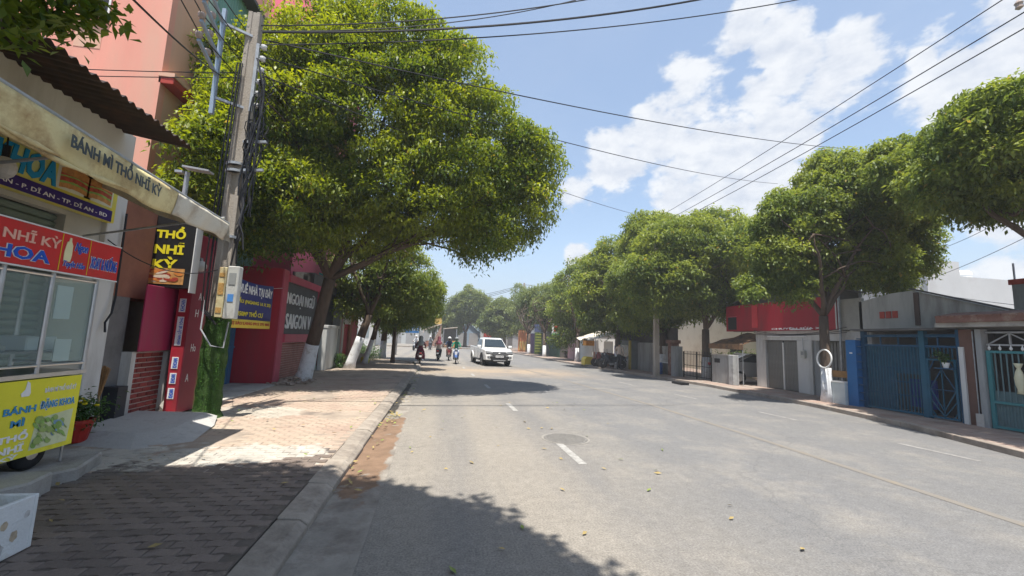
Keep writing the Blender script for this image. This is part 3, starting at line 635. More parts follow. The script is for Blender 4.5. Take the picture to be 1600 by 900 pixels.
mb = MB(); mb.prism([(4.99, 1.03), (5.07, 1.03), (5.08, 1.06), (5.06, 1.16), (5.03, 1.18), (5.02, 1.1), (4.98, 1.06)], 'x', X2, X2+.003).build('cook_emblem', white_letter, cart)
mb = MB()
mb.k = 2; mb.add([(X2+.0004, 5.16, .47), (X2+.0004, 5.6, .47), (X2+.0004, 5.63, .82), (X2+.0004, 5.2, .78)], [(0, 1, 2, 3)])
for k in range(60):
    yc = rf.uniform(5.2, 5.58); zc = rf.uniform(.5, .77); mb.k = rf.choice([0, 0, 1, 2, 3, 3]); r_ = rf.uniform(.012, .04); q = rf.random()*3
    mb.add([(X2+.0006+.0002*k, yc+r_*math.cos(a+q)*1.1, zc+r_*math.sin(a)*1.1) for a in [i*math.pi/4 for i in range(8)]], [tuple(range(8))])
mb.build('food_print', [C['lettuce'], cm('print blue', (.2, .35, .5), .5), cm('print white', (.62, .66, .4), .5), cm('print olive', (.3, .42, .12), .5)], cart)
# utensils and dark kettle inside
MB().lathe([(.001, 0), (.11, .0), (.12, .16), (.06, .2), (.001, .22)], (-4.5, 4.3, 1.48), 12).build('pot', steel, cart, smooth=True)
MB().tube([(-4.45, 4.0, 1.5), (-4.45, 4.0, 2.2)], [.09, .13], 12).build('meat_spit', C['bread crust'], cart)
# flower pot
fp = thing('flower_pot', 'red plastic pot of yellow flowers between the cart and white pillar', 'potted plant', (-5.0, 7.0, .12))
MB().lathe([(.12, 0), (.17, .26), (.185, .26), (.185, .31), (.16, .31), (.155, .27), (.001, .27)], (-5.0, 7.0, .12), 18).build('pot', cm('red plastic', (.4, .03, .02), .4, .1, 4), fp, smooth=False)
def leaf_cloud(name, m, parent, pts, sp, n_, size, seed=1, local=False, tint=(0, .4)):
    r_ = np.random.RandomState(seed); P = np.array(pts)[r_.randint(0, len(pts), n_)]+r_.normal(0, 1, (n_, 3))*sp
    return leaf_mesh(name, m, parent, P, np.full(n_, size)*r_.uniform(.6, 1.3, n_), r_, r_.uniform(tint[0], tint[1], n_), droop=.3)
def leaf_mesh(name, m, parent, P, S, r_, tint, droop=.55, wid=.42):
    n_ = len(P); a = r_.uniform(0, 2*np.pi, n_); pit = r_.normal(-droop, .5, n_)
    d = np.stack([np.cos(a)*np.cos(pit), np.sin(a)*np.cos(pit), np.sin(pit)], 1)
    side = np.stack([-np.sin(a), np.cos(a), r_.normal(0, .45, n_)], 1); side /= np.linalg.norm(side, axis=1)[:, None]
    nr = np.cross(d, side); L_ = S[:, None]
    v = np.empty((n_, 4, 3)); v[:, 0] = P; v[:, 1] = P+d*L_*.45+side*L_*wid*.5+nr*L_*.06; v[:, 2] = P+d*L_-nr*L_*.1; v[:, 3] = P+d*L_*.45-side*L_*wid*.5+nr*L_*.06
    if parent is not None: v -= np.array(wloc(parent))
    me = bpy.data.meshes.new(name); me.vertices.add(n_*4); me.vertices.foreach_set('co', v.ravel()); me.loops.add(n_*4); me.loops.foreach_set('vertex_index', np.arange(n_*4, dtype=np.int32))
    me.polygons.add(n_); me.polygons.foreach_set('loop_start', np.arange(n_, dtype=np.int32)*4); me.polygons.foreach_set('loop_total', np.full(n_, 4, dtype=np.int32)); me.update(calc_edges=True)
    at = me.attributes.new('tint', 'FLOAT', 'FACE'); at.data.foreach_set('value', tint.astype(np.float32)); me.materials.append(m); me.validate()
    o = bpy.data.objects.new(name, me); link(o)
    if parent is not None: o.parent = parent
    return o
leaf_dark = leafmat('flower leaf', (.05, .11, .025), (.1, .2, .04))
leaf_cloud('leaves', leaf_dark, fp, [(-5.0, 7.0, .55), (-4.9, 7.0, .6), (-5.1, 7.05, .6), (-5.0, 6.9, .5), (-5.0, 7.0, .45)], np.array([.13, .13, .09]), 900, .07, 3)
yf = cm('yellow petals', (.75, .62, .02), .6, .1, 9)
for i in range(9):
    a = i*2.4; r__ = .04+.028*i; c_ = (-5.0+r__*math.cos(a)*.8, 6.95+r__*math.sin(a)*.6, .72-.012*i)
    MB().ball(c_, (.035, .035, .02), 8, .3).build('flower', yf, fp)
# ---- neighbour: grey pillar, brick wall, boards, black sign, red pylon
nb = thing('brick_front_shop', 'narrow shop front with magenta board above low red brick wall', 'shop', (-5.3, 8.5, .08))
bx('side_pillar', cm('dark grey wall', (.17, .165, .16), .9, .2, 2, .2, 30, dirt=((.09, .085, .08), .4, 1.5)), nb, -6.2, -5.42, 7.8, 8.28, .08, 2.25)
bx('brown_upper_wall', brown_wall, nb, -6.2, -5.44, 7.75, 10, 2.25, 4.0)
bx('rear_wall', dark_wall, nb, -9, -6.2, 7.8, 10, .08, 4.0)
bx('plinth', cm('dark board', (.045, .045, .05), .6, .2, 3), nb, -5.42, -5.2, 7.98, 8.2, .1, .75)
bx('white_edge', white_wall, nb, -5.42, -5.26, 8.27, 8.375, .1, 1.31)
wall = bx('low_wall', mortar, nb, -5.45, -5.31, 8.375, 9.16, .1, 1.30)
bsrc = None; r0 = random.Random(11)
for row in range(13):
    y = 8.38-(.115 if row % 2 else 0); z = .14+row*.089
    while y < 9.14:
        a = max(y, 8.382); b = min(y+.205, 9.15)
        if b-a > .05:
            full = abs((b-a)-.205) < .001
            if full and bsrc is not None: inst(bsrc, (0, a-8.5, z-.08), nb)
            else:
                o = MB().box(-.01, .012, 0, b-a, 0, .070).build('brick', brick_red, nb, local=True, bevel=.004); o.location = (0, a-8.5, z-.08)
                if full: bsrc = o
        y += .23
bx('post', white_wall, nb, -5.45, -5.22, 9.18, 9.3, .1, 1.3, .006)
bx('grey_panel', grey_wall, nb, -5.5, -5.32, 9.3, 10.0, .1, 2.5)
MB().ball((-5.15, 9.35, .22), (.2, .25, .16), 10, .5).build('rubble_lump', concrete, nb)
mg = thing('magenta_panel', 'plain magenta board with a small blue sticker above the brick wall', 'panel', (-5.16, 8.9, 1.31))
bx('board', magenta, mg, -5.19, -5.16, 8.26, 9.62, 1.32, 2.5, .006)
bx('sticker', cm('sticker blue', (.08, .25, .6), .5, .15, 30), mg, -5.159, -5.155, 9.22, 9.36, 1.66, 1.80)
text('KHOAN', (-5.154, 9.235, 1.70), YP, UP, .11, .05, white_letter, mg, .002, .02)
bs = thing('black_sign', 'black hanging sign box with yellow words and a meat photo at bottom', 'sign', (-5.2, 8.7, 2.5))
bx('box', black, bs, -5.62, -4.76, 8.7, 8.92, 2.5, 3.95, .004)
bx('white_side', white_paint, bs, -4.76, -4.745, 8.705, 8.915, 2.42, 3.9)
for s_, z_, h_ in (('THỔ', 3.43, .24), ('NHĨ', 3.13, .23), ('KỲ', 2.84, .24)): text(s_, (-5.42, 8.698, z_), XP, UP, .5 if s_ != 'KỲ' else .42, h_, yellow_letter, bs, .006, .04, letters=True)
bx('photo_frame', C['bread crust'], bs, -5.5, -4.86, 8.692, 8.7, 2.56, 2.86)
mb = MB()
for k in range(22):
    mb.k = k % 3; xc = r0.uniform(-5.42, -4.94); zc = r0.uniform(2.62, 2.8); w__ = r0.uniform(.05, .14); h__ = r0.uniform(.02, .045); sl_ = r0.uniform(-.3, .3)
    mb.add([(xc+w__*math.cos(a), 8.691-.0003*k, zc+h__*math.sin(a)+sl_*w__*math.cos(a)) for a in [i*math.pi/4 for i in range(8)]], [tuple(range(8))])
mb.build('food_print', [cm('meat print', (.32, .05, .03), .5, .3, 15), cm('sauce print', (.55, .2, .05), .5, .3, 15), cm('onion print', (.6, .5, .38), .5, .2, 15)], bs)
MB().tube([(-5.15, 8.8, 3.95), (-5.5, 9.0, 4.15)], .02).build('bracket', galv, bs)
py_ = thing('red_pylon', 'tall dark red pylon with strip stickers down its front beside the pole', 'pylon', (-4.95, 9.3, .1))
bx('front_face', red_sheet, py_, -5.075, -4.86, 8.99, 9.0, .18, 3.6)
bx('body', dark_red, py_, -5.08, -4.85, 9.0, 9.95, .15, 3.62, .004)  # sides a darker red than the sunlit front, their shade put into the colour
for z_, h_ in ((2.06, .26), (1.42, .55), (.98, .22), (.7, .2), (.42, .2)):
    st = bx('sticker', white_letter, py_, -5.03, -4.92, 8.982, 8.989, z_, z_+h_)
    text('KHOAN' if h_ < .3 else 'KHOAN CẮT BÊ TÔNG', (-4.93, 8.981, z_+.02), (0, 0, 1), (-1, 0, 0), h_-.04, .075, blue_letter, py_, .002, .03)
for s_, z_, y_ in (('An', 2.32, 9.2), ('H...', 1.98, 9.15), ('Ho', 1.3, 9.15), ('A...', .72, 9.1)): text(s_.replace('...', ''), (-4.849, y_+.05, z_), YP, UP, .16 if '.' not in s_ else .1, .15, white_letter, py_, .004, -.005)
gl = thing('globe_lamp', 'frosted round lamp fixed to the red pylon below the awning corner', 'lamp', (-4.78, 9.05, 2.9))
MB().ball((-4.78, 9.05, 2.98), (.1, .1, .11), 14).build('globe', C['frosted glass'], gl, smooth=True); MB().tube([(-4.78, 9.05, 3.06), (-4.78, 9.05, 3.12), (-4.87, 9.05, 3.14)], .03, 8).build('bracket', galv, gl)
sl_ = thing('solar_street_lamp', 'small grey solar lamp on a thin post behind the awning', 'street lamp', (-5.45, 9.4, 3.6))
MB().tube([(-5.45, 9.4, 3.3), (-5.45, 9.4, 5.0)], .045, 10).build('post', galv, sl_); MB().obox((-5.2, 9.3, 5.03), (.5, .22, .035), Matrix.Rotation(.1, 3, 'Y')).build('panel', cm('panel grey', (.35, .36, .38), .4), sl_)
MB().obox((-5.58, 9.4, 4.98), (.14, .16, .05)).build('lamp_head', galv, sl_)
ac = thing('meter_cabinet', 'small white metal cabinet on the wall right of the solar lamp', 'cabinet', (-5.2, 9.6, 3.9))
bx('box', white_paint, ac, -5.4, -5.0, 9.5, 9.75, 3.82, 4.05, .01); bx('lid', galv, ac, -5.42, -4.98, 9.48, 9.77, 4.05, 4.07)
br = thing('broom', 'straw broom leaning upside down against the dark grey pillar', 'broom', (-5.35, 7.8, .1))
MB().tube([(-5.3, 7.84, .1), (-5.38, 7.8, .95)], .012).build('handle', cm('bamboo', (.4, .3, .15), .7), br)
mb = MB()
for k in range(60):
    a = r0.uniform(0, 6.3); q = r0.uniform(.02, .14); mb.bar((-5.35, 7.82, .55), (-5.35+q*math.cos(a)*.5, 7.82+q*math.sin(a), 1.12-q*.5), .006)
mb.build('bristles', cm('straw', (.33, .19, .08), .9, .3, 8), br)
# ---- utility pole
pl = thing('utility_pole', 'weathered concrete utility pole wrapped in artificial grass at its foot', 'utility pole', (-4.3, 8.95, .1))
pc = cm('pole concrete', (.38, .34, .29), .92, .18, 3, .5, 30, dirt=((.2, .16, .12), .4, 2.2), streak=True)
pr = [(-.9, -.72), (-.3, -.72), (-.24, -.52), (.34, -.52), (.4, -.72), (.9, -.72), (.9, .72), (.4, .72), (.34, .52), (-.24, .52), (-.3, .72), (-.9, .72)]
def hpole(name, parent, cx, cy, z0, z1, w0, w1, m, seg=12):
    mb = MB(); n_ = len(pr); vs = []; fs = []
    for i in range(seg+1):
        t = i/seg; w_ = w0+(w1-w0)*t; z = z0+(z1-z0)*t
        for x, y in pr: vs.append((cx+x*w_, cy+y*w_, z))
    for i in range(seg):
        for k in range(n_): fs.append((i*n_+k, i*n_+(k+1) % n_, (i+1)*n_+(k+1) % n_, (i+1)*n_+k))
    fs.append(tuple(seg*n_+k for k in range(n_))); mb.add(vs, fs)
    for i in range(int((z1-z0)/.3)):   # cross ribs between the two flanges
        z = z0+.2+i*.3; t = (z-z0)/(z1-z0); w_ = w0+(w1-w0)*t; mb.box(cx-w_*.78, cx-w_*.5, cy-w_*.74-.004, cy-w_*.70, z, z+.07)
    return mb.build(name, m, parent, bevel=.008)
hpole('shaft', pl, -4.3, 8.95, .08, 8.45, .168, .128, pc)
mb = MB(); vs = []; fs = []; nn_ = 28
for i in range(16):
    z = .09+i*.128
    for k in range(nn_):
        a = 2*math.pi*k/nn_; q = .2+.016*noise.noise(Vector((math.cos(a)*2, math.sin(a)*2, z*2)))+(.05 if i == 0 else 0)+.012*math.sin(z*17+a)
        vs.append((-4.3+q*math.copysign(abs(math.cos(a))**.6, math.cos(a)), 8.95+q*.85*math.copysign(abs(math.sin(a))**.6, math.sin(a)), z))
for i in range(15):
    for k in range(nn_): fs.append((i*nn_+k, i*nn_+(k+1) % nn_, (i+1)*nn_+(k+1) % nn_, (i+1)*nn_+k))
mb.add(vs, fs); wr = mb.build('grass_wrap', grass_wrap, pl, smooth=True)
mb = MB()
for k in range(9000):
    z = r0.uniform(.1, 2.0); a = r0.uniform(-math.pi, .3) if r0.random() < .8 else r0.uniform(0, 6.3); q = .2
    p = Vector((-4.3+q*math.copysign(abs(math.cos(a))**.6, math.cos(a)), 8.95+q*.85*math.copysign(abs(math.sin(a))**.6, math.sin(a)), z)); d = Vector((math.cos(a), math.sin(a), r0.uniform(-.8, .6))).normalized()*r0.uniform(.015, .035); s_ = Vector((-math.sin(a), math.cos(a), 0))*.004
    mb.v += [tuple(p-s_), tuple(p+s_), tuple(p+d)]; b = len(mb.v); mb.f.append((b-3, b-2, b-1)); mb.m.append(0)
o = mb.build('turf_blades', mat('turf blade', (.08, .19, .03), .9, .35, 8), pl); o['kind'] = 'stuff'
for z in (5.05, 4.9, 3.55): MB().lathe([(.2, 0), (.2, .05), (.17, .05), (.17, 0)], (-4.3, 8.95, z), 14).build('steel_band', galv, pl)
# steel channel with insulator arms
MB().bar((-4.72, 8.6, 5.95), (-4.72, 8.6, 8.2), .07, .07, (0, 1, 0)).build('channel', cm('blue steel', (.3, .37, .45), .5, .1, 4, metal=.3), pl)
MB().bar((-4.72, 8.6, 6.3), (-4.3, 8.9, 6.3), .05).build('brace', galv, pl); MB().bar((-4.72, 8.6, 7.9), (-4.3, 8.9, 7.9), .05).build('brace', galv, pl)
arm_ends = []
for i, z in enumerate((8.0, 7.62, 7.24, 6.86)):
    MB().bar((-4.72, 8.6, z-.1), (-4.62, 7.75, z+.05), .05, .06).build('crossarm', C['blue steel'], pl)
    for q in (.55, 1.0):
        c_ = Vector((-4.72, 8.6, z-.1)).lerp(Vector((-4.62, 7.75, z+.05)), q); s_ = MB().lathe([(.02, 0), (.055, .02), (.05, .05), (.065, .07), (.05, .11), (.02, .13)], c_+Vector((0, 0, .03)), 10).build('insulator', cm('porcelain', (.35, .28, .24), .3, .1, 6), pl, smooth=True)
    arm_ends.append(c_+Vector((0, 0, .13)))
# rack of spool insulators on the road side
bx('rack_channel', galv, pl, -4.16, -4.1, 8.8, 8.86, 6.2, 7.7)
for i in range(6):
    z = 6.3+i*.26; MB().lathe([(.03, 0), (.06, .01), (.04, .045), (.06, .08), (.03, .09)], (-4.02, 8.83, z), 10).build('insulator', cm('white porcelain', (.6, .6, .6), .3, .1), pl, smooth=True)
    MB().bar((-4.13, 8.83, z+.045), (-3.98, 8.83, z+.045), .02).build('spindle', galv, pl)
def wire(pts_or_a, b=None, sag=.2, r=.01, label='', grp=None, n=14, mat_=None, name='cable'):
    if b is not None:
        a = Vector(pts_or_a); b = Vector(b); pts = [a.lerp(b, i/n)-Vector((0, 0, 4*sag*(i/n)*(1-i/n))) for i in range(n+1)]
    else: pts = pts_or_a
    o = MB().tube(pts, r, 5).build(name, mat_ or black); tag(o, label, 'cable', grp); return o
for i in range(14):   # tangle of service cables down the pole: parts of the pole's fittings
    a0 = Vector((-4.05+r0.uniform(-.05, .12), 8.8+r0.uniform(-.08, .08), r0.uniform(5.6, 7.4))); pts = [a0]
    for k in range(9): a0 = a0+Vector((r0.uniform(-.08, .08), r0.uniform(-.04, .04), -r0.uniform(.15, .42))); a0.x = min(max(a0.x, -4.14), -3.9); pts.append(a0)
    MB().tube(pts, r0.choice([.008, .012, .016]), 5).build('service_cable', r0.choice([black, black, C['dark board']]), pl)
for i in range(12):
    c_ = Vector((-4.0+r0.uniform(-.05, .15), 8.82, r0.uniform(5.2, 6.9))); R_ = r0.uniform(.08, .2)
    MB().tube([c_+Vector((R_*math.cos(a), .05*math.sin(2*a), R_*1.3*math.sin(a))) for a in [k*.62 for k in range(11)]], .009, 5, cap=False).build('cable_loop', black, pl)
for i, z in enumerate((4.95, 5.55)): MB().bar((-4.2, 8.85, z), (-3.75, 8.8, z+.03), .05, .05).build('bracket_arm', galv, pl)
# two cables strapped to the near face down to the meter boxes
for dx, r_ in ((-.2, .014), (-.13, .02), (-.08, .012)):
    MB().tube([(-4.3+dx*.8, 8.78, 7.2), (-4.3+dx, 8.72, 5), (-4.3+dx*1.1, 8.70, 3), (-4.32+dx*.8, 8.68, 2.1), (-4.2, 8.66, 1.85), (-4.05, 8.66, 2.0)], r_, 6).build('downlead', black, pl)
MB().tube([(-4.45, 8.7, 2.3), (-4.42, 8.62, 1.75), (-4.2, 8.58, 1.45), (-4.0, 8.62, 1.42), (-3.98, 8.66, 1.9)], .014, 6).build('cable_loop', C['panel grey'], pl)
mbx = thing('meter_box', 'yellow and white electricity meter boxes strapped to the utility pole above the grass wrap', 'meter box', (-4.05, 8.6, 1.95))
bx('narrow_box', cm('aged cream', (.6, .52, .3), .5, .2, 5, dirt=((.3, .15, .05), .3, 6)), mbx, -4.17, -4.04, 8.5, 8.62, 1.98, 2.92, .008)
bx('wide_box', cm('meter grey', (.52, .52, .48), .5, .12, 4, dirt=((.3, .28, .24), .3, 5)), mbx, -4.03, -3.83, 8.5, 8.66, 1.96, 2.95, .012)
bx('window', cm('meter window', (.3, .31, .3), .2), mbx, -3.99, -3.87, 8.492, 8.5, 2.6, 2.82)
bx('label', C['sticker blue'], mbx, -3.98, -3.88, 8.492, 8.5, 2.28, 2.42)
for z, h_ in ((2.06, .1), (2.4, .22), (2.74, .07)): bx('sticker', cm('orange sticker', (.45, .26, .08), .7, .5, 30), mbx, -4.155, -4.06, 8.492, 8.5, z, z+h_)
# ---- blue shutter door, banner, red box, language centre panel
bd = thing('blue_shutter', 'blue metal shutter door recessed between the pole and dark red wall', 'shutter door', (-6.3, 12, .08))
bx('sheet', blue_door, bd, -6.34, -6.3, 10.0, 14.2, .1, 2.7)
bx('frame_post', dark_red, bd, -6.4, -6.2, 9.95, 10.1, .1, 2.8)
for i in range(18): bx('rib', blue_door, bd, -6.299, -6.285, 10.05+i*.23, 10.08+i*.23, .12, 2.68)
bx('lock_rail', blue_door, bd, -6.3, -6.27, 10.1, 14.2, 1.18, 1.24)
bx('apron', concrete_pale, None, -6.25, -4.9, 9.96, 14.2, .07, .125)['kind'] = 'structure'
bn = thing('banner', 'navy rental banner with white and yellow words strung beside the pole', 'banner', (-5, 12, 1.8))
def cloth_panel(name, m, parent, y0, y1, zf0, zf1, x, amp=.02):
    vs = []; fs = []; n_ = 40
    for i in range(n_+1):
        t = i/n_; y = y0+(y1-y0)*t
        for j in range(5): s_ = j/4; vs.append((x+amp*math.sin(t*9+s_), y, zf0(t)+(zf1(t)-zf0(t))*s_))
    for i in range(n_):
        for j in range(4): a = i*5+j; fs.append((a, a+5, a+6, a+1))
    o = MB().add(vs, fs).build(name, m, parent, smooth=True); o.modifiers.new('t', 'SOLIDIFY').thickness = .004; return o
cloth_panel('sheet', navy_v, bn, 10.35, 13.3, lambda t: 2.02, lambda t: 3.12-.1*math.sin(t*math.pi)-.06*t, -5.0, .006)
cloth_panel('lower_strip', cm('banner yellow', (.72, .55, .06), .5, .08), bn, 10.35, 13.3, lambda t: 1.8, lambda t: 2.02, -5.0, .006)
XBN = -4.985
text('CHO THUÊ NHÀ TẠI ĐÂY', (XBN, 10.4, 2.62), YP, (0, 0, 1), 2.8, .34, white_letter, bn, .003, .03, letters=True)
text('2 LẦU (NGANG 16 X 25)', (XBN, 10.95, 2.4), YP, UP, 2.2, .17, yellow_letter, bn, .003, .03)
text('350M² THỔ CƯ', (XBN, 11.2, 2.1), YP, UP, 1.5, .18, yellow_letter, bn, .003, .03)
text('LH: CHỊ SÁU LANG 0915 391 808', (XBN, 10.45, 1.86), YP, UP, 2.75, .12, cm('dark red letters', (.4, .03, .02), .5), bn, .003, .02)
MB().tube([(-5, 13.3, 3.0), (-5.05, 14.1, 3.1)], .006, 4).build('rope', white_paint, bn); MB().tube([(-5, 10.35, 3.1), (-4.5, 9.2, 3.2)], .006, 4).build('rope', white_paint, bn)
lc = thing('language_centre_wall', 'dark red gateway wall with a grey lettered panel over banded brickwork', 'wall', (-5.1, 15, .08))
bx('side_block', red_sheet, lc, -6.3, -5.1, 14.2, 14.55, .1, 3.75, .006)
bx('cap_edge', cm('pinkish red', (.45, .07, .11), .5, .1, 3), lc, -5.1, -5.06, 14.19, 14.62, .1, 3.72)
bx('frame_top', C['pinkish red'], lc, -5.2, -5.0, 14.62, 18.2, 3.38, 3.62); bx('frame_bottom', C['pinkish red'], lc, -5.2, -5.0, 14.62, 18.2, 1.38, 1.66)
bx('frame_end', C['pinkish red'], lc, -5.2, -5.0, 18.0, 18.2, 1.66, 3.38)
bx('panel', cm('panel dark grey', (.075, .075, .078), .6, .15, 3), lc, -5.2, -5.08, 14.62, 18.0, 1.66, 3.38)
text('NGOẠI NGỮ', (-5.078, 14.63, 2.55), YP, UP, 2.95, .62, white_letter, lc, .03, -.005, letters=True)
text('SAIGON V', (-5.078, 14.7, 1.84), YP, UP, 2.6, .5, white_letter, lc, .03, .0, letters=True)
bx('brick_base', mortar, lc, -5.3, -5.12, 14.62, 18.2, .1, 1.38)
mb = MB()
for row in range(16):
    z = .12+row*.078; y = 14.62-(.1 if row % 2 else 0)
    while y < 18.15: mb.box(-5.125, -5.105, max(y, 14.625), min(y+.2, 18.19), z, z+.068); y += .21
o = mb.build('brick_courses', mat('pale brick', (.34, .16, .13), .85, .25, 3, .2), lc); o['kind'] = 'stuff'
bx('rear_wall', dark_wall, lc, -9, -6.34, 10, 20, .08, 3.2)
# rubble around the first tree
mb = MB()
for i in range(150):
    a = r0.uniform(0, 6.3); q = r0.random()**.6; c_ = (-4.75+q*.75*math.cos(a), 14.9+q*1.0*math.sin(a), .12+.16*(1-q)*r0.random()+.02); s_ = r0.uniform(.03, .1)
    mb.obox(c_, (s_*1.5, s_, s_*.6), Matrix.Rotation(r0.uniform(0, 6), 3, 'Z')@Matrix.Rotation(r0.uniform(-.5, .5), 3, 'X'))
o = mb.build('rubble_pile', mat('rubble', (.34, .27, .22), .95, .3, 4, .3, 30, dirt=((.2, .12, .09), .4, 5))); o['kind'] = 'stuff'
# ---- pink building
pb = thing('pink_building', 'tall salmon pink plastered building behind the sandwich shop', 'building', (-9, 12, 0))
bx('front_wall', pink, pb, -17, -7, 10.6, 10.8, 0, 14.5); bx('street_wall', pink_side, pb, -7.2, -7.0, 10.8, 11.95, 0, 14.5)
bx('inner_core', pink, pb, -17, -7.2, 10.8, 16, 0, 14.45)
wf = bx('window', black, pb, -8.95, -8.3, 10.585, 10.6, 9.05, 10.6); 
for x in (-8.98, -8.62, -8.3): bx('window_frame', white_paint, wf, x, x+.04, 10.56, 10.585, 9.0, 10.6)
bx('window_sill', pink_side, pb, -9.0, -8.25, 10.5, 10.6, 8.93, 9.02)
bx('stain', pink_side, pb, -8.9, -8.35, 10.592, 10.6, 8.2, 8.93)
bx('ledge', cm('brick red trim', (.4, .05, .035), .6, .1, 3), pb, -7.05, -6.72, 10.6, 11.95, 7.55, 7.72, .01)
bx('ledge_cap', pink_side, pb, -7.05, -6.7, 10.58, 11.97, 7.72, 7.82)
bay = bx('side_bay', pink_side, pb, -14, -10.2, 9.9, 10.6, 0, 8.3)
w2 = bx('window', cm('green glass', (.25, .36, .32), .15, .1, 2), pb, -12.0, -10.6, 9.88, 9.9, 6.9, 8.0)
for x in (-12.02, -11.3, -10.6): bx('window_frame', white_paint, w2, x, x+.05, 9.85, 9.88, 6.85, 8.05)
# green corrugated building and second pink building
gb = thing('green_sheet_building', 'tall building clad in pale green corrugated sheet behind the big tree', 'building', (-8, 14, 0))
mb = MB(); vs = []; fs = []; n_ = 120
for i in range(n_+1):
    y = 11.96+4.5*i/n_; x = -7.02+.03*(1 if (i//2) % 2 else 0)
    vs += [(x, y, 0), (x, y, 12.4+(y-11.96)*.08)]
for i in range(n_): a = i*2; fs.append((a, a+2, a+3, a+1))
MB().add(vs, fs).build('sheet_cladding', green_sheet, gb)
bx('core', green_sheet, gb, -12, -7.06, 16.2, 16.4, 0, 12.6); bx('corner_trim', cm('pale green trim', (.4, .52, .47), .6, .1, 3), gb, -7.05, -6.97, 11.93, 12.3, 0, 12.4)
MB().prism([(-12.2, 12.6), (-6.6, 12.3), (-6.6, 12.42), (-12.2, 12.75)], 'y', 11.8, 16.9).build('roof', cm('dark roof edge', (.07, .06, .06), .7), gb)
p2_ = thing('second_pink_building', 'deep pink building with a grey window far above the big tree', 'building', (-9, 20, 0))
bx('wall', cm('deep pink', (.62, .13, .2), .8, .1, 1), p2_, -13, -6.2, 18, 27, 0, 17)
w_ = bx('window', cm('grey window', (.22, .26, .27), .2, .1, 3), p2_, -6.9, -6.35, 17.95, 18, 13.2, 15.2)
bx('window', C['grey window'], p2_, -6.2, -6.16, 18.8, 21.2, 13.8, 16.2)
bx('blue_strip', cm('pale blue glass', (.35, .5, .65), .2), p2_, -6.2, -6.15, 22.0, 24.0, 12.5, 16.8)
# ---- further left frontages
gs = thing('green_roller_shop', 'small shop front with a pale green roller shutter behind the leaning tree', 'shop', (-5.3, 19, .08))
bx('wall', dark_wall, gs, -9, -5.35, 18.25, 19.6, .1, 4.2)
for i in range(16): bx('shutter_slat', cm('pale green shutter', (.3, .36, .32), .6, .1, 4), gs, -5.35, -5.3, 18.3, 19.5, .12+i*.12, .225+i*.12)
ww = thing('white_gate_wall', 'white painted wall block with a tall end pillar beyond the language centre panel', 'wall', (-5, 20.5, .08))
bx('wall', white_wall, ww, -5.3, -5.0, 19.6, 21.6, .1, 1.95, .01); bx('coping', white_wall, ww, -5.34, -4.96, 19.58, 21.62, 1.95, 2.08, .01)
bx('pillar', grey_wall, ww, -5.3, -4.95, 21.62, 22.0, .1, 3.6, .01); bx('dark_opening_fill', black, ww, -6.2, -5.3, 19.6, 21.6, 1.95, 3.6); bx('lintel', dark_wall, ww, -5.5, -5.2, 19.6, 22, 3.6, 3.9)  # black block stands in for the shade inside the opening
rs_ = thing('red_shop_front', 'narrow red shop front under a teal sheet awning on the left pavement', 'shop', (-5, 23, .08))
bx('wall', red_sheet, rs_, -7, -4.95, 22.02, 26, .1, 4.0); bx('white_strip', white_wall, rs_, -4.95, -4.9, 22.1, 22.35, .1, 3.0); bx('sign_plate', white_paint, rs_, -4.9, -4.6, 22.3, 22.33, 2.2, 2.6)
bx('side_strip', brown_wall, rs_, -4.94, -4.85, 23.4, 24.0, .1, 3.4)
o = MB().prism([(-6.2, 4.6), (-3.9, 4.0), (-3.9, 4.05), (-6.2, 4.7)], 'y', 21.8, 25).build('teal_awning', cm('teal sheet', (.03, .32, .3), .5, .1, 2), rs_)
bw = thing('long_boundary_wall', 'shaded brown boundary wall behind the row of white-footed trees on the left', 'wall', (-6, 28, .08))
bx('wall', brown_wall, bw, -7.4, -7, 26, 29.2, .1, 3.2); bx('end_wall', dark_wall, bw, -12, -7, 29.0, 29.2, .1, 3.2)
pt = thing('planter_box', 'square cream planter at the foot of the left trees', 'planter', (-4.6, 25.9, .1))
MB().lathe([(.3, 0), (.36, .45), (.4, .45), (.4, .5), (.33, .5), (.3, .42), (.001, .42)], (-4.65, 25.6, .1), 4).build('box', concrete_pale, pt, bevel=.01)
yb_ = thing('yellow_sack', 'bright yellow and green plastic sack slumped beside the cream planter', 'sack', (-4.2, 24.9, .1))
MB().ball((-4.2, 24.9, .28), (.24, .2, .24), 12, .5).build('sack', cm('yellow green plastic', (.62, .62, .04), .4, .2, 5), yb_, smooth=True); MB().ball((-4.2, 24.9, .54), (.06, .06, .07), 8, .6).build('knot', C['yellow green plastic'], yb_)
bush = thing('bush', 'low dark bush among the white-footed trees on the left pavement', 'bush', (-4.6, 28, .1))
leaf_cloud('foliage', leaf_dark, bush, [(-4.6+r0.uniform(-.6, .6), 28+r0.uniform(-.6, .6), .1+r0.uniform(.1, .9)) for _ in range(40)], .12, 1800, .12, 8)
MB().tube([(-4.6, 28, .08), (-4.6, 28, .6)], .03).build('stem', bark, bush)
wd = thing('weed_clump', 'green weeds growing at the base of the wall pillar by the second tree', 'weeds', (-4.7, 21.3, .1))
leaf_cloud('foliage', leaf_dark, wd, [(-4.7+r0.uniform(-.25, .25), 21.4+r0.uniform(-.3, .3), .1+r0.uniform(0, .6)) for _ in range(30)], .07, 900, .09, 9)
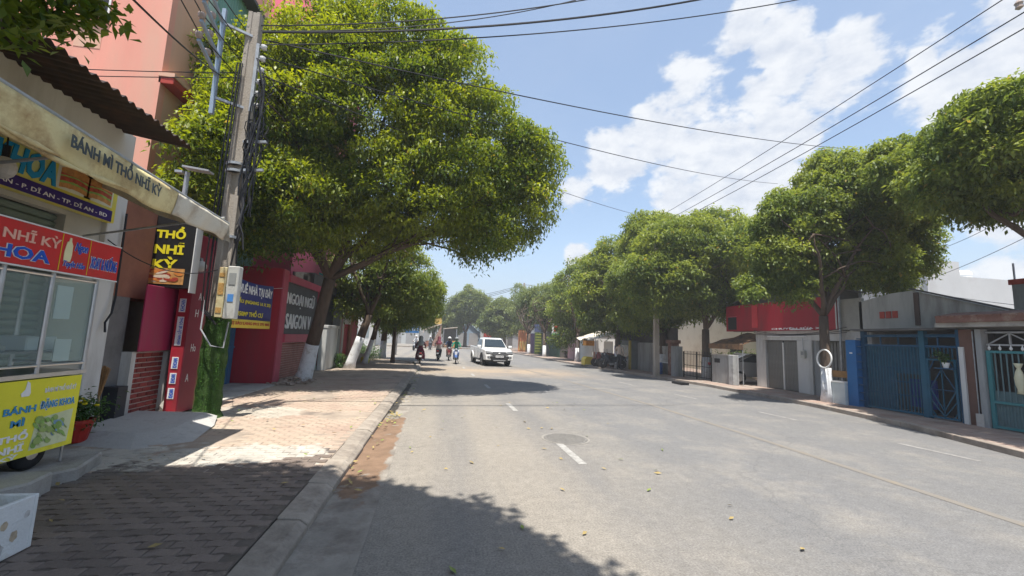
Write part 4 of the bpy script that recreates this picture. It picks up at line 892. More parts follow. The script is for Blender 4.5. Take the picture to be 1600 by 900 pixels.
# styrofoam box in the corner
fb = thing('foam_box', 'stained white styrofoam box in the bottom left corner of the pavement', 'box', (-3.3, 3.6, .0), .0)
fo = cm('styrofoam', (.72, .73, .72), .8, .05, 3, .3, 60, dirt=((.42, .36, .28), .35, 4))
def foam():
    p0 = Vector((-3.32, 3.52, .12)); mb = MB()
    x0, x1, y0, y1 = -3.66, -2.93, 3.4, 3.86
    mb.box(x0, x1, y0, y0+.035, .12, .50); mb.box(x0, x1, y1-.035, y1, .12, .50); mb.box(x0, x0+.035, y0+.035, y1-.035, .12, .50); mb.box(x1-.035, x1, y0+.035, y1-.035, .12, .50); mb.box(x0+.035, x1-.035, y0+.035, y1-.035, .12, .15)
    mb.build('tub', fo, fb, bevel=.006)
    MB().box(x0-.015, x1+.015, y0-.015, y1+.015, .47, .50)
    for k, (c_, x, z, r_) in enumerate([('grey stain', -3.38, .36, .05), ('rust stain', -3.2, .32, .035), ('grey stain', -3.1, .4, .02), ('grey stain', -3.03, .3, .03), ('rust stain', -3.45, .22, .03)]):
        m_ = cm(c_, (.5, .49, .47) if c_[0] == 'g' else (.52, .42, .3), .8, .3, 20)
        MB().add([(x+r_*q*math.cos(a), y0-.0012-.0003*k, z+r_*1.2*q*math.sin(a)) for a, q in [(i*.26, .8+.2*noise.noise(Vector((k*7.1+2*math.cos(i*.26), 2*math.sin(i*.26), k)))) for i in range(24)]], [tuple(range(24))]).build('stain', m_, fb)
    MB().box(-3.14, -3.11, y0-.003, y0-.001, .40, .43).build('red_sticker', red_vinyl, fb)
    for k, (c_, y, z, r_) in enumerate([('grey stain', 3.52, .33, .05), ('rust stain', 3.62, .36, .03), ('rust stain', 3.7, .26, .035), ('grey stain', 3.78, .38, .025), ('grey stain', 3.6, .2, .045)]):
        MB().add([(x1+.0012+.0003*k, y+r_*q*math.cos(a), z+r_*1.3*q*math.sin(a)) for a, q in [(i*.26, .8+.22*noise.noise(Vector((k*3.3+2*math.cos(i*.26), 2*math.sin(i*.26), 9)))) for i in range(24)]], [tuple(range(24))]).build('stain', C[c_], fb)
foam()
# ================================================================== RIGHT SIDE
r1 = random.Random(21)
GX = 13.3
# -- blue gate house
bh = thing('blue_gate', 'dark blue sliding gate with barred lower half and diamond patterned door', 'gate', (GX, 10, .1))
bx('post', gate_blue, bh, GX-.06, GX+.06, 11.28, 11.4, .1, 2.5); bx('post', gate_light, bh, GX-.08, GX+.06, 9.6, 9.74, .1, 2.5); bx('post', gate_blue, bh, GX-.04, GX+.06, 8.82, 8.9, .1, 2.5)
bx('top_rail', gate_blue, bh, GX-.05, GX+.05, 8.9, 11.28, 2.30, 2.38); bx('top_rail', gate_blue, bh, GX-.05, GX+.05, 8.9, 11.28, 2.02, 2.08)
bx('bottom_rail', gate_light, bh, GX-.05, GX+.05, 9.74, 11.28, .14, .2)
for z in (.62, 1.0, 1.38): bx('rail', gate_blue, bh, GX-.035, GX-.005, 9.74, 11.28, z, z+.035)
bx('corrugated_panel', cm('blue sheet', (.022, .09, .15), .5, .15, 3, dirt=((.08, .14, .18), .3, 3)), bh, GX+.03, GX+.04, 10.45, 11.28, .2, 2.02)
bx('corrugated_panel', C['blue sheet'], bh, GX+.03, GX+.04, 9.74, 10.45, 1.25, 2.02)
src = MB().box(-.012, .012, -.012, .012, 0, 1.82).build('bar', gate_light, bh, local=True)
ys = [9.8+i*.088 for i in range(17)]
for i, y in enumerate(ys): (src if i == 0 else inst(src, (0, 0, 0), bh)).location = (-.04, y-10, .1)
dr = bx('door_frame', gate_light, bh, GX-.07, GX-.02, 8.92, 8.97, .15, 1.72); bx('door_frame', gate_light, bh, GX-.07, GX-.02, 9.55, 9.6, .15, 1.72)
bx('door_frame', gate_light, bh, GX-.07, GX-.02, 8.97, 9.55, .15, .2); bx('door_frame', gate_light, bh, GX-.07, GX-.02, 8.97, 9.55, 1.67, 1.72)
yc = 9.26; zc = .9
for a, b in (((8.97, .9), (9.55, .9)), ((yc, .2), (yc, 1.67)), ((yc, .35), (8.97, .9)), ((yc, .35), (9.55, .9)), ((yc, 1.45), (8.97, .9)), ((yc, 1.45), (9.55, .9)), ((yc, .2), (8.97, .62)), ((yc, .2), (9.55, .62)), ((9.05, .2), (8.97, .34)), ((9.45, .2), (9.55, .34)), ((9.08, 1.67), (8.97, 1.4)), ((9.42, 1.67), (9.55, 1.4))):
    MB().bar((GX-.05, a[0], a[1]), (GX-.05, b[0], b[1]), .022, .022, (1, 0, 0)).build('pattern_bar', gate_blue if a[1] > .6 else gate_light, bh)
for i in range(7): bx('transom_bar', gate_light, bh, GX-.04, GX-.015, 8.99+i*.09, 9.01+i*.09, 1.76, 2.02)
for i in range(4): bx('upper_bar', gate_blue, bh, GX-.03, GX, 9.3+i*.5, 9.33+i*.5, 2.08, 2.3)
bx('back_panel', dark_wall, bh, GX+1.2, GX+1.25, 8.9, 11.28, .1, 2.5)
bx('inner_blue_panel', cm('deep blue panel', (.02, .05, .3), .5, .2, 3), bh, GX+.5, GX+.55, 9.8, 10.5, .3, 1.1)
bcol = thing('blue_column', 'bright blue metal column with a small number plate beside the blue gate', 'column', (13.2, 11.5, .1))
bx('column', cm('bright blue', (.01, .12, .33), .45, .1, 2), bcol, 13.05, 13.3, 11.42, 11.75, .1, 2.2, .006); bx('plate', white_letter, bcol, 13.04, 13.05, 11.53, 11.62, 1.76, 1.8)
for i in range(9): bx('scroll_bar', gate_blue, bcol, 13.1, 13.2, 11.3, 11.42, .3+i*.24, .33+i*.24)
cs = thing('gate_columns', 'brown column and white half column between the blue gate and the teal gate', 'column', (GX, 8.7, .1))
bx('brown_column', cm('brown column', (.15, .08, .06), .8, .15, 3), cs, GX-.05, GX+.25, 8.55, 8.82, .1, 2.5); bx('white_column', white_wall, cs, GX-.1, GX-.05, 8.72, 8.82, .1, 2.05)
bx('grey_column', grey_wall, cs, GX-.12, GX+.1, 8.32, 8.44, .1, 2.5); bx('base_block', concrete_pale, cs, GX-.14, GX-.02, 8.40, 8.55, .1, .42); bx('pipe', galv, cs, GX-.09, GX-.07, 8.5, 8.52, .3, 2.45)
# plant pot on its shelf
pp = thing('potted_plant', 'small leafy plant in a white pot on a shelf of the blue gate', 'potted plant', (GX-.15, 9.05, 1.5))
bx('shelf', gate_blue, pp, GX-.3, GX-.07, 8.88, 9.25, 1.46, 1.49); MB().lathe([(.05, 0), (.08, .14), (.07, .14), (.001, .12)], (GX-.18, 9.06, 1.49), 10).build('pot', white_paint, pp)
leaf_cloud('leaves', leaf_dark, pp, [(GX-.18, 9.06, 1.72), (GX-.18, 9.12, 1.78), (GX-.18, 9.2, 1.83)], .05, 160, .1, 4)
# -- teal gate
tg = thing('teal_gate', 'teal gate with vertical pickets, white spear tips and cream bottle ornament', 'gate', (GX, 7.8, .1))
bx('post', teal, tg, GX-.05, GX+.03, 8.22, 8.3, .12, 1.98); bx('rail', teal, tg, GX-.05, GX+.03, 6.2, 8.22, 1.92, 1.98); bx('rail', teal, tg, GX-.05, GX+.03, 6.2, 8.22, .72, .78); bx('rail', teal, tg, GX-.05, GX+.03, 6.2, 8.22, .14, .2)
bx('sheet_panel', teal_dull, tg, GX, GX+.01, 6.2, 8.22, .2, .72); bx('mid_band', teal_dull, tg, GX, GX+.01, 6.2, 8.22, .78, 1.02)
src = MB().box(-.01, .01, -.01, .01, 0, 1.14).build('bar', teal_dull, tg, local=True)
for i in range(19): (src if i == 0 else inst(src, (0, 0, 0), tg)).location = (-.03, 8.14-i*.105-7.8, .68)
for i in range(34): bx('panel_rib', teal_dull, tg, GX-.02, GX, 8.18-i*.058-.015, 8.18-i*.058, .21, .71)
for i in range(10):
    y = 8.24-i*.2; MB().lathe([(.001, 0), (.022, .03), (.03, .06), (.012, .10), (.001, .16)], (GX-.02, y, 1.98), 8).build('spear_tip', white_paint, tg)
MB().lathe([(.001, 0), (.06, .0), (.05, .1), (.075, .2), (.085, .36), (.06, .5), (.03, .58), (.05, .62), (.08, .7), (.001, .7)], (GX-.06, 7.72, 1.0), 12).build('bottle_ornament', cm('cream ornament', (.62, .6, .42), .5, .1), tg, smooth=True)
mb = MB()
for c_, s_ in (((7.1, .42), .11), ((7.22, .38), .07), ((6.98, .45), .08), ((7.33, .34), .04), ((7.0, .33), .07)): mb.ball((GX-.03, c_[0], c_[1]), (.02, s_, s_*.8), 10, .5)
mb.build('scroll_ornament', white_paint, tg)
mb = MB(); mb.bar((GX, 8.3, 2.12), (GX, 6.2, 2.12), .04); mb.bar((GX, 8.3, 2.42), (GX, 6.2, 2.42), .04)
mb.build('transom_rail', galv, tg)
for y0_, y1_ in ((8.25, 7.85), (7.45, 7.85), (7.4, 7.0), (6.6, 7.0)): MB().bar((GX, y0_, 2.14), (GX, y1_, 2.4), .025).build('transom_bar', galv, tg)
for y in (7.85, 7.42, 7.0): bx('transom_post', galv, tg, GX-.02, GX+.02, y-.015, y+.015, 2.12, 2.42)
bx('dark_interior_sheet', dark_wall, tg, GX+1.5, GX+1.55, 6, 8.5, .1, 2.5); bx('blue_curtain', C['deep blue panel'], tg, GX+.8, GX+.84, 7.0, 7.9, .7, 1.9)  # dark sheet stands in for the shade behind the gate
# -- house behind the gates
hs = thing('gate_house', 'low house with brown tiled canopy edge and stained grey parapet above the gates', 'house', (14, 9, .1))
bx('canopy_slab', concrete, hs, 12.95, 14.7, 5.5, 9.12, 2.55, 2.66); bx('tile_edge', tile_brown, hs, 12.88, 13.1, 5.5, 9.05, 2.66, 2.83, .01)
mb = MB()
for i in range(24): mb.prism([(12.86, 2.80), (13.5, 2.93), (13.5, 2.96), (12.86, 2.84)], 'y', 5.5+i*.148, 5.5+i*.148+.138)
mb.build('roof_tiles', tile_brown, hs)
bx('thin_canopy', dark_wall, hs, 12.9, 14.6, 9.12, 11.45, 2.48, 2.54)
st_ = cm('stained plaster', (.42, .41, .38), .92, .12, 1.5, .2, 20, dirt=((.2, .19, .17), .45, 1.2), streak=True)
wall = MB().prism([(12.3, 2.54), (12.3, 3.55), (11.2, 3.75), (10.6, 3.78), (10.55, 3.75), (8.2, 2.95), (8.2, 2.54)], 'x', 14.3, 14.5).build('parapet_wall', st_, hs)
MB().bar((14.25, 10.6, 3.83), (14.25, 8.0, 2.93), .12, .04).build('gable_edge', dark_wall, hs)
bx('dark_pier', cm('dark brick pier', (.1, .07, .06), .9), hs, 14.26, 14.3, 10.42, 10.55, 2.7, 3.7)
for i in range(3): bx('vent_block', cm('red vent', (.42, .07, .05), .8, .2, 10), hs, 14.27, 14.3, 11.05+i*.2, 11.2+i*.2, 2.95, 3.17)
bx('side_wall', st_, hs, 14.5, 20, 12.1, 12.3, .1, 3.5); bx('body', dark_wall, hs, 14.6, 20, 5, 12.1, 2.66, 2.9); bx('rear_wall', dark_wall, hs, 16.5, 16.6, 5, 12.1, .1, 2.66)
MB().ball((13.9, 9.25, 2.72), (.3, .25, .14), 10, .5).build('mortar_lump', concrete_pale, hs)
# -- houses behind
wb = thing('white_building', 'large plain white building with a taller stair block rising behind the low houses', 'building', (33, 24, 0))
pw = cm('bright white wall', (.47, .49, .49), .85, .07, .4, dirt=((.4, .4, .39), .3, .3))
a_ = PY(1455, 405, 22); b_ = PY(1488, 432, 22); c_ = PY(1600, 437, 22)
bx('main_block', pw, wb, b_.x, 48, 22, 34, 0, PY(1540, 435, 22).z); bx('stair_block', pw, wb, PY(1437, 430, 22).x, b_.x+.02, 21.6, 30, 0, PY(1470, 407, 21.6).z)
bx('grey_edge', grey_wall, wb, PY(1437, 430, 22).x-.6, PY(1437, 430, 22).x, 21.9, 30, 0, 6.2); MB().bar((b_.x, 21.97, 3.9), (48, 21.97, 3.4), .06).build('conduit', galv, wb)
tk = thing('water_tank', 'round white rooftop water tank on the big white building', 'water tank', (PY(1504, 432, 23.5).x, 23.5, 7))
p_ = PY(1504, 432, 23.5); MB().lathe([(.001, -.4), (.48, -.4), (.48, .1), (.5, .14), (.5, .2), (.48, .24), (.47, .36), (.3, .5), (.001, .52)], (p_.x, 23.5, p_.z-.1), 20).build('tank', white_paint, tk, smooth=False)
gh = thing('grey_block_house', 'bare grey block house with a brick coloured parapet at the right edge', 'house', (20, 5, 0))
p_ = PX(1580, 437, 17); bx('wall', grey_wall, gh, 17, 26, -4, p_.y, 0, p_.z-.16); bx('parapet', C['red vent'], gh, 16.95, 26, -4, p_.y+.05, p_.z-.16, p_.z); MB().tube([(17.05, p_.y-.05, p_.z), (17.05, p_.y-.05, p_.z+.5)], .025).build('rod', galv, gh)
# -- red shop
RX = 14.5
sh2 = thing('red_sign_shop', 'white fronted shop under a long deep red signboard with grey folding doors', 'shop', (RX, 16, .1))
bx('fascia', white_wall, sh2, RX-.1, RX+.2, 13.0, 17.3, 2.2, 2.6); bx('pillar', white_wall, sh2, RX-.12, RX+.2, 14.35, 15.05, .1, 2.2, .01); bx('pillar', white_wall, sh2, RX-.12, RX+.2, 16.75, 17.3, .1, 2.2, .01); bx('thin_pillar', grey_wall, sh2, RX-.05, RX+.2, 14.1, 14.33, .1, 2.2)
fold = cm('folding door grey', (.2, .2, .19), .55, .14, 3, metal=.2)
dsrc = MB().box(-.01, .02, 0, .07, 0, 2.05).build('door_slat', fold, sh2, local=True)
ys_ = [15.08+i*.083 for i in range(20) if not 9 <= i <= 9]
for i, y in enumerate(ys_): (dsrc if i == 0 else inst(dsrc, (0, 0, 0), sh2)).location = (.0, y-16, .02)
bx('door_strip', white_paint, sh2, RX-.02, RX+.02, 15.84, 15.9, .12, 2.1)
for i in range(24): inst(dsrc, (.1+(.02 if i % 2 else 0), 12.35+i*.072-16, .02), sh2)
bx('dark_opening_fill', dark_wall, sh2, RX+.3, RX+.35, 12.3, 17.2, .1, 2.4); bx('upper_band', white_wall, sh2, RX-.1, RX+.2, 12.2, 13.0, 2.2, 2.55)  # dark sheet behind the doors stands in for the shade indoors
bx('light_strip', white_paint, sh2, RX-.13, RX-.1, 14.6, 15.6, 2.34, 2.38); bx('light_strip', white_paint, sh2, RX-.13, RX-.1, 15.9, 16.6, 2.34, 2.38)
bx('side_wall', white_wall, sh2, RX, 22, 17.3, 17.45, .1, 3.4)
MB().prism([(12.7, 2.6), (19.3, 2.6), (19.3, 3.9), (15.6, 4.6), (12.7, 4.0)], 'x', RX+.25, RX+.4).build('gable_wall', cm('grey gable', (.2, .2, .19), .9, .2, 1), sh2)
MB().bar((RX+.1, 15.6, 4.62), (RX+.1, 12.5, 3.95), .5, .05).build('roof_edge', dark_wall, sh2); MB().bar((RX+.1, 15.6, 4.62), (RX+.1, 19.4, 3.9), .5, .05).build('roof_edge', dark_wall, sh2)
bx('signboard', red_sheet, sh2, RX-.25, RX-.12, 13.1, 19.15, 2.6, 3.86)
bx('fabric_fold', cm('brighter red', (.55, .05, .06), .5, .1, 3), sh2, RX-.27, RX-.25, 17.0, 17.35, 2.75, 3.8)
bx('sign_frame', white_paint, sh2, RX-.27, RX-.25, 13.1, 13.14, 2.6, 3.86); bx('grey_board', cm('grey board', (.35, .34, .3), .8, .15, 2), sh2, RX-.2, RX-.1, 12.2, 13.02, 2.6, 3.7)
bx('picture', black, sh2, RX-.26, RX-.25, 18.4, 19.0, 2.68, 3.3); bx('picture_edge', C['pinkish red'], sh2, RX-.265, RX-.26, 18.35, 19.05, 3.3, 3.34)
text('CHUYÊN SỬA XE', (RX-.255, 16.2, 2.64), YN, UP, 2.6, .1, white_letter, sh2, .004, .03)
bx('base_strip', white_letter, sh2, RX-.258, RX-.25, 14.2, 15.2, 2.62, 2.66)
bx('pipe', galv, sh2, RX-.3, RX-.24, 12.95, 13.01, .1, 3.9)
plank = thing('wooden_plank', 'weathered brown plank held across the front of the folding gate behind the ringed tree', 'plank', (13.4, 12.1, 1.0))
bx('board', cm('plank wood', (.3, .16, .06), .8, .3, 5), plank, 13.3, 13.36, 11.76, 12.85, .95, 1.17)
cab = thing('white_cabinet', 'small pale cabinet on the pavement beside the blue column', 'cabinet', (13, 11.9, .1))
bx('body', cm('pale blue grey', (.5, .56, .57), .6, .08, 3), cab, 12.95, 13.3, 11.76, 12.22, .1, .8, .01); bx('lid', white_paint, cab, 12.93, 13.32, 11.75, 12.23, .8, .84)
# -- yard with tarpaulin and a silver car
yd = thing('tarpaulin_shelter', 'ragged brown tarpaulin shelter left of the red signboard shop', 'shelter', (14.6, 18.3, .1))
vs = []; fs = []
for i in range(21):
    for j in range(7):
        t = i/20; s_ = j/6; vs.append((13.7+2.2*s_, 17.3+2.5*t, 1.95+.6*s_+.05*math.sin(t*9)+.04*math.sin(s_*11+t*4)-.12*math.sin(t*math.pi)))
for i in range(20):
    for j in range(6): a = i*7+j; fs.append((a, a+1, a+8, a+7))
MB().add(vs, fs).build('tarpaulin', cm('tarp', (.3, .17, .09), .85, .25, 3, .3, 20, dirt=((.12, .09, .07), .5, 4)), yd).modifiers.new('t', 'SOLIDIFY').thickness = .01
for (x, y) in ((13.75, 17.4), (13.75, 19.7)): MB().tube([(x, y, .1), (x, y, 2.0)], .025, 8).build('pole', galv, yd)
bx('hanging_edge', C['tarp'], yd, 13.69, 13.7, 17.3, 19.8, 1.72, 1.97)
def simple_car(name, label, loc, rz, paint, L_=4.3, W_=1.72, H_=1.45, detail=True):
    t = thing(name, label, 'car', loc, rz)
    side = [(-2.1, .35), (-2.12, .7), (-2.0, .88), (-1.15, 1.0), (-.55, 1.4), (.75, 1.45), (1.5, 1.05), (2.05, .98), (2.15, .6), (2.1, .32)]
    MB().prism([(a*L_/4.3, b*H_/1.45) for a, b in side], 'x', -W_/2, W_/2).build('body', paint, t, local=True, bevel=.06)
    g_ = cm('car glass', (.02, .03, .035), .08, .1, 2, spec=.8)
    for s_ in (-1, 1): MB().prism([(-1.05, 1.0), (-.5, 1.34), (.7, 1.38), (1.3, 1.05)], 'x', s_*(W_/2+.002)-.004, s_*(W_/2+.002)+.004).build('side_window', g_, t, local=True)
    MB().add([(-W_/2+.1, 1.42, 1.14), (W_/2-.1, 1.42, 1.14), (W_/2-.15, .85, 1.42), (-W_/2+.15, .85, 1.42)], [(0, 1, 2, 3)]).build('rear_window', g_, t, local=True)
    MB().add([(-W_/2+.1, -1.12, 1.04), (W_/2-.1, -1.12, 1.04), (W_/2-.15, -.6, 1.38), (-W_/2+.15, -.6, 1.38)], [(0, 1, 2, 3)]).build('windscreen', g_, t, local=True)
    for x in (-W_/2+.08, W_/2-.08):
        for y in (-1.3, 1.3):
            MB().lathe([(.2, -.09), (.3, -.08), (.31, 0), (.3, .08), (.2, .09)], (x, y, .31), 16, Matrix.Rotation(math.pi/2, 3, 'Y')).build('wheel', rubber, t, local=True)
            MB().lathe([(.02, -.1), (.19, -.095), (.19, .095), (.02, .1)], (x, y, .31), 12, Matrix.Rotation(math.pi/2, 3, 'Y')).build('hubcap', steel, t, local=True)
    for s_ in (-1, 1):
        bx('tail_light', red_vinyl, t, s_*.65-.14, s_*.65+.14, 2.08, 2.16, .78, .9, local=True); bx('headlight', C['porcelain'], t, s_*.62-.14, s_*.62+.14, -2.14, -2.06, .66, .78, local=True)
    return t
simple_car('parked_car', 'silver car parked in the yard beneath the ragged tarpaulin', (15.6, 18.6, .1), R(75), cm('silver paint', (.42, .44, .45), .3, .05, 2, metal=.6))
# -- grey wall and iron gate
fw = thing('grey_wall', 'plain grey rendered wall with end pillars right of the iron gate', 'wall', (12.9, 18.2, .1))
bx('wall', grey_wall, fw, 13.3, 13.45, 17.65, 19.0, .1, 1.42, .006); bx('pillar', cm('light grey wall', (.42, .43, .43), .9, .1, 2, dirt=((.2, .2, .2), .3, 1.5)), fw, 13.2, 13.5, 17.35, 17.65, .1, 1.45, .01); bx('coping', concrete, fw, 13.25, 13.5, 17.65, 19.0, 1.42, 1.47); bx('vent', black, fw, 13.29, 13.3, 18.4, 18.8, 1.05, 1.25)
ig = thing('iron_gate', 'thin dark iron double gate through which a pale yard shows', 'gate', (12.9, 20, .1))
for y in (19.05, 20.25, 21.45): bx('post', black, ig, 13.28, 13.33, y, y+.05, .1, 1.5)
for z in (.2, .75, 1.35): bx('rail', black, ig, 13.29, 13.32, 19.1, 21.45, z, z+.03)
src = MB().box(-.009, .009, -.009, .009, 0, 1.35).build('bar', black, ig, local=True)
for i in range(17): (src if i == 0 else inst(src, (0, 0, 0), ig)).location = (.4, 19.2+i*.135-20, .08)
pi_ = thing('gate_pillar', 'grey gate pillar with a wide brown cap between picket fence and iron gate', 'pillar', (13, 21.8, .1))
bx('shaft', grey_wall, pi_, 12.85, 13.3, 21.55, 22.0, .1, 1.75, .01); bx('brown_shaft', tile_brown, pi_, 12.9, 13.35, 22.0, 22.4, .1, 1.9); bx('cap', tile_brown, pi_, 12.8, 13.45, 21.95, 22.5, 1.9, 2.1, .02)
pf = thing('picket_fence', 'white picket railing on a low dark wall beside the brown capped pillar', 'fence', (13, 23, .1))
bx('low_wall', C['dark grey wall'], pf, 13.0, 13.15, 22.5, 24.3, .1, .75); bx('coping', white_paint, pf, 12.98, 13.17, 22.5, 24.3, .75, .79)
for z in (.95, 1.5): bx('rail', black, pf, 13.05, 13.09, 22.5, 24.3, z, z+.04)
src = MB().box(-.012, .012, -.02, .02, 0, .95).build('picket', white_paint, pf, local=True)
for i in range(13): (src if i == 0 else inst(src, (0, 0, 0), pf)).location = (.04, 22.6+i*.135-23, .68)
bbl = thing('blue_barrel', 'blue plastic barrel standing by the foot of the low dark fence wall', 'barrel', (12.6, 23.0, .1))
MB().lathe([(.24, 0), (.28, .05), (.28, .3), (.29, .32), (.28, .34), (.28, .58), (.25, .64), (.001, .64)], (12.6, 23.0, .1), 16).build('body', cm('blue plastic', (.02, .09, .3), .4, .1, 3), bbl, smooth=True); MB().lathe([(.26, 0), (.26, .03), (.001, .03)], (12.6, 23, .745), 16).build('lid', C['blue plastic'], bbl)
# wall run + kiosk
ku = thing('grey_panel_wall', 'shaded grey panel wall between kiosk and utility pole on the right', 'wall', (12.9, 25, .1))
bx('wall', grey_wall, ku, 13.0, 13.2, 24.3, 26.4, .1, 1.9); bx('dark_rear', dark_wall, ku, 13.4, 13.6, 22.5, 31, .1, 2.8); bx('eave', tile_brown, ku, 12.7, 14.4, 24.2, 31, 2.75, 2.85)
kk = thing('kiosk', 'dark kiosk front with blue panel at left and yellow post at right', 'kiosk', (12.6, 27.8, .1))
bx('front', cm('kiosk grey', (.2, .22, .22), .7, .15, 3), kk, 12.6, 13.2, 26.5, 29.2, .1, 2.0); bx('blue_panel', C['deep blue panel'], kk, 12.56, 12.6, 28.3, 29.2, .5, 1.6); bx('yellow_post', cm('dull yellow', (.5, .38, .1), .7), kk, 12.5, 12.6, 26.5, 26.7, .1, 2.0); bx('shelf', concrete_pale, kk, 12.45, 12.6, 26.7, 28.2, .1, .75); bx('window', C['car glass'], kk, 12.58, 12.6, 26.8, 28.2, .9, 1.7)
# pale yard wall and houses seen through the gates
yw = thing('pale_house', 'pale cream stained house wall standing back behind the iron gate', 'house', (20, 22, 0))
bx('wall', cm('cream stained wall', (.6, .56, .47), .9, .12, .6, dirt=((.4, .35, .28), .4, .6)), yw, 19, 19.3, 19.2, 36, 0, 4.6); bx('end_wall', white_wall, yw, 19, 28, 19.0, 19.2, 0, 4.2); bx('window', black, yw, 18.98, 19, 24, 25.2, 1, 2.2)
for (x, y, s, m_, l_, c_) in ((15.5, 20.5, .3, 'orange plastic', 'orange plastic crate lying in the yard behind the iron gate', (.6, .15, .03)), (16.5, 22, .35, 'pale crate', 'pale box lying in the yard behind the iron gate', (.5, .5, .45))):
    t = thing('crate', l_, 'crate', (x, y, .1)); mm_ = cm(m_, c_, .5, .1, 4)
    mb = MB(); mb.box(x-s, x+s, y-s*.7, y+s*.7, .1, .14)
    for z in (.16, .26, .36): mb.box(x-s, x+s, y-s*.7, y-s*.7+.02, z, z+.07); mb.box(x-s, x+s, y+s*.7-.02, y+s*.7, z, z+.07); mb.box(x-s, x-s+.02, y-s*.7, y+s*.7, z, z+.07); mb.box(x+s-.02, x+s, y-s*.7, y+s*.7, z, z+.07)
    mb.build('body', mm_, t)
ybsh = thing('yard_shrub', 'light green shrub growing in the sunny yard behind the iron gate', 'shrub', (17, 23, .1))
leaf_cloud('foliage', leafmat('shrub leaf', (.12, .2, .05), (.25, .32, .08)), ybsh, [(17+r1.uniform(-1.3, 1.3), 22.5+r1.uniform(-1.2, 1.2), .2+r1.uniform(0, 1.3)) for _ in range(60)], .15, 3500, .13, 12); MB().tube([(17, 22.5, .05), (17, 22.5, 1)], .03).build('stem', bark, ybsh)
# stall awning, bikes, shutters further along
sa = thing('stall_awning', 'pale drooping awning of a pavement repair stall over parked motorbikes', 'awning', (12, 31, .1))
vs = []; fs = []
for i in range(17):
    for j in range(5):
        t = i/16; s_ = j/4; vs.append((11.2+2.0*s_, 29.4+4.6*t, 2.05+.65*s_+.05*math.sin(t*14)-.1*math.sin(t*math.pi*2)**2*(1-s_)))
for i in range(16):
    for j in range(4): a = i*5+j; fs.append((a, a+1, a+6, a+5))
MB().add(vs, fs).build('cloth', cloth_w, sa).modifiers.new('t', 'SOLIDIFY').thickness = .01
for y in (29.6, 33.8): MB().tube([(11.25, y, .1), (11.25, y, 2.1)], .025, 6).build('pole', galv, sa)
bx('counter', brown_wall, sa, 12.4, 12.9, 30, 33, .1, 1.0); bx('orange_goods', cm('orange goods', (.6, .28, .06), .6, .3, 10), sa, 11.6, 12.3, 32.6, 33.4, 1.5, 1.9); bx('pale_board', white_paint, sa, 12.95, 13.0, 30.5, 32.2, .8, 1.9)
ybx = thing('yellow_box', 'bright yellow covered box standing on the right kerb edge before the parked motorbikes', 'box', (10.8, 29.7, .1))
MB().prism([(-.45, 0), (.45, 0), (.45, .4), (.1, .62), (-.3, .62), (-.45, .45)], 'y', -.4, .4).build('body', cm('yellow cover', (.75, .55, .06), .5, .1, 3), ybx, local=True, bevel=.03); bx('base', C['pale crate'], ybx, 10.37, 11.23, 29.28, 30.12, .1, .16)
def front(name, label, cat, x, y0, y1, z1, m, extra=None, door=None):
    t = thing(name, label, cat, (x, (y0+y1)/2, 0)); bx('wall', m, t, x, x+6, y0, y1, 0, z1)
    bx('roof_slab', dark_wall, t, x-.3, x+6.2, y0-.05, y1+.05, z1, z1+.12)
    if door: 
        n_ = max(3, int((y1-y0-.6)/.3))
        for i in range(n_): a = y0+.3+i*(y1-y0-.6)/n_; bx('door_panel', door, t, x-.04, x-.003, a, a+(y1-y0-.6)/n_-.03, .1, min(2.6, z1-.4))
    return t
front('white_gate_house', 'low frontage with white corrugated sheet gate right of the yellow box', 'house', 12.9, 34.2, 38, 2.3, white_wall, door=white_paint)
front('pink_gate_house', 'low frontage with dull pink sheet gate left of the white sheet gate', 'house', 12.5, 38.2, 40.5, 2.4, cm('dull pink', (.42, .25, .25), .8), door=cm('pink gate', (.4, .24, .25), .6))
f_ = front('green_shop', 'dark green shop front under a white signboard with red emblem, right row', 'shop', 11.9, 41, 45.5, 4.2, dark_wall, door=cm('dark green', (.015, .06, .04), .6))
bx('sign_panel', white_paint, f_, 11.1, 11.9, 41.5, 41.6, 2.4, 3.5); bx('red_emblem', red_vinyl, f_, 11.3, 11.7, 41.48, 41.5, 2.75, 3.3); bx('green_strip', cm('sign green', (.1, .4, .12), .5), f_, 11.1, 11.9, 41.48, 41.5, 2.4, 2.52)
f_ = front('blue_sign_shop', 'narrow shop with dark blue sign above a yellow green menu column', 'shop', 11.6, 47, 51, 3.6, grey_wall, door=dark_wall)
bx('blue_sign', cm('dusty blue sign', (.08, .1, .2), .6), f_, 10.6, 11.6, 47.4, 47.5, 2.7, 3.6); bx('menu_board', cm('menu green', (.09, .13, .04), .6, .2, 4), f_, 10.65, 11.5, 47.4, 47.5, .2, 2.65)
for i in range(7): bx('menu_line', cm('menu yellow', (.26, .29, .07), .5), f_, 10.72, 11.42, 47.38, 47.4, .42+i*.32, .58+i*.32)
f_ = front('purple_door_shop', 'white walled shop with dark purple doorway further down the right row', 'shop', 11.7, 51.5, 56, 3.4, white_wall, door=cm('dusky purple', (.08, .05, .12), .6))
f_ = front('orange_building', 'small orange painted building with yellow panels at the far right bend', 'building', 11.8, 57.3, 63, 3.2, cm('orange paint', (.5, .2, .09), .7, .1, 1), door=cm('yellow panel', (.5, .36, .12), .6))
bx('front_wall', C['orange paint'], f_, 10.5, 11.75, 57, 57.2, 0, 3.0)
for i in range(3): bx('yellow_panel', C['yellow panel'], f_, 10.6+i*.38, 10.88+i*.38, 56.95, 57, .3, 1.5)
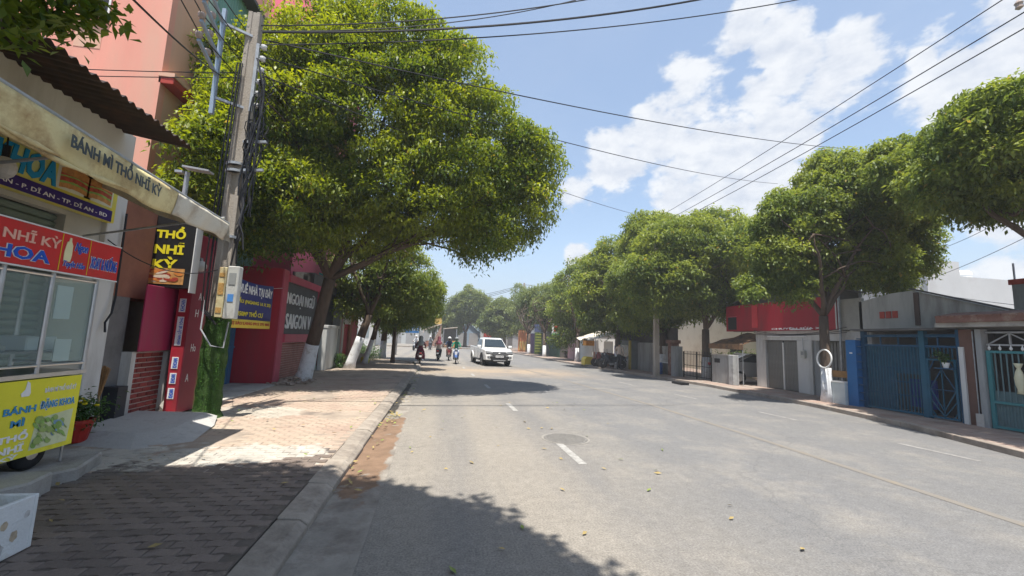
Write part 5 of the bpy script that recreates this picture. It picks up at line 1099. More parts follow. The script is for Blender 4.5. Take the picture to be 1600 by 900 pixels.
# ---- far end of the street
def gable(name, label, cat, x0, x1, y, d, z1, ridge, m, rm, win=0, door=0, group=None):
    t = thing(name, label, cat, ((x0+x1)/2, y, 0), 0, group); MB().prism([(x0, 0), (x1, 0), (x1, z1), ((x0+x1)/2, ridge), (x0, z1)], 'y', y, y+d).build('wall', m, t)
    for s_ in (0, 1):
        a = ((x0+x1)/2, ridge+.03); b = (x0-.3, z1-.05) if s_ == 0 else (x1+.3, z1-.05)
        MB().prism([a, b, (b[0], b[1]+.14), (a[0], a[1]+.14)] if s_ else [a, (a[0], a[1]+.14), (b[0], b[1]+.14), b], 'y', y-.3, y+d).build('roof', rm, t)
    for i in range(win): 
        xx = x0+(i+.6)*(x1-x0)/(win+.2); bx('window', black, t, xx-.4, xx+.4, y-.03, y, z1*.55, z1*.55+1.1)
    for i in range(door):
        xx = x0+(i+.5)*(x1-x0)/door; bx('door', cm('far door', (.3, .3, .3), .7), t, xx-.9, xx+.9, y-.04, y, .05, 2.6)
    return t
bgr = cm('blue grey sheet', (.24, .32, .4), .6, .08, .4); droof = cm('far roof', (.2, .12, .09), .8, .2, 1)
gable('blue_grey_warehouse', 'blue grey gabled warehouse with two doorways at the far end of the road', 'building', 3.0, 7.4, 84, 12, 2.6, 4.6, bgr, bgr, 0, 2)
t = gable('white_far_house', 'small white house with dark upper window beside the blue grey warehouse', 'house', 7.5, 9.6, 82, 8, 4.0, 4.5, pw, droof, 1, 0); bx('red_sign', red_vinyl, t, 8.1, 9.6, 81.8, 82, 2.0, 2.7)
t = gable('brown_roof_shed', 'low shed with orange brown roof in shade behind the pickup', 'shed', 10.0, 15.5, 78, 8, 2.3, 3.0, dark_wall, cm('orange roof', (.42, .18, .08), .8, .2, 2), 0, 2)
t = thing('white_far_building', 'long white building across the side street at the far left', 'building', (-6, 86, 0)); bx('wall', pw, t, -14, 2.2, 86, 96, 0, 7.5); 
for i in range(6): w_ = bx('window', C['grey window'], t, -12.6+i*2.3, -11.2+i*2.3, 85.95, 86, 3.8, 5.3)
for i in range(5): bx('door', C['far door'], t, -12.4+i*2.7, -10.6+i*2.7, 85.96, 86, 0, 2.6)
t = thing('white_side_house', 'white walled house closing the side street at left', 'building', (-22, 62, 0)); bx('wall', white_wall, t, -40, -9.5, 62, 72, 0, 6.5)
for i in range(7): bx('window', C['grey window'], t, -20+i*1.5, -19.2+i*1.5, 61.95, 62, 1.2, 2.6)
t = thing('stall_tent', 'cream market awning with brown striped side flap at the far crossing', 'stall', (-1.3, 66, 0))
MB().prism([(-2.8, 2.6), (-.1, 3.6), (-.1, 3.7), (-2.8, 2.7)], 'y', 65, 69).build('roof_cloth', cm('cream cloth', (.55, .47, .38), .8, .1, 1), t)
bx('front_valance', C['cream cloth'], t, -2.8, -2.7, 65, 69, 2.2, 2.65)
MB().add([(-.1, 65, 3.55), (-.1, 65, .2), (-1.5, 65, .2)], [(0, 1, 2)]).build('side_flap', cm('brown stripe', (.28, .17, .13), .8, .3, 3), t).modifiers.new('t', 'SOLIDIFY').thickness = .03
for x in (-2.6, -.15): MB().tube([(x, 65.1, 0), (x, 65.1, 3.5 if x > -1 else 2.6)], .05).build('pole', galv, t)
bx('sign_box', cm('ochre sign', (.45, .3, .08), .6, .2, 3), t, -1.2, -.1, 66, 66.2, 3.6, 4.6); bx('counter', brown_wall, t, -2.4, -1.6, 65.5, 66.5, 0, 1)
t = thing('dark_stall', 'dark stall under a sagging pale canopy right of the striped awning', 'stall', (1.2, 66, 0))
MB().prism([(.2, 2.9), (2.4, 3.2), (2.4, 3.3), (.2, 3.0)], 'y', 66, 70).build('roof_cloth', C['cream cloth'], t); bx('back', dark_wall, t, .2, 2.4, 70, 70.2, 0, 3.0)
for x in (.3, 2.3): MB().tube([(x, 66.1, 0), (x, 66.1, 3.0)], .05).build('pole', galv, t)
for i in range(3): bx('goods', [C['tarp'], C['dark green'], C['orange goods']][i], t, .4+i*.65, .9+i*.65, 66.5, 67.0, 0, .7+.2*i)
bx('far_kerb', kb, None, -14, 20, 63.5, 63.8, 0, .14)['kind'] = 'structure'
# street name sign
sn = thing('street_name_sign', 'small blue street sign on a thin pole at the far side street corner', 'street sign', (-2.0, 34, 0))
MB().tube([(-1.75, 34, 0), (-1.75, 34, 3.0)], .045, 8).build('pole', galv, sn); bx('plate', C['sticker blue'], sn, -2.9, -1.8, 33.96, 34.0, 1.95, 2.5, .01); text('N. AN NINH', (-2.8, 33.955, 2.12), XP, UP, .9, .2, white_letter, sn, .004, .02)
t = thing('thin_post', 'slim dark concrete post standing in the side street at left', 'post', (-3.6, 36, 0)); MB().tube([(-3.9, 38, 0), (-3.9, 38, 2.7)], .1, 8).build('shaft', C['dark grey wall'], t)
# right utility pole
rp_ = thing('utility_pole', 'slim grey concrete utility pole on the right pavement before the kiosk wall', 'utility pole', (11.63, 21.4, .1))
hpole('shaft', rp_, 11.63, 21.4, .08, 8.4, .16, .11, pc, 8)
for z in (8.1, 7.6): MB().bar((11.0, 21.4, z), (12.2, 21.4, z), .07).build('crossarm', galv, rp_)
for i in range(3): MB().lathe([(.03, 0), (.06, .03), (.04, .08), (.05, .12), (.02, .16)], (11.1+i*.5, 21.4, 8.14), 8).build('insulator', C['white porcelain'], rp_)
fpole = thing('utility_pole', 'thin utility pole far off among the crowns past the warehouse', 'utility pole', (12.2, 63, .1)); hpole('shaft', fpole, 12.2, 63, 0, 10.5, .2, .14, pc, 6); MB().bar((11.0, 63, 10.2), (13.4, 63, 10.2), .1).build('crossarm', galv, fpole)
fpole = thing('utility_pole', 'distant utility pole with crossarm above the far tree tops left of centre', 'utility pole', (9.7, 90, .1)); hpole('shaft', fpole, 9.7, 90, 0, 10.6, .2, .14, pc, 6); MB().bar((7.6, 90, 10.4), (11.6, 90, 10.4), .12).build('crossarm', galv, fpole)
# ================================================================== TREES
lf_main = leafmat('leaf near', (.06, .11, .016), (.29, .34, .035), .42, .5)
lf_mid = leafmat('leaf mid', (.08, .13, .03), (.25, .30, .055), .42, .55)
lf_far = leafmat('leaf far', (.085, .125, .04), (.2, .24, .07), .38, .55)
def crown_points(blobs, n_leaf, rb, seed, hole=.0):
    """leaves sit on domed boughs that cover lobed shells; returns leaf positions, tints and bough centres"""
    r_ = np.random.RandomState(seed); B = np.array([b[:3] for b in blobs], float); Rr = np.array([b[3:6] if len(b) > 4 else (b[3],)*3 for b in blobs], float)
    ar = (Rr.prod(1))**(2/3.); nb = max(14, int(ar.sum()*4*np.pi/(np.pi*rb*rb)*2.3)); wgt = ar/ar.sum(); Q = []
    while len(Q) < nb:
        k = r_.choice(len(B), p=wgt); d = r_.normal(0, 1, 3); d /= np.linalg.norm(d); q = r_.random_sample()
        rad = r_.uniform(.82, 1.02) if q < .8 else r_.uniform(.35, .8); P = B[k]+d*Rr[k]*rad
        if q < .8 and ((((P-B)/Rr)**2).sum(1) < .7**2).any(): 
            if r_.random_sample() > .12: continue
        if noise.noise(Vector(P*.9)+Vector((seed, 0, 0))) < -.55+hole: continue
        Q.append((*P, rad, r_.uniform(.55, 1.25)))
    Q = np.array(Q); n_ = len(Q); idx = r_.choice(n_, n_leaf, p=Q[:, 4]**2/(Q[:, 4]**2).sum())
    d = r_.normal(0, 1, (n_leaf, 3)); d /= np.linalg.norm(d, axis=1)[:, None]; low = d[:, 2] < -.1; d[low, 2] *= np.where(r_.random_sample(low.sum()) < .75, -1, 1)
    rad = rb*Q[idx, 4]*r_.uniform(.35, 1.08, n_leaf)**.6; off = d*rad[:, None]*np.array([1.0, 1.0, .9]); 
    off[:, 2] -= .12*(off[:, 0]**2+off[:, 1]**2)/(rb*1.2)       # sprays droop at their rims
    L_ = Q[idx, :3]+off+r_.normal(0, .03, (n_leaf, 3))
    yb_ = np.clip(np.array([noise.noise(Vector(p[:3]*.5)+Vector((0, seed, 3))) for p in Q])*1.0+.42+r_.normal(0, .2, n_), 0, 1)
    out = np.clip(rad/(rb*Q[idx, 4])*1.2-.25, 0, 1)*np.clip(.45+.75*d[:, 2], 0.1, 1); tint = np.clip(yb_[idx]*.55+out*.6-.12+r_.normal(0, .14, n_leaf), 0, .9); tint[r_.random_sample(n_leaf) < .007] = 1.0  # new growth and top light painted together: upper outer leaves of each bough paler
    return L_, tint, Q, r_
def limbs(mb, base, targets, r0_, rg, bend=.15):
    for t in targets:
        a = Vector(base); b = Vector(t); n_ = 7; pts = []; rr = []
        dv = b-a; o1 = Vector((rg.uniform(-1, 1), rg.uniform(-1, 1), rg.uniform(-.3, 1)))*dv.length*bend
        for i in range(n_+1):
            s_ = i/n_; pts.append(a+dv*s_+o1*math.sin(s_*math.pi)+Vector((rg.uniform(-1, 1), rg.uniform(-1, 1), rg.uniform(-1, 1)))*dv.length*.015*(0 < i < n_)); rr.append(max(.008, r0_*(1-s_)**.8+.012))
        mb.tube(pts, rr, 7)
def near(Q, p, k, rg, rmin=.5, rmax=3):
    d = np.linalg.norm(Q[:, :3]-np.array(p), axis=1); c_ = [i for i in range(len(Q)) if rmin < d[i] < rmax]; rg.shuffle(c_); return [tuple(Q[i, :3]) for i in c_[:k]]
def tree(label, base, trunk, rads, forks, blobs, n_clump, per, sd, leaf, m, seed, paint=1.3, group=None, name='tree', cat='tree', droop=.6, rlimb=.1):
    """trunk: list of points from base; forks: list of (end point, radius) big limbs starting at trunk top"""
    t = thing(name, label, cat, base, 0, group); rg = random.Random(seed)
    zb = base[2]; P = [Vector(p) for p in trunk]
    if paint:
        # whitewashed foot of the trunk, separate from the bare bark above it
        k = 0; low = [P[0]]; lr = [rads[0]]
        for i in range(1, len(P)):
            if P[i].z >= zb+paint: f_ = (zb+paint-P[i-1].z)/(P[i].z-P[i-1].z); c_ = P[i-1].lerp(P[i], f_); rc = rads[i-1]+(rads[i]-rads[i-1])*f_; low.append(c_); lr.append(rc); k = i; break
            low.append(P[i]); lr.append(rads[i])
        MB().tube(low, [r_*1.03 for r_ in lr], 14).build('whitewashed_base', whitewash, t, smooth=True)
        P = [c_]+P[k:]; rads = [rc]+list(rads[k:])
    mb = MB(); mb.tube(P, rads, 14); top = P[-1]
    for f_ in forks: limbs(mb, f_[2] if len(f_) > 2 else top, [f_[0]], f_[1], rg, .1)
    L_, tint, Q, rs = crown_points(blobs, n_clump*per, sd, seed)
    if len(Q):
        for f_ in forks:
            a = Vector(f_[2]) if len(f_) > 2 else top
            for s_ in (.45, .75, 1.0):
                c_ = a.lerp(Vector(f_[0]), s_); limbs(mb, c_, near(Q, c_, 3, rg, .6, 2.3), f_[1]*.32*(1.25-s_*.6), rg, .14)
    mb.build('trunk', bark, t, smooth=True)
    o = leaf_mesh('crown', m, t, L_, leaf*rs.uniform(.65, 1.25, len(L_)), rs, tint, droop); o['kind'] = 'stuff'
    return t
# -- the big tree at the left
T1 = (-4.6, 15.4, .1)
big = tree('largest tree with whitewashed leaning trunk and broad bright crown overhanging the left pavement', T1,
     [(-4.62, 15.4, .05), (-4.5, 15.35, .35), (-4.35, 15.3, 1.3), (-4.15, 15.2, 2.3), (-4.0, 15.1, 3.1), (-3.9, 15.0, 3.6)], [.33, .25, .22, .2, .2, .19],
     [((-.8, 14.2, 7.6), .13), ((1.5, 14.6, 7.0), .11), ((-6.5, 14.0, 8.5), .13), ((-2.5, 15.4, 10.5), .14), ((-5.8, 16.6, 7.5), .11), ((-1.0, 16.2, 5.7), .1), ((-4.5, 12.6, 7.2), .1), ((.8, 12.8, 6.0), .07)],
     [(-3.0, 14.6, 8.7, 3.7, 3.3, 3.5), (-5.7, 13.9, 7.4, 2.8, 2.6, 2.7), (.2, 14.2, 8.0, 2.8, 2.6, 2.6), (1.9, 14.3, 6.6, 1.75, 1.8, 1.75), (-2.2, 14.2, 11.0, 2.7, 2.4, 1.9), (-7.0, 13.6, 6.3, 1.9, 1.8, 1.9), (-6.9, 13.0, 8.6, 1.6, 1.5, 1.8), (-4.3, 13.4, 10.6, 1.7, 1.5, 1.5)]+[tuple(PY(u, v, Y))+(r*Y/FPX,)*3 for u, v, Y, r in ((320, 205, 10.4, 30), (292, 250, 10.2, 26), (275, 290, 10.2, 18), (345, 165, 10.7, 26), (372, 125, 11.2, 26), (310, 300, 10.5, 30), (350, 250, 10.8, 45), (400, 365, 12.8, 36), (445, 350, 13, 42), (365, 350, 12, 30), (352, 388, 12, 14), (410, 390, 12.9, 18), (480, 385, 13.4, 24))]+[(-4.3, 13.4, 10.6, 1.0, 1.0, 1.0), (-1.0, 13.6, 6.3, 2.4, 2.2, 1.5), (-4.6, 13.2, 5.6, 1.9, 1.8, 1.3), (2.6, 14.2, 8.0, 1.2, 1.4, 1.3), (1.2, 13.6, 5.1, 1.1, 1.2, .9), (-5.2, 13.6, 9.7, 1.8, 1.8, 1.5), (-.2, 13.6, 10.4, 1.7, 1.6, 1.4), (-2.8, 15.0, 5.3, 1.6, 1.5, 1.0)],
     4600, 66, .46, .142, lf_main, 5, paint=1.25)
# -- nearby street tree whose shade covers the foreground (crown above and behind the viewpoint)
tree('street tree whose leafy branches hang in at the top left corner over the shop roof', (-2.2, -2.2, .1),
     [(-2.2, -2.2, .05), (-2.2, -2.1, 1.5), (-2.3, -1.9, 3.2), (-2.4, -1.7, 4.6)], [.28, .2, .18, .17],
     [((-3.6, 1.8, 5.6), .1), ((-.5, .6, 8.5), .1), ((-4, -1, 8), .1), ((.5, -2.5, 8), .1), ((-2.5, 1.2, 8.5), .09), ((-3.75, 3.6, 4.9), .05)],
     [(-2.5, .9, 8.6, 2.7, 2.4, 1.6), (-1.0, -.4, 8.4, 2.1, 2.4, 1.5), (-1.0, 1.0, 8.2, 1.3, 1.3, 1.2), (-4.2, -.2, 8.0, 2.2, 2.4, 1.5), (-1.2, -2.6, 8.6, 3.2, 2.6, 1.6), (-1.8, 2.2, 7.8, 1.3, 1.1, .8), (-3.9, 1.9, 7.4, 1.5, 1.4, .8)],
     3400, 34, .6, .2, lf_main, 15, paint=1.2, group=None)
tw = [t for t in COL.objects if t.name.startswith('tree') and t.parent is None][-1]
pts_ = []
for (u, v, Y) in ((5, 8, 3.6), (30, 15, 3.7), (50, 5, 3.8), (75, 18, 3.9), (95, 25, 4), (110, 8, 4), (130, 6, 4.1), (150, 10, 4.2), (165, 16, 4.2), (85, 38, 4.0), (20, 30, 3.6), (60, 28, 3.8), (3, 45, 3.5), (140, -15, 4.1), (60, -20, 3.8), (10, -25, 3.6), (100, -25, 4)):
    pts_.append(tuple(PY(u, v, Y)))
leaf_cloud('hanging_sprays', lf_main, tw, pts_, .09, 800, .13, 31)['kind'] = 'stuff'
mb = MB(); rgt = random.Random(4)
for p in pts_: mb.tube([(-3.75, 3.6, 4.95), Vector((-3.75, 3.6, 4.95)).lerp(Vector(p), .5)+Vector((0, 0, .08)), p], [.014, .009, .004], 5)
mb.build('twigs', bark, tw)
# -- prototypes for the remaining rows; each tree gets its own trunk and a shared or own crown
def std_tree(label, x, y, h, cr, seed, lean=(0, 0), fork=2.4, m=lf_mid, n=1100, per=30, sd=.5, leaf=.17, blobs=None, paint=1.15, group=None, rt=.17, ch=None, flat=.8):
    rg = random.Random(seed); zt = h-cr*flat; lx, ly = lean
    top = (x+lx*fork, y+ly*fork, .1+fork)
    if blobs is None:
        blobs = [(x+lx*3, y+ly*3, zt, cr*.78, cr*.78, cr*flat)]
        for i in range(7):
            a = i*2*math.pi/7+rg.uniform(-.4, .4); q = cr*rg.uniform(.42, .62); rr = cr*rg.uniform(.36, .5); blobs.append((x+lx*3+q*math.cos(a), y+ly*3+q*math.sin(a), zt+rg.uniform(-.55, .35)*cr*flat, rr, rr, rr*.8))
    fk = []
    for i in range(5):
        a = i*1.26+rg.uniform(-.3, .3); q = cr*.5; fk.append(((x+lx*3+q*math.cos(a), y+ly*3+q*math.sin(a), zt+rg.uniform(-.2, .3)*cr), rt*.5))
    return tree(label, (x, y, .1), [(x, y, .04), (x+lx*.3, y+ly*.3, .45), (x+lx*1.2, y+ly*1.2, 1.3), top], [rt*1.45, rt*1.1, rt, rt*.9], fk, blobs, n, per, sd, leaf, m, seed, paint, group, rlimb=.06)
# right row, nearest first
def ub(u, v, Y, r_px, fl=.8): p = PY(u, v, Y); r_ = r_px*Y/FPX*1.06; return (p.x, p.y, p.z, r_, r_*.95, r_*(fl+.08))
Y_ = 12.6
std_tree('round crowned tree with a white ring hung on its trunk before the red signboard shop', 12.95, 12.4, 8, 3, 41, fork=2.9, n=2400, per=58, sd=.36, leaf=.142, rt=.15,
         blobs=[ub(1318, 330, Y_, 92, .8), ub(1250, 345, Y_, 62), ub(1385, 350, Y_, 66), ub(1310, 280, Y_, 52), ub(1225, 405, Y_, 42), ub(1420, 410, Y_, 38), ub(1370, 290, Y_, 45), ub(1255, 430, Y_, 38, .7), ub(1330, 420, Y_+.8, 48, .7), ub(1215, 350, Y_, 36), ub(1290, 400, Y_, 60), ub(1360, 400, Y_-.5, 55), ub(1230, 450, Y_, 34, .7), ub(1205, 400, Y_, 30), ub(1390, 440, Y_, 35, .7), ub(1180, 455, Y_, 24), ub(1440, 370, Y_, 28)])
hoop = thing('hoop', 'white ring hanging on the trunk of the tree before the red shop', 'ring', (12.78, 12.35, 1.55))
mbh = MB(); c0 = Vector((12.74, 12.25, 1.55)); mbh.tube([c0+Vector((.02*math.sin(a), .27*math.cos(a), .3*math.sin(a))) for a in [i*2*math.pi/24 for i in range(25)]], .028, 8, cap=False); mbh.build('ring', white_paint, hoop, smooth=True); MB().tube([(12.76, 12.25, 1.85), (12.85, 12.3, 2.0)], .006, 4).build('string', black, hoop)
Y_ = 8.0
tree('tall tree with heavy spreading crown leaning in over the right edge of the street', (13.2, 6.2, .1),
     [(13.6, 6.0, .05), (13.5, 6.0, 1.4), (13.3, 6.2, 3.0), (13.0, 6.6, 3.8)], [.26, .2, .18, .16], [(tuple(PY(1575, 250, 8)), .1), (tuple(PY(1500, 260, 8.4)), .07), (tuple(PY(1620, 200, 8)), .1)],
     [ub(1580, 270, Y_, 90, .85), ub(1500, 275, Y_, 62, .75), ub(1430, 265, Y_+2.0, 55, .75), ub(1395, 250, Y_+2.3, 38, .7), ub(1620, 200, Y_, 70), ub(1545, 215, Y_, 45), ub(1520, 320, Y_, 38, .7), ub(1640, 330, Y_, 60, .6), ub(1450, 300, Y_+.6, 40, .7), ub(1400, 275, Y_+1.5, 36, .7), ub(1470, 230, Y_+1, 34), ub(1555, 310, Y_, 55, .7), ub(1480, 300, Y_, 45, .8), ub(1700, 250, Y_, 110), (12.7, 6.6, 6.6, 1.9, 1.9, 1.3), (12.9, 4.6, 6.6, 1.9, 1.9, 1.3)],  # last two lobes: unseen crown added to shade the right pavement
     2800, 60, .36, .14, lf_mid, 42, paint=1.2)
Y_ = 20.5
std_tree('forked tree with pale foot beside the iron gate, crown below the crossing wires', 13.8, 20.2, 9, 3.4, 43, fork=2.6, n=2100, per=38, sd=.42, leaf=.19, rt=.2,
         blobs=[ub(1085, 400, Y_, 72, .8), ub(1120, 375, Y_, 52), ub(1040, 390, Y_, 48), ub(1150, 420, Y_, 48), ub(1085, 460, Y_, 62, .6), ub(1150, 480, Y_, 40, .7), ub(1105, 350, Y_, 28), ub(1165, 365, Y_, 30), ub(1010, 430, Y_, 40), ub(1060, 440, Y_-.5, 52), ub(1130, 450, Y_-.5, 50), ub(1020, 470, Y_, 36, .7), (15.0, 17.6, 6.6, 2.0, 2.0, 1.3)])  # last lobe added to widen the crown's shade over the yard
Y_ = 24
std_tree('dark tree with white foot close beside the grey utility pole on the right', 13.06, 23.4, 9.5, 3.4, 44, lean=(.05, 0), fork=2.5, n=1800, per=34, sd=.46, leaf=.21,
         blobs=[ub(1025, 390, Y_, 55, .8), ub(1000, 440, Y_, 52), ub(1055, 430, Y_, 46), ub(1010, 360, Y_, 32), ub(1045, 365, Y_, 34), ub(1000, 490, Y_, 42, .6), ub(1060, 480, Y_, 34, .7), ub(1030, 500, Y_, 30, .6)])
Y_ = 28
std_tree('shady tree with white foot beside the parked motorbikes', 11.9, 27.1, 9, 3.4, 45, n=1500, per=30, sd=.5, leaf=.23, m=lf_mid,
         blobs=[ub(955, 430, Y_, 46, .85), ub(925, 455, Y_, 36), ub(975, 470, Y_, 42), ub(960, 395, Y_, 28), ub(935, 490, Y_, 36, .7), ub(990, 415, Y_, 32), ub(975, 505, Y_, 30, .6), ub(950, 505, Y_, 24, .6)])
Y_ = 36
std_tree('street tree behind the yellow box in the shaded right row', 11.5, 34.5, 9, 3.4, 46, n=1000, per=26, sd=.65, leaf=.24, m=lf_mid,
         blobs=[ub(905, 455, Y_, 38, .9), ub(885, 480, Y_, 30), ub(925, 480, Y_, 32), ub(910, 425, Y_, 24), ub(895, 510, Y_, 24, .7), ub(880, 525, Y_, 18, .8), ub(915, 515, Y_, 20, .7)])
Y_ = 44
std_tree('street tree before the dark green shop front in the right row', 10.6, 42.5, 8, 3.2, 47, n=800, per=24, sd=.7, leaf=.26, m=lf_far,
         blobs=[ub(868, 470, Y_, 28, 1), ub(852, 485, Y_, 22), ub(882, 500, Y_, 22), ub(866, 505, Y_, 20)])
Y_ = 50
std_tree('street tree at the bend beside the blue sign shop in the right row', 10.2, 48.5, 8, 3.2, 48, n=700, per=24, sd=.75, leaf=.28, m=lf_far,
         blobs=[ub(845, 475, Y_, 24, 1), ub(830, 470, Y_, 18), ub(850, 500, Y_, 18), ub(836, 495, Y_, 14)])
Y_ = 58
std_tree('thin crowned tree with pale trunk right of the far round tree', 11.6, 56, 9, 3.2, 49, n=220, per=20, sd=.6, leaf=.28, m=lf_far, paint=0,
         blobs=[ub(812, 465, Y_, 14, 1.4), ub(822, 480, Y_, 12), ub(806, 490, Y_, 10), ub(815, 515, Y_, 15, .6), ub(826, 525, Y_, 12, .6)])
# far trees across the end of the road
for i, (lab, tx, ty, bl, n_) in enumerate([
    ('far tree whose crown stands highest over the end of the road', 4.2, 76, [(735, 478, 28, .75), (718, 488, 20), (752, 488, 18), (732, 462, 14), (744, 496, 14, .6), (712, 498, 14), (758, 472, 10)], 1100),
    ('far round dense tree behind the pickup', 10.5, 70, [(782, 497, 24, .85), (765, 505, 14), (798, 505, 15), (785, 480, 13), (780, 515, 20, .5)], 900),
    ('far low tree filling the gap left of the highest far crown', -1.5, 78, [(690, 497, 16, .9), (676, 505, 12), (700, 508, 16), (705, 488, 12)], 600),
    ('far tree rising behind the round one at the bend', 14, 88, [(806, 490, 18, .9), (795, 480, 12), (815, 500, 14)], 500),
    ('far dark tree beside the blue grey warehouse gable', 2.2, 80, [(713, 506, 9, 1.2), (706, 510, 8)], 250)]):
    Yf = ty
    std_tree(lab, tx, ty, 9, 4, 60+i, n=n_, per=24, sd=.8, leaf=.4, m=lf_far, paint=0, rt=.3, group='trees at the far end of the road', blobs=[ub(b[0], b[1], Yf, b[2], b[3] if len(b) > 3 else .85) for b in bl])
# left row beyond the big tree
lr = [('second tree on the left pavement, white foot leaning towards the road', -4.25, 21.1, (.28, .0), .2, [(600, 440, 42, .75), (570, 425, 46), (640, 445, 40), (560, 470, 30), (620, 415, 36), (655, 465, 28)], 22, 1300, 1.5),
      ('third tree on the left pavement, thin and strongly leaning', -4.2, 24.8, (.22, .2), .13, [(640, 470, 34, .8), (610, 480, 30), (668, 455, 24), (660, 485, 22)], 26, 900, 1.3),
      ('fourth tree on the left pavement, beside the low bush', -4.6, 29.0, (.1, .1), .17, [(650, 480, 30, .8), (620, 490, 28), (675, 470, 18), (600, 480, 24)], 30, 800, 1.3),
      ('fifth tree on the left pavement at the side street corner', -4.0, 30.5, (.02, .0), .2, [(640, 492, 26, .8), (665, 488, 16), (610, 500, 22)], 32, 700, 1.2)]
for i, (lab, x, y, ln, rt, bl, Yf, n_, pa) in enumerate(lr):
    std_tree(lab, x, y, 8, 3, 80+i, lean=ln, fork=2.6, n=n_, per=26, sd=.5, leaf=.17, m=lf_mid, paint=pa, rt=rt, blobs=[ub(b[0], b[1], Yf, b[2], b[3] if len(b) > 3 else .85) for b in bl])
std_tree('unpainted slim tree with a dark straight stem near the left kerb', -2.82, 26.2, 5.5, 1.6, 90, fork=2.2, n=260, per=24, sd=.4, leaf=.16, m=lf_mid, paint=0, rt=.11, blobs=[ub(632, 478, 26, 26, .8), ub(612, 490, 26, 18), ub(650, 490, 26, 16)])
# -- mass of trees far beyond the roofs
mb_pts = []
rsf = np.random.RandomState(9)
bl = []
for i in range(70):
    x = -70+i*2.3+rsf.uniform(-1, 1)
    bl.append((x, 118+rsf.uniform(-8, 8), 3.5+rsf.uniform(0, 1.5), 4, 4, 3))
L_, tint, Q, rs = crown_points(bl, 32000, 1.6, 77)
o = leaf_mesh('distant_woodland', lf_far, None, L_, .9*rs.uniform(.7, 1.2, len(L_)), rs, tint*.6, .3); o['kind'] = 'stuff'; 
# ================================================================== WIRES
pt_ = Vector((-4.1, 8.95, 7.6))
wires = [
 ((PY(1572, -4, 6), PY(890, 404, 62)), .9, .012, 'topmost of the three long power cables running up to the right corner', None),
 ((PY(1612, 12, 6), PY(896, 406, 60)), .9, .014, 'middle of the three long power cables running up to the right corner', None),
 ((PY(1625, 30, 6), PY(902, 408, 58)), .9, .014, 'lowest of the three long power cables running up to the right corner', None),
 ((PY(404, 70, 8.9), PY(1265, -4, 9.5)), .35, .014, 'cable crossing the sky from the pole top to upper right, lowest of the upper group', None),
 ((PY(410, 50, 8.9), PY(1110, -4, 9)), .3, .024, 'thick twisted cable crossing above the big tree to upper right', None),
 ((PY(408, 40, 8.9), PY(935, -4, 9)), .2, .014, 'thin cable just above the thick twisted one', None),
 ((PY(408, 48, 8.9), PY(900, 0, 10)), .28, .012, 'second thin cable grazing the big tree top towards upper right', None),
 ((PY(412, 62, 8.9), PY(1350, 234, 22)), .45, .016, 'cable emerging from the big crown at mid height and falling to the right tree', None),
 ((PY(415, 90, 8.9), PY(1215, 287, 26)), .5, .014, 'cable emerging lower from the big crown and ending by the round right tree', None),
 ((PY(415, 120, 8.9), PY(1030, 343, 36)), .4, .014, 'short sloping cable from the big crown down to the right row', None),
 ((PY(205, -4, 4), PY(345, 118, 8.7)), .05, .012, 'cable rising from the pole over the pink building corner to top left', None),
 ((PY(1466, 390, 16), PY(1600, 325, 9)), .1, .010, 'cable below the right edge tree above the white building', None),
 ((PY(1440, 440, 20), PY(1600, 372, 12)), .1, .012, 'lower cable in front of the white building roof', None),
 ((PY(1437, 455, 20), PY(1600, 478, 12)), .05, .012, 'cable sagging across the white building face', None),
]
for (a, b), sg_, r_, lb, gr in wires: wire(a, b, sg_, r_, lb, gr, 24)
for i, e in enumerate(arm_ends): wire(e, (-4.55+i*.0, 1.0, e.z+1.2+.25*i), .05, .011, ['topmost', 'second', 'third', 'lowest'][i]+' line leaving the pole crossarms towards the viewer', None)
for i, e in enumerate(arm_ends): wire(e, (-1.6+.3*i, 60, 9.5-.4*i), .5, .011, ['topmost', 'second', 'third', 'lowest'][i]+' line running from the pole crossarms along the road into the crown', None, 20)
wire((-16, 9.5, 6.75), (-4.4, 8.8, 7.0), .25, .009, 'upper thin cable across the pink building face to the pole'); wire((-16, 9.5, 6.5), (-4.4, 8.8, 6.9), .25, .009, 'lower thin cable across the pink building face to the pole')
for i in range(3): wire((-1.9+i*.25, 77, 8.4-.3*i), (11.6, 63, 10.1-.2*i), .6, .03, ['upper', 'middle', 'lower'][i]+' of the faint cables over the far tree tops', None, 14)
wire((-5.28, 7.4, 3.1), (-4.35, 8.8, 2.9), .25, .009, 'loose black cable from the white shop pillar to the utility pole')
wire([(-5.25, 7.66, 3.6), (-5.24, 7.68, 2.2), (-5.22, 7.62, 1.95), (-5.24, 7.55, 1.8), (-5.2, 7.52, 1.65)], None, 0, .016, 'black cable hanging down the right side of the white shop pillar')
for k, (z, sg_) in enumerate(((2.52, .12), (2.62, .2), (2.45, .07))): wire((14.2, 17.2, z), (12.85, 11.5, z-.02), sg_, .012, ['middle', 'lowest sagging', 'shortest'][k]+' cable strung along the fronts from the red shop to the blue gate roof')
mt_ = thing('electricity_meter', 'small grey electricity meter with a pipe on the white pillar of the red sign shop', 'meter', (14.36, 14.7, 1.5)); bx('case', C['meter grey'], mt_, 14.28, 14.37, 14.6, 14.8, 1.5, 1.8, .01); bx('dial', C['meter window'], mt_, 14.27, 14.28, 14.64, 14.76, 1.62, 1.76); MB().tube([(14.33, 14.7, 1.8), (14.33, 14.7, 2.3)], .012, 6).build('pipe', galv, mt_)
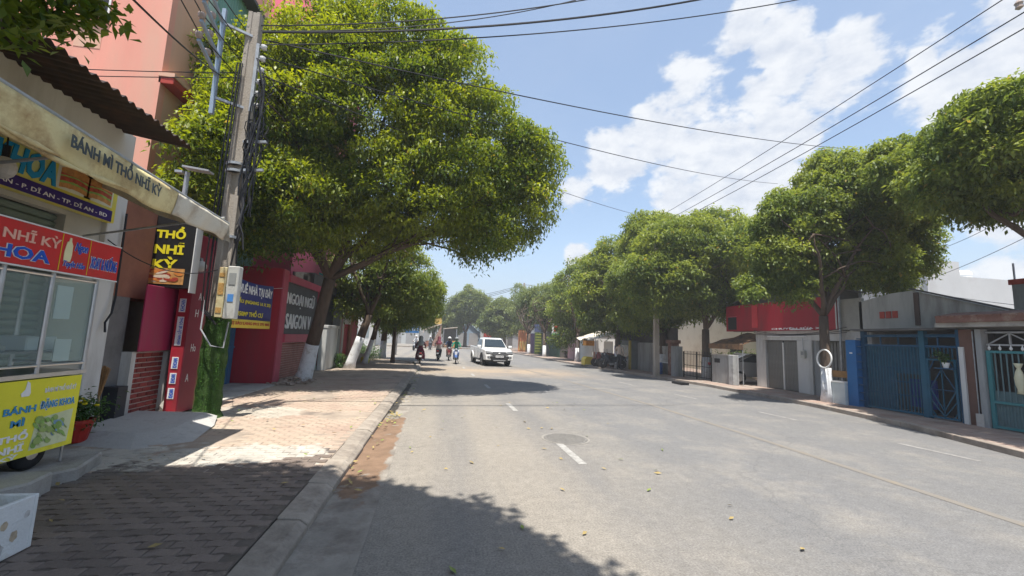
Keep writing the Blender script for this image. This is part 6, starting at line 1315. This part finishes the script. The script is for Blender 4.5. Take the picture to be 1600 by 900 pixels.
# insulator fitting at the top right corner
fx = PY(1592, 8, 6); ft = thing('insulator_fitting', 'dark cable insulator in the top right corner of the sky', 'insulator', tuple(fx))
MB().lathe([(.02, -.1), (.06, -.06), (.05, 0), (.07, .04), (.03, .1)], fx, 10).build('insulator', C['porcelain'], ft); MB().bar(fx, fx+Vector((.5, -.1, .05)), .04).build('arm', galv, ft)
# ================================================================== VEHICLES AND PEOPLE
wpaint = cm('white car paint', (.78, .78, .76), .25, .02, 1, coat=.6, spec=.5); dpl = cm('dark plastic', (.03, .03, .032), .6, .1, 5); cg = C['car glass']
def loft(mb, secs):
    n_ = len(secs[0]); vs = [p for s_ in secs for p in s_]; fs = []
    for i in range(len(secs)-1):
        for k in range(n_): fs.append((i*n_+k, i*n_+(k+1) % n_, (i+1)*n_+(k+1) % n_, (i+1)*n_+k))
    fs.append(tuple(range(n_))[::-1]); fs.append(tuple((len(secs)-1)*n_+k for k in range(n_))); return mb.add(vs, fs)
def pickup():
    t = thing('pickup_truck', 'white double cab pickup truck driving towards the viewer', 'pickup truck', (3.72, 26.7, .0), R(7))
    def sec(y, zb, zt, w, wt, rnd_=.08):   # rounded body section, narrower at the shoulder
        return [(-w, y, zb), (-w*1.0, y, (zb+zt)/2), (-w+.02, y, zt-rnd_), (-wt, y, zt), (wt, y, zt), (w-.02, y, zt-rnd_), (w, y, (zb+zt)/2), (w, y, zb)]
    mb = MB(); loft(mb, [sec(.0, .52, .92, .8, .7), sec(.06, .42, 1.02, .88, .78), sec(.25, .40, 1.08, .925, .82), sec(1.0, .42, 1.14, .93, .84), sec(1.35, .42, 1.16, .93, .86), sec(3.45, .42, 1.18, .93, .9), sec(5.2, .46, 1.2, .92, .9), sec(5.3, .5, 1.16, .9, .86)])
    body = mb.build('body', wpaint, t, smooth=False, local=True, bevel=.012)
    mb = MB(); S = lambda y, z, w: [(-w, y, z), (w, y, z)]
    vs = [(-.84, 1.15, 1.14), (.84, 1.15, 1.14), (-.64, 1.95, 1.76), (.64, 1.95, 1.76), (-.62, 2.3, 1.81), (.62, 2.3, 1.81), (-.64, 3.1, 1.79), (.64, 3.1, 1.79), (-.84, 3.45, 1.17), (.84, 3.45, 1.17), (-.9, 2.3, 1.17), (.9, 2.3, 1.17)]
    mb.add(vs, [(0, 1, 3, 2), (2, 3, 5, 4), (4, 5, 7, 6), (6, 7, 9, 8), (0, 2, 4, 10), (10, 4, 6, 8), (1, 11, 5, 3), (11, 9, 7, 5), (0, 10, 8, 9, 11, 1)])
    mb.build('cab', wpaint, t, local=True, bevel=.03)
    MB().add([(-.75, 1.20, 1.19), (.75, 1.20, 1.19), (.6, 1.86, 1.705), (-.6, 1.86, 1.705)], [(0, 1, 2, 3)]).build('windscreen', cg, t, local=True).location = (0, -.012, .015)
    for s_ in (-1, 1):
        MB().add([(s_*.875, 1.42, 1.2), (s_*.905, 2.25, 1.2), (s_*.68, 2.25, 1.70), (s_*.70, 2.0, 1.68)], [(0, 1, 2, 3)]).build('side_window', cg, t, local=True).location = (s_*.012, 0, 0)
        MB().add([(s_*.905, 2.33, 1.2), (s_*.87, 3.25, 1.2), (s_*.69, 3.02, 1.70), (s_*.68, 2.33, 1.71)], [(0, 1, 2, 3)]).build('side_window', cg, t, local=True).location = (s_*.012, 0, 0)
        MB().box(-.12, .12, -.07, .07, -.09, .09).build('mirror', white_paint, t, local=True, bevel=.03).location = (s_*1.07, 1.3, 1.22)
        MB().bar((s_*.88, 1.35, 1.16), (s_*1.02, 1.3, 1.2), .05).build('mirror_arm', dpl, t, local=True)
        h = MB().prism([(.46, .80), (.86, .86), (.88, .98), (.5, .95)], 'y', -.0, .12).build('headlight', cm('headlight glass', (.3, .32, .34), .1, .1, 9, spec=.9), t, local=True)
        if s_ < 0: h.scale = (-1, 1, 1)
        h.location = (0, -.02, 0)
        bx('headlight_trim', dpl, t, s_*.67-.2, s_*.67+.2, -.035, .0, .77, .82, local=True)
        bx('fog_recess', dpl, t, s_*.68-.13, s_*.68+.13, -.06, .02, .5, .66, local=True, bevel=.02); MB().lathe([(.001, 0), (.05, 0), (.05, .02), (.001, .02)], (s_*.68, -.07, .58), 10, Matrix.Rotation(math.pi/2, 3, 'X')).build('fog_lamp', C['headlight glass'], t, local=True)
        MB().prism([(.56, .40), (.9, .42), (.92, .74), (.58, .76)] if s_ > 0 else [(-.56, .40), (-.9, .42), (-.92, .74), (-.58, .76)], 'y', -.055, .1).build('bumper_corner', wpaint, t, local=True, bevel=.03)
        for y in (1.02, 4.25):
            w_ = MB().lathe([(.22, -.13), (.36, -.12), (.385, -.06), (.385, .06), (.36, .12), (.22, .13)], (s_*.80, y, .385), 24, Matrix.Rotation(math.pi/2, 3, 'Y')).build('wheel', rubber, t, local=True, smooth=True)
            rm_ = MB(); rm_.lathe([(.02, -.10), (.2, -.10), (.22, -.12), (.22, .12), (.2, .10), (.02, .10)], (s_*.81, y, .385), 18, Matrix.Rotation(math.pi/2, 3, 'Y'))
            for k in range(6): a = k*math.pi/3; rm_.bar((s_*.925, y, .385), (s_*.925, y+.2*math.cos(a), .385+.2*math.sin(a)), .045, .03, (1, 0, 0))
            o = rm_.build('rim', C['dull steel'], w_, local=True)
            arch = MB(); arch.tube([(s_*.93, y+.44*math.cos(a), .385+.44*math.sin(a)) for a in [math.pi*(i/12)*1.06-.09 for i in range(13)]], .045, 6); arch.build('wheel_arch', dpl if y < 2 else wpaint, t, local=True, smooth=True)
            MB().lathe([(.001, 0), (.41, 0), (.41, .01), (.001, .01)], (s_*.932-.005, y, .42), 20, Matrix.Rotation(math.pi/2, 3, 'Y')).build('arch_shadow_disc', dpl, t, local=True)  # dark disc painted in as the shade inside the wheel arch
        bx('side_step', dpl, t, s_*.95-.07, s_*.95+.07, 1.6, 3.5, .34, .40, local=True)
        for y in (1.42, 2.29, 3.42): bx('door_gap', dpl, t, s_*.934-.004, s_*.934+.002, y, y+.014, .5, 1.14, local=True)
        for y in (2.12, 3.0): bx('door_handle', steel, t, s_*.94-.012, s_*.94+.012, y, y+.14, .98, 1.02, local=True)
    gr = bx('grille', dpl, t, -.46, .46, -.045, .02, .68, .94, local=True, bevel=.02)
    for z in (.74, .81, .88): bx('grille_bar', steel, gr, -.44, .44, -.058, -.045, z-.012, z+.012, local=True)
    MB().ball((0, -.07, .84), (.1, .02, .04), 12).build('badge', steel, t, local=True, smooth=True)
    bx('lower_bumper', dpl, t, -.56, .56, -.05, .08, .36, .66, local=True, bevel=.03); bx('skid_plate', steel, t, -.4, .4, -.055, -.04, .36, .42, local=True)
    pn = bx('number_plate', white_letter, t, -.26, .26, -.075, -.06, .58, .70, local=True); text('61C-350.88', (-.22, -.077, .61), XP, UP, .44, .065, black, t, .002, .02, local=True)
    for i in range(2): bx('wiper', dpl, t, -.5+i*.55, -.05+i*.55, 1.19, 1.21, 1.215, 1.225, local=True)
    bx('underbody', dpl, t, -.75, .75, .5, 5.0, .26, .45, local=True); bx('bed_liner', dpl, t, -.78, .78, 3.6, 5.15, 1.16, 1.215, local=True)
    mb = MB(); 
    for s_ in (-1, 1): mb.tube([(s_*.7, 3.62, 1.18), (s_*.62, 3.66, 1.7)], .03, 8)
    mb.tube([(-.62, 3.66, 1.7), (.62, 3.66, 1.7)], .03, 8); mb.build('roll_bar', dpl, t, local=True)
pickup()
def motorbike(name_label, loc, rz, paint, accent, group=None):
    t = thing('motorbike', name_label, 'motorbike', loc, rz, group)
    for y in (-.62, .6):
        MB().lathe([(.2, -.035), (.27, -.04), (.295, 0), (.27, .04), (.2, .035)], (0, y, .295), 20, Matrix.Rotation(math.pi/2, 3, 'Y')).build('tyre', rubber, t, local=True, smooth=True)
        mb = MB(); mb.lathe([(.19, -.02), (.21, -.03), (.21, .03), (.19, .02)], (0, y, .295), 20, Matrix.Rotation(math.pi/2, 3, 'Y')); mb.tube([(-.07, y, .295), (.07, y, .295)], .035, 8)
        for k in range(6): a = k*math.pi/3; mb.bar((0, y, .295), (0, y+.2*math.cos(a), .295+.2*math.sin(a)), .025)
        mb.build('wheel_rim', steel, t, local=True)
    mb = MB()
    for s_ in (-.06, .06): mb.tube([(s_, .6, .295), (s_, .45, .72)], .022, 8)
    mb.build('fork', steel, t, local=True)
    mb = MB(); loft(mb, [[(-w, y, z0), (w, y, z0), (w*1.1, y, (z0+z1)/2), (w*.6, y, z1), (-w*.6, y, z1), (-w*1.1, y, (z0+z1)/2)] for y, z0, z1, w in ((.50, .45, .95, .08), (.42, .4, 1.0, .15), (.3, .42, .92, .16), (.1, .35, .62, .13), (-.1, .38, .7, .14), (-.4, .5, .76, .15), (-.75, .62, .82, .1), (-.86, .68, .8, .04))])
    mb.build('body_fairing', paint, t, local=True, smooth=False, bevel=.01)
    MB().prism([(-.06, .47), (.06, .47), (.1, .8), (-.1, .8)], 'y', .5, .54).build('front_shield', accent, t, local=True, bevel=.01)
    mb = MB(); loft(mb, [[(-w, y, z), (w, y, z), (w*.9, y, z+.07), (-w*.9, y, z+.07)] for y, z, w in ((.08, .70, .07), (-.1, .72, .13), (-.5, .76, .14), (-.72, .8, .1))]); mb.build('seat', black, t, local=True, bevel=.015)
    MB().ball((0, .5, .93), (.1, .06, .08), 12).build('headlight', C['headlight glass'], t, local=True, smooth=True)
    MB().tube([(-.34, .26, 1.0), (-.2, .34, 1.04), (0, .38, 1.0), (.2, .34, 1.04), (.34, .26, 1.0)], .016, 8).build('handlebar', black, t, local=True)
    for s_ in (-1, 1):
        MB().tube([(s_*.24, .32, 1.03), (s_*.3, .34, 1.2)], .008, 6).build('mirror_stem', black, t, local=True); MB().ball((s_*.31, .34, 1.23), (.055, .015, .04), 10).build('mirror', C['dull steel'], t, local=True)
    bx('engine', C['dull steel'], t, -.12, .12, -.12, .2, .24, .46, local=True, bevel=.03); MB().tube([(.14, .1, .3), (.15, -.3, .28), (.15, -.75, .36)], [.03, .045, .055], 10).build('exhaust', steel, t, local=True)
    MB().prism([(.44, .56), (.6, .61), (.78, .56), (.84, .44), (.80, .44), (.74, .53), (.6, .575), (.48, .53)], 'x', -.06, .06).build('mudguard', paint, t, local=True); MB().prism([(-.86, .68), (-.95, .5), (-.92, .48), (-.8, .62)], 'x', -.07, .07).build('rear_mudguard', dpl, t, local=True)
    MB().ball((0, -.87, .74), (.08, .03, .04), 10).build('tail_light', red_vinyl, t, local=True); bx('number_plate', white_letter, t, -.08, .08, -.95, -.94, .52, .62, local=True); MB().bar((-.1, 0, .25), (-.22, -.08, .02), .02).build('stand', dpl, t, local=True)
    return t
def human(label, loc, rz, J, mats, classify, extras=None, group=None):
    """one continuous skinned body from joints; mats: materials, classify(v)->index"""
    t = thing('person', label, 'person', loc, rz, group)
    names = list(J['v'].keys()); vs = [J['v'][n][:3] for n in names]; rr = [J['v'][n][3] for n in names]; ed = [(names.index(a), names.index(b)) for a, b in J['e']]
    me = bpy.data.meshes.new('body'); me.from_pydata(vs, ed, []); o = bpy.data.objects.new('body', me); link(o)
    sk = o.modifiers.new('skin', 'SKIN'); sk.use_smooth_shade = True
    for i, q in enumerate(me.skin_vertices[0].data): r_ = rr[i]; q.radius = r_ if isinstance(r_, tuple) else (r_, r_); q.use_root = (names[i] == 'pelvis')
    ss = o.modifiers.new('sub', 'SUBSURF'); ss.levels = 1; ss.render_levels = 1
    bpy.context.view_layer.update(); ev = o.evaluated_get(bpy.context.evaluated_depsgraph_get()); m2 = bpy.data.meshes.new_from_object(ev)
    bpy.data.objects.remove(o); o = bpy.data.objects.new('body', m2); link(o); o.parent = t; m2.materials.clear()
    for m_ in mats: m2.materials.append(m_)
    for p in m2.polygons: p.material_index = classify(p.center); p.use_smooth = True
    return t
def rider_joints(lean=.1, mir=1):
    v = {'pelvis': (0, -.18, .88, (.15, .13)), 'waist': (0, -.15+lean*.3, 1.05, (.13, .11)), 'chest': (0, -.12+lean, 1.27, (.16, .12)), 'neckb': (0, -.1+lean*1.3, 1.42, (.075, .07)), 'neck': (0, -.08+lean*1.4, 1.50, (.055, .055)), 'head': (0, -.05+lean*1.5, 1.60, (.085, .1)), 'crown': (0, -.05+lean*1.5, 1.69, (.07, .085))}
    e = [('pelvis', 'waist'), ('waist', 'chest'), ('chest', 'neckb'), ('neckb', 'neck'), ('neck', 'head'), ('head', 'crown')]
    for s_, n_ in ((-1, 'l'), (1, 'r')):
        v.update({'sh'+n_: (s_*.19, -.1+lean*1.1, 1.37, .065), 'el'+n_: (s_*.28, .05+lean, 1.13, .045), 'wr'+n_: (s_*.3, .25, 1.07, .032), 'pa'+n_: (s_*.3, .30, 1.06, (.038, .022)),
                  'hp'+n_: (s_*.1, -.1, .87, .095), 'kn'+n_: (s_*.17, .28, .78, .068), 'an'+n_: (s_*.15, .12, .36, .042), 'to'+n_: (s_*.16, .28, .30, (.04, .03))})
        e += [('neckb', 'sh'+n_), ('sh'+n_, 'el'+n_), ('el'+n_, 'wr'+n_), ('wr'+n_, 'pa'+n_), ('pelvis', 'hp'+n_), ('hp'+n_, 'kn'+n_), ('kn'+n_, 'an'+n_), ('an'+n_, 'to'+n_)]
        for k in range(4): 
            x = s_*(.27+.022*k); v['f%d%s' % (k, n_)] = (x, .335, 1.055, .011); v['g%d%s' % (k, n_)] = (x, .345, 1.025-.004*(k % 2), .009); e += [('pa'+n_, 'f%d%s' % (k, n_)), ('f%d%s' % (k, n_), 'g%d%s' % (k, n_))]
        v['t'+n_] = (s_*.262, .30, 1.03, .011); v['u'+n_] = (s_*.255, .32, 1.01, .009); e += [('pa'+n_, 't'+n_), ('t'+n_, 'u'+n_)]
    return {'v': v, 'e': e}
skin_m = cm('skin', (.42, .25, .17), .55, .06, 4)
def rider(label, loc, rz, top, trousers, helmet, shoe=None, scarf=None, mask=None, lean=.1, coat=False, dress=None, group=None):
    J = rider_joints(lean)
    def cl(c):
        if c.z > 1.47: return 0
        if c.z < .36: return 3
        if abs(c.x) > .24 and c.y > .2 and c.z > 1.0: return 0
        if c.z > .97 or (c.z > .86 and c.y < -.05): return 1
        return 2
    t = human(label, loc, rz, J, [skin_m, top, trousers, shoe or black], cl, group=group); hy = -.05+lean*1.5
    # helmet shell open at the face, visor, nose and ears
    mb = MB(); n_ = 16; vs = []; fs = []
    for i in range(8):
        th = i/7*math.pi*.66
        for k in range(n_): a = 2*math.pi*k/n_; q = 1-.25*(math.sin(a) > .55)*(i > 4); vs.append((.135*math.sin(th)*math.cos(a), hy+.155*math.sin(th)*math.sin(a)*q, 1.64+.135*math.cos(th)+(.05 if (math.sin(a) > .55 and i > 5) else 0)))
    for i in range(7):
        for k in range(n_): fs.append((i*n_+k, i*n_+(k+1) % n_, (i+1)*n_+(k+1) % n_, (i+1)*n_+k))
    o = mb.add(vs, fs).build('helmet', helmet, t, smooth=True, local=True); o.modifiers.new('t', 'SOLIDIFY').thickness = .012
    MB().prism([(-.1, 1.66), (.1, 1.66), (.09, 1.69), (-.09, 1.69)], 'y', hy+.13, hy+.2).build('helmet_peak', helmet, t, local=True)
    MB().ball((0, hy+.105, 1.585), (.014, .02, .022), 8).build('nose', skin_m, t, local=True)
    for s_ in (-1, 1): MB().ball((s_*.034, hy+.093, 1.615), (.013, .008, .008), 8).build('eye', black, t, local=True); MB().ball((s_*.088, hy, 1.6), (.012, .02, .03), 8).build('ear', skin_m, t, local=True)
    MB().ball((0, hy+.094, 1.548), (.028, .008, .008), 8).build('mouth', C['meat print'], t, local=True)
    if mask: MB().ball((0, hy+.07, 1.555), (.08, .055, .055), 12).build('face_mask', mask, t, local=True, smooth=True)
    if scarf: # hood or long scarf over head and shoulders
        mb = MB(); loft(mb, [[(w*math.cos(a), y+d*math.sin(a), z) for a in [k*math.pi/6 for k in range(12)]] for z, w, d, y in ((1.18, .2, .13, hy-.18), (1.35, .2, .14, hy-.13), (1.47, .13, .12, hy-.06), (1.6, .125, .13, hy-.03), (1.72, .1, .11, hy-.03), (1.77, .03, .04, hy-.03))]); mb.build('hood', scarf, t, smooth=True, local=True)
    if dress: # long sun skirt over the legs
        mb = MB(); loft(mb, [[(w*math.cos(a), y+d*math.sin(a), z) for a in [k*math.pi/7 for k in range(14)]] for z, w, d, y in ((1.0, .16, .14, -.15), (.85, .24, .3, .0), (.6, .29, .32, .08), (.36, .30, .28, .1), (.34, .27, .25, .1))]); mb.build('skirt', dress, t, smooth=True, local=True)
    return t
maroon = cm('maroon checked cloth', (.13, .025, .05), .85, .5, 18); greyh = cm('grey cloth', (.25, .27, .28), .8, .15, 6); pinkc = cm('pink cloth', (.6, .18, .22), .8, .1, 6); beige = cm('beige cloth', (.55, .45, .38), .85, .12, 8)
darkc = cm('dark cloth', (.035, .04, .05), .85, .2, 6); greenc = cm('green jacket', (.01, .24, .13), .7, .1, 5); navyc = cm('navy cloth', (.03, .05, .1), .85, .2, 6); whitec = cm('white cloth', (.6, .6, .6), .8, .08, 5)
trk = cm('brown trousers', (.13, .06, .05), .8, .2, 6); bluep = cm('blue moto paint', (.03, .1, .32), .3, .1, 3, coat=.5); whm = cm('white moto paint', (.7, .7, .72), .3, .05, 2, coat=.5); redp = cm('dark red moto paint', (.2, .02, .03), .3, .1, 3, coat=.5)
def pair(blab, rlab, x, y, rz, paint, accent, bx_g=None, **k):
    motorbike(blab, (x, y, 0), R(rz), paint, accent); rider(rlab, (x, y, 0), R(rz), **k)
pair('dark red motorbike ridden away near the left kerb', 'person in maroon checked clothes and grey hood riding away by the left kerb', -1.22, 26.3, 3, redp, dpl, top=maroon, trousers=maroon, helmet=greyh, scarf=greyh, dress=maroon, lean=.02)
pair('dark motorbike with white tail ridden away behind the green jacket rider', 'person in pink hood and beige top riding away on the dark motorbike', -.15, 31.3, -4, darkc, whm, top=beige, trousers=darkc, helmet=pinkc, scarf=pinkc, lean=.05)
pair('blue and white motorbike coming towards the viewer', 'person in green jacket and grey helmet riding towards the viewer', 1.03, 28.6, 178, bluep, whm, top=greenc, trousers=cm('pale grey trousers', (.4, .42, .45), .8), helmet=greyh, mask=greenc, lean=.08)
pair('dark brown motorbike half hidden behind the blue and white one', 'person in dark jacket and white helmet riding behind the green jacket rider', .62, 32.2, 180, trk, redp, top=navyc, trousers=trk, helmet=white_paint, mask=darkc, lean=.08)
pair('small distant motorbike crossing at the far left', 'distant person in white shirt riding at the far left of the crossing', -2.9, 50.5, 160, darkc, whm, top=whitec, trousers=darkc, helmet=white_paint, lean=.05)
pair('distant motorbike in front of the cream market awning', 'distant person in grey shirt riding before the cream market awning', -1.4, 55, 190, darkc, dpl, top=greyh, trousers=darkc, helmet=white_paint, lean=.05)
for i, (x, y, a, p, lb) in enumerate([(11.3, 26.6, 74, darkc, 'black motorbike parked nearest the white-footed tree'), (11.4, 27.4, 78, darkc, 'second black motorbike parked under the stall awning'), (11.35, 28.2, 70, redp, 'dark red motorbike parked furthest in the row under the stall awning')]):
    motorbike(lb, (x, y, .1), R(a), p, dpl, 'motorbikes parked under the stall awning')
# standing person by the bikes
SJ = {'v': {'pelvis': (0, 0, .95, (.15, .11)), 'waist': (0, .0, 1.1, (.125, .095)), 'chest': (0, .0, 1.32, (.155, .11)), 'neckb': (0, 0, 1.45, (.07, .06)), 'neck': (0, .01, 1.52, .052), 'head': (0, .02, 1.61, (.08, .095)), 'crown': (0, .02, 1.69, (.07, .08))}, 'e': [('pelvis', 'waist'), ('waist', 'chest'), ('chest', 'neckb'), ('neckb', 'neck'), ('neck', 'head'), ('head', 'crown')]}
for s_, n_ in ((-1, 'l'), (1, 'r')):
    SJ['v'].update({'sh'+n_: (s_*.19, 0, 1.41, .06), 'el'+n_: (s_*.25, .03, 1.13, .043), 'wr'+n_: (s_*.22, .2, .98, .03), 'pa'+n_: (s_*.2, .27, .95, (.036, .02)), 'hp'+n_: (s_*.09, 0, .9, .09), 'kn'+n_: (s_*.11, .03, .5, .062), 'an'+n_: (s_*.12, -.02, .09, .042), 'to'+n_: (s_*.14, .13, .04, (.04, .03))})
    SJ['e'] += [('neckb', 'sh'+n_), ('sh'+n_, 'el'+n_), ('el'+n_, 'wr'+n_), ('wr'+n_, 'pa'+n_), ('pelvis', 'hp'+n_), ('hp'+n_, 'kn'+n_), ('kn'+n_, 'an'+n_), ('an'+n_, 'to'+n_)]
    for k in range(4):
        SJ['v']['f%d%s' % (k, n_)] = (s_*(.17+.018*k), .32, .93, .010); SJ['v']['g%d%s' % (k, n_)] = (s_*(.17+.018*k), .35, .91, .009); SJ['e'] += [('pa'+n_, 'f%d%s' % (k, n_)), ('f%d%s' % (k, n_), 'g%d%s' % (k, n_))]
    SJ['v']['t'+n_] = (s_*.16, .28, .94, .010); SJ['e'] += [('pa'+n_, 't'+n_)]
ps = human('person in pale shirt standing beside the parked motorbikes', (11.35, 25.6, .1), R(-40), SJ, [skin_m, beige, darkc, black], lambda c: 0 if c.z > 1.48 or (c.y > .17 and c.z > .85) else (1 if c.z > .97 else (2 if c.z > .1 else 3)))
MB().ball((0, .0, 1.66), (.095, .11, .085), 12, .1).build('hair', black, ps, local=True, smooth=True); MB().ball((0, .115, 1.6), (.013, .02, .02), 8).build('nose', skin_m, ps, local=True)
# ================================================================== AIR
hm = bpy.data.materials.new('haze'); hm.use_nodes = True; t_ = hm.node_tree; t_.nodes.remove(t_.nodes['Principled BSDF']); pv = t_.nodes.new('ShaderNodeVolumePrincipled'); pv.inputs['Color'].default_value = (.93, .96, 1, 1); pv.inputs['Density'].default_value = .0016; t_.links.new(pv.outputs[0], t_.nodes['Material Output'].inputs['Volume'])
hb = MB().box(-901, 901, -301, 1501, -1.05, 21).build('haze', hm); hb['kind'] = 'stuff'
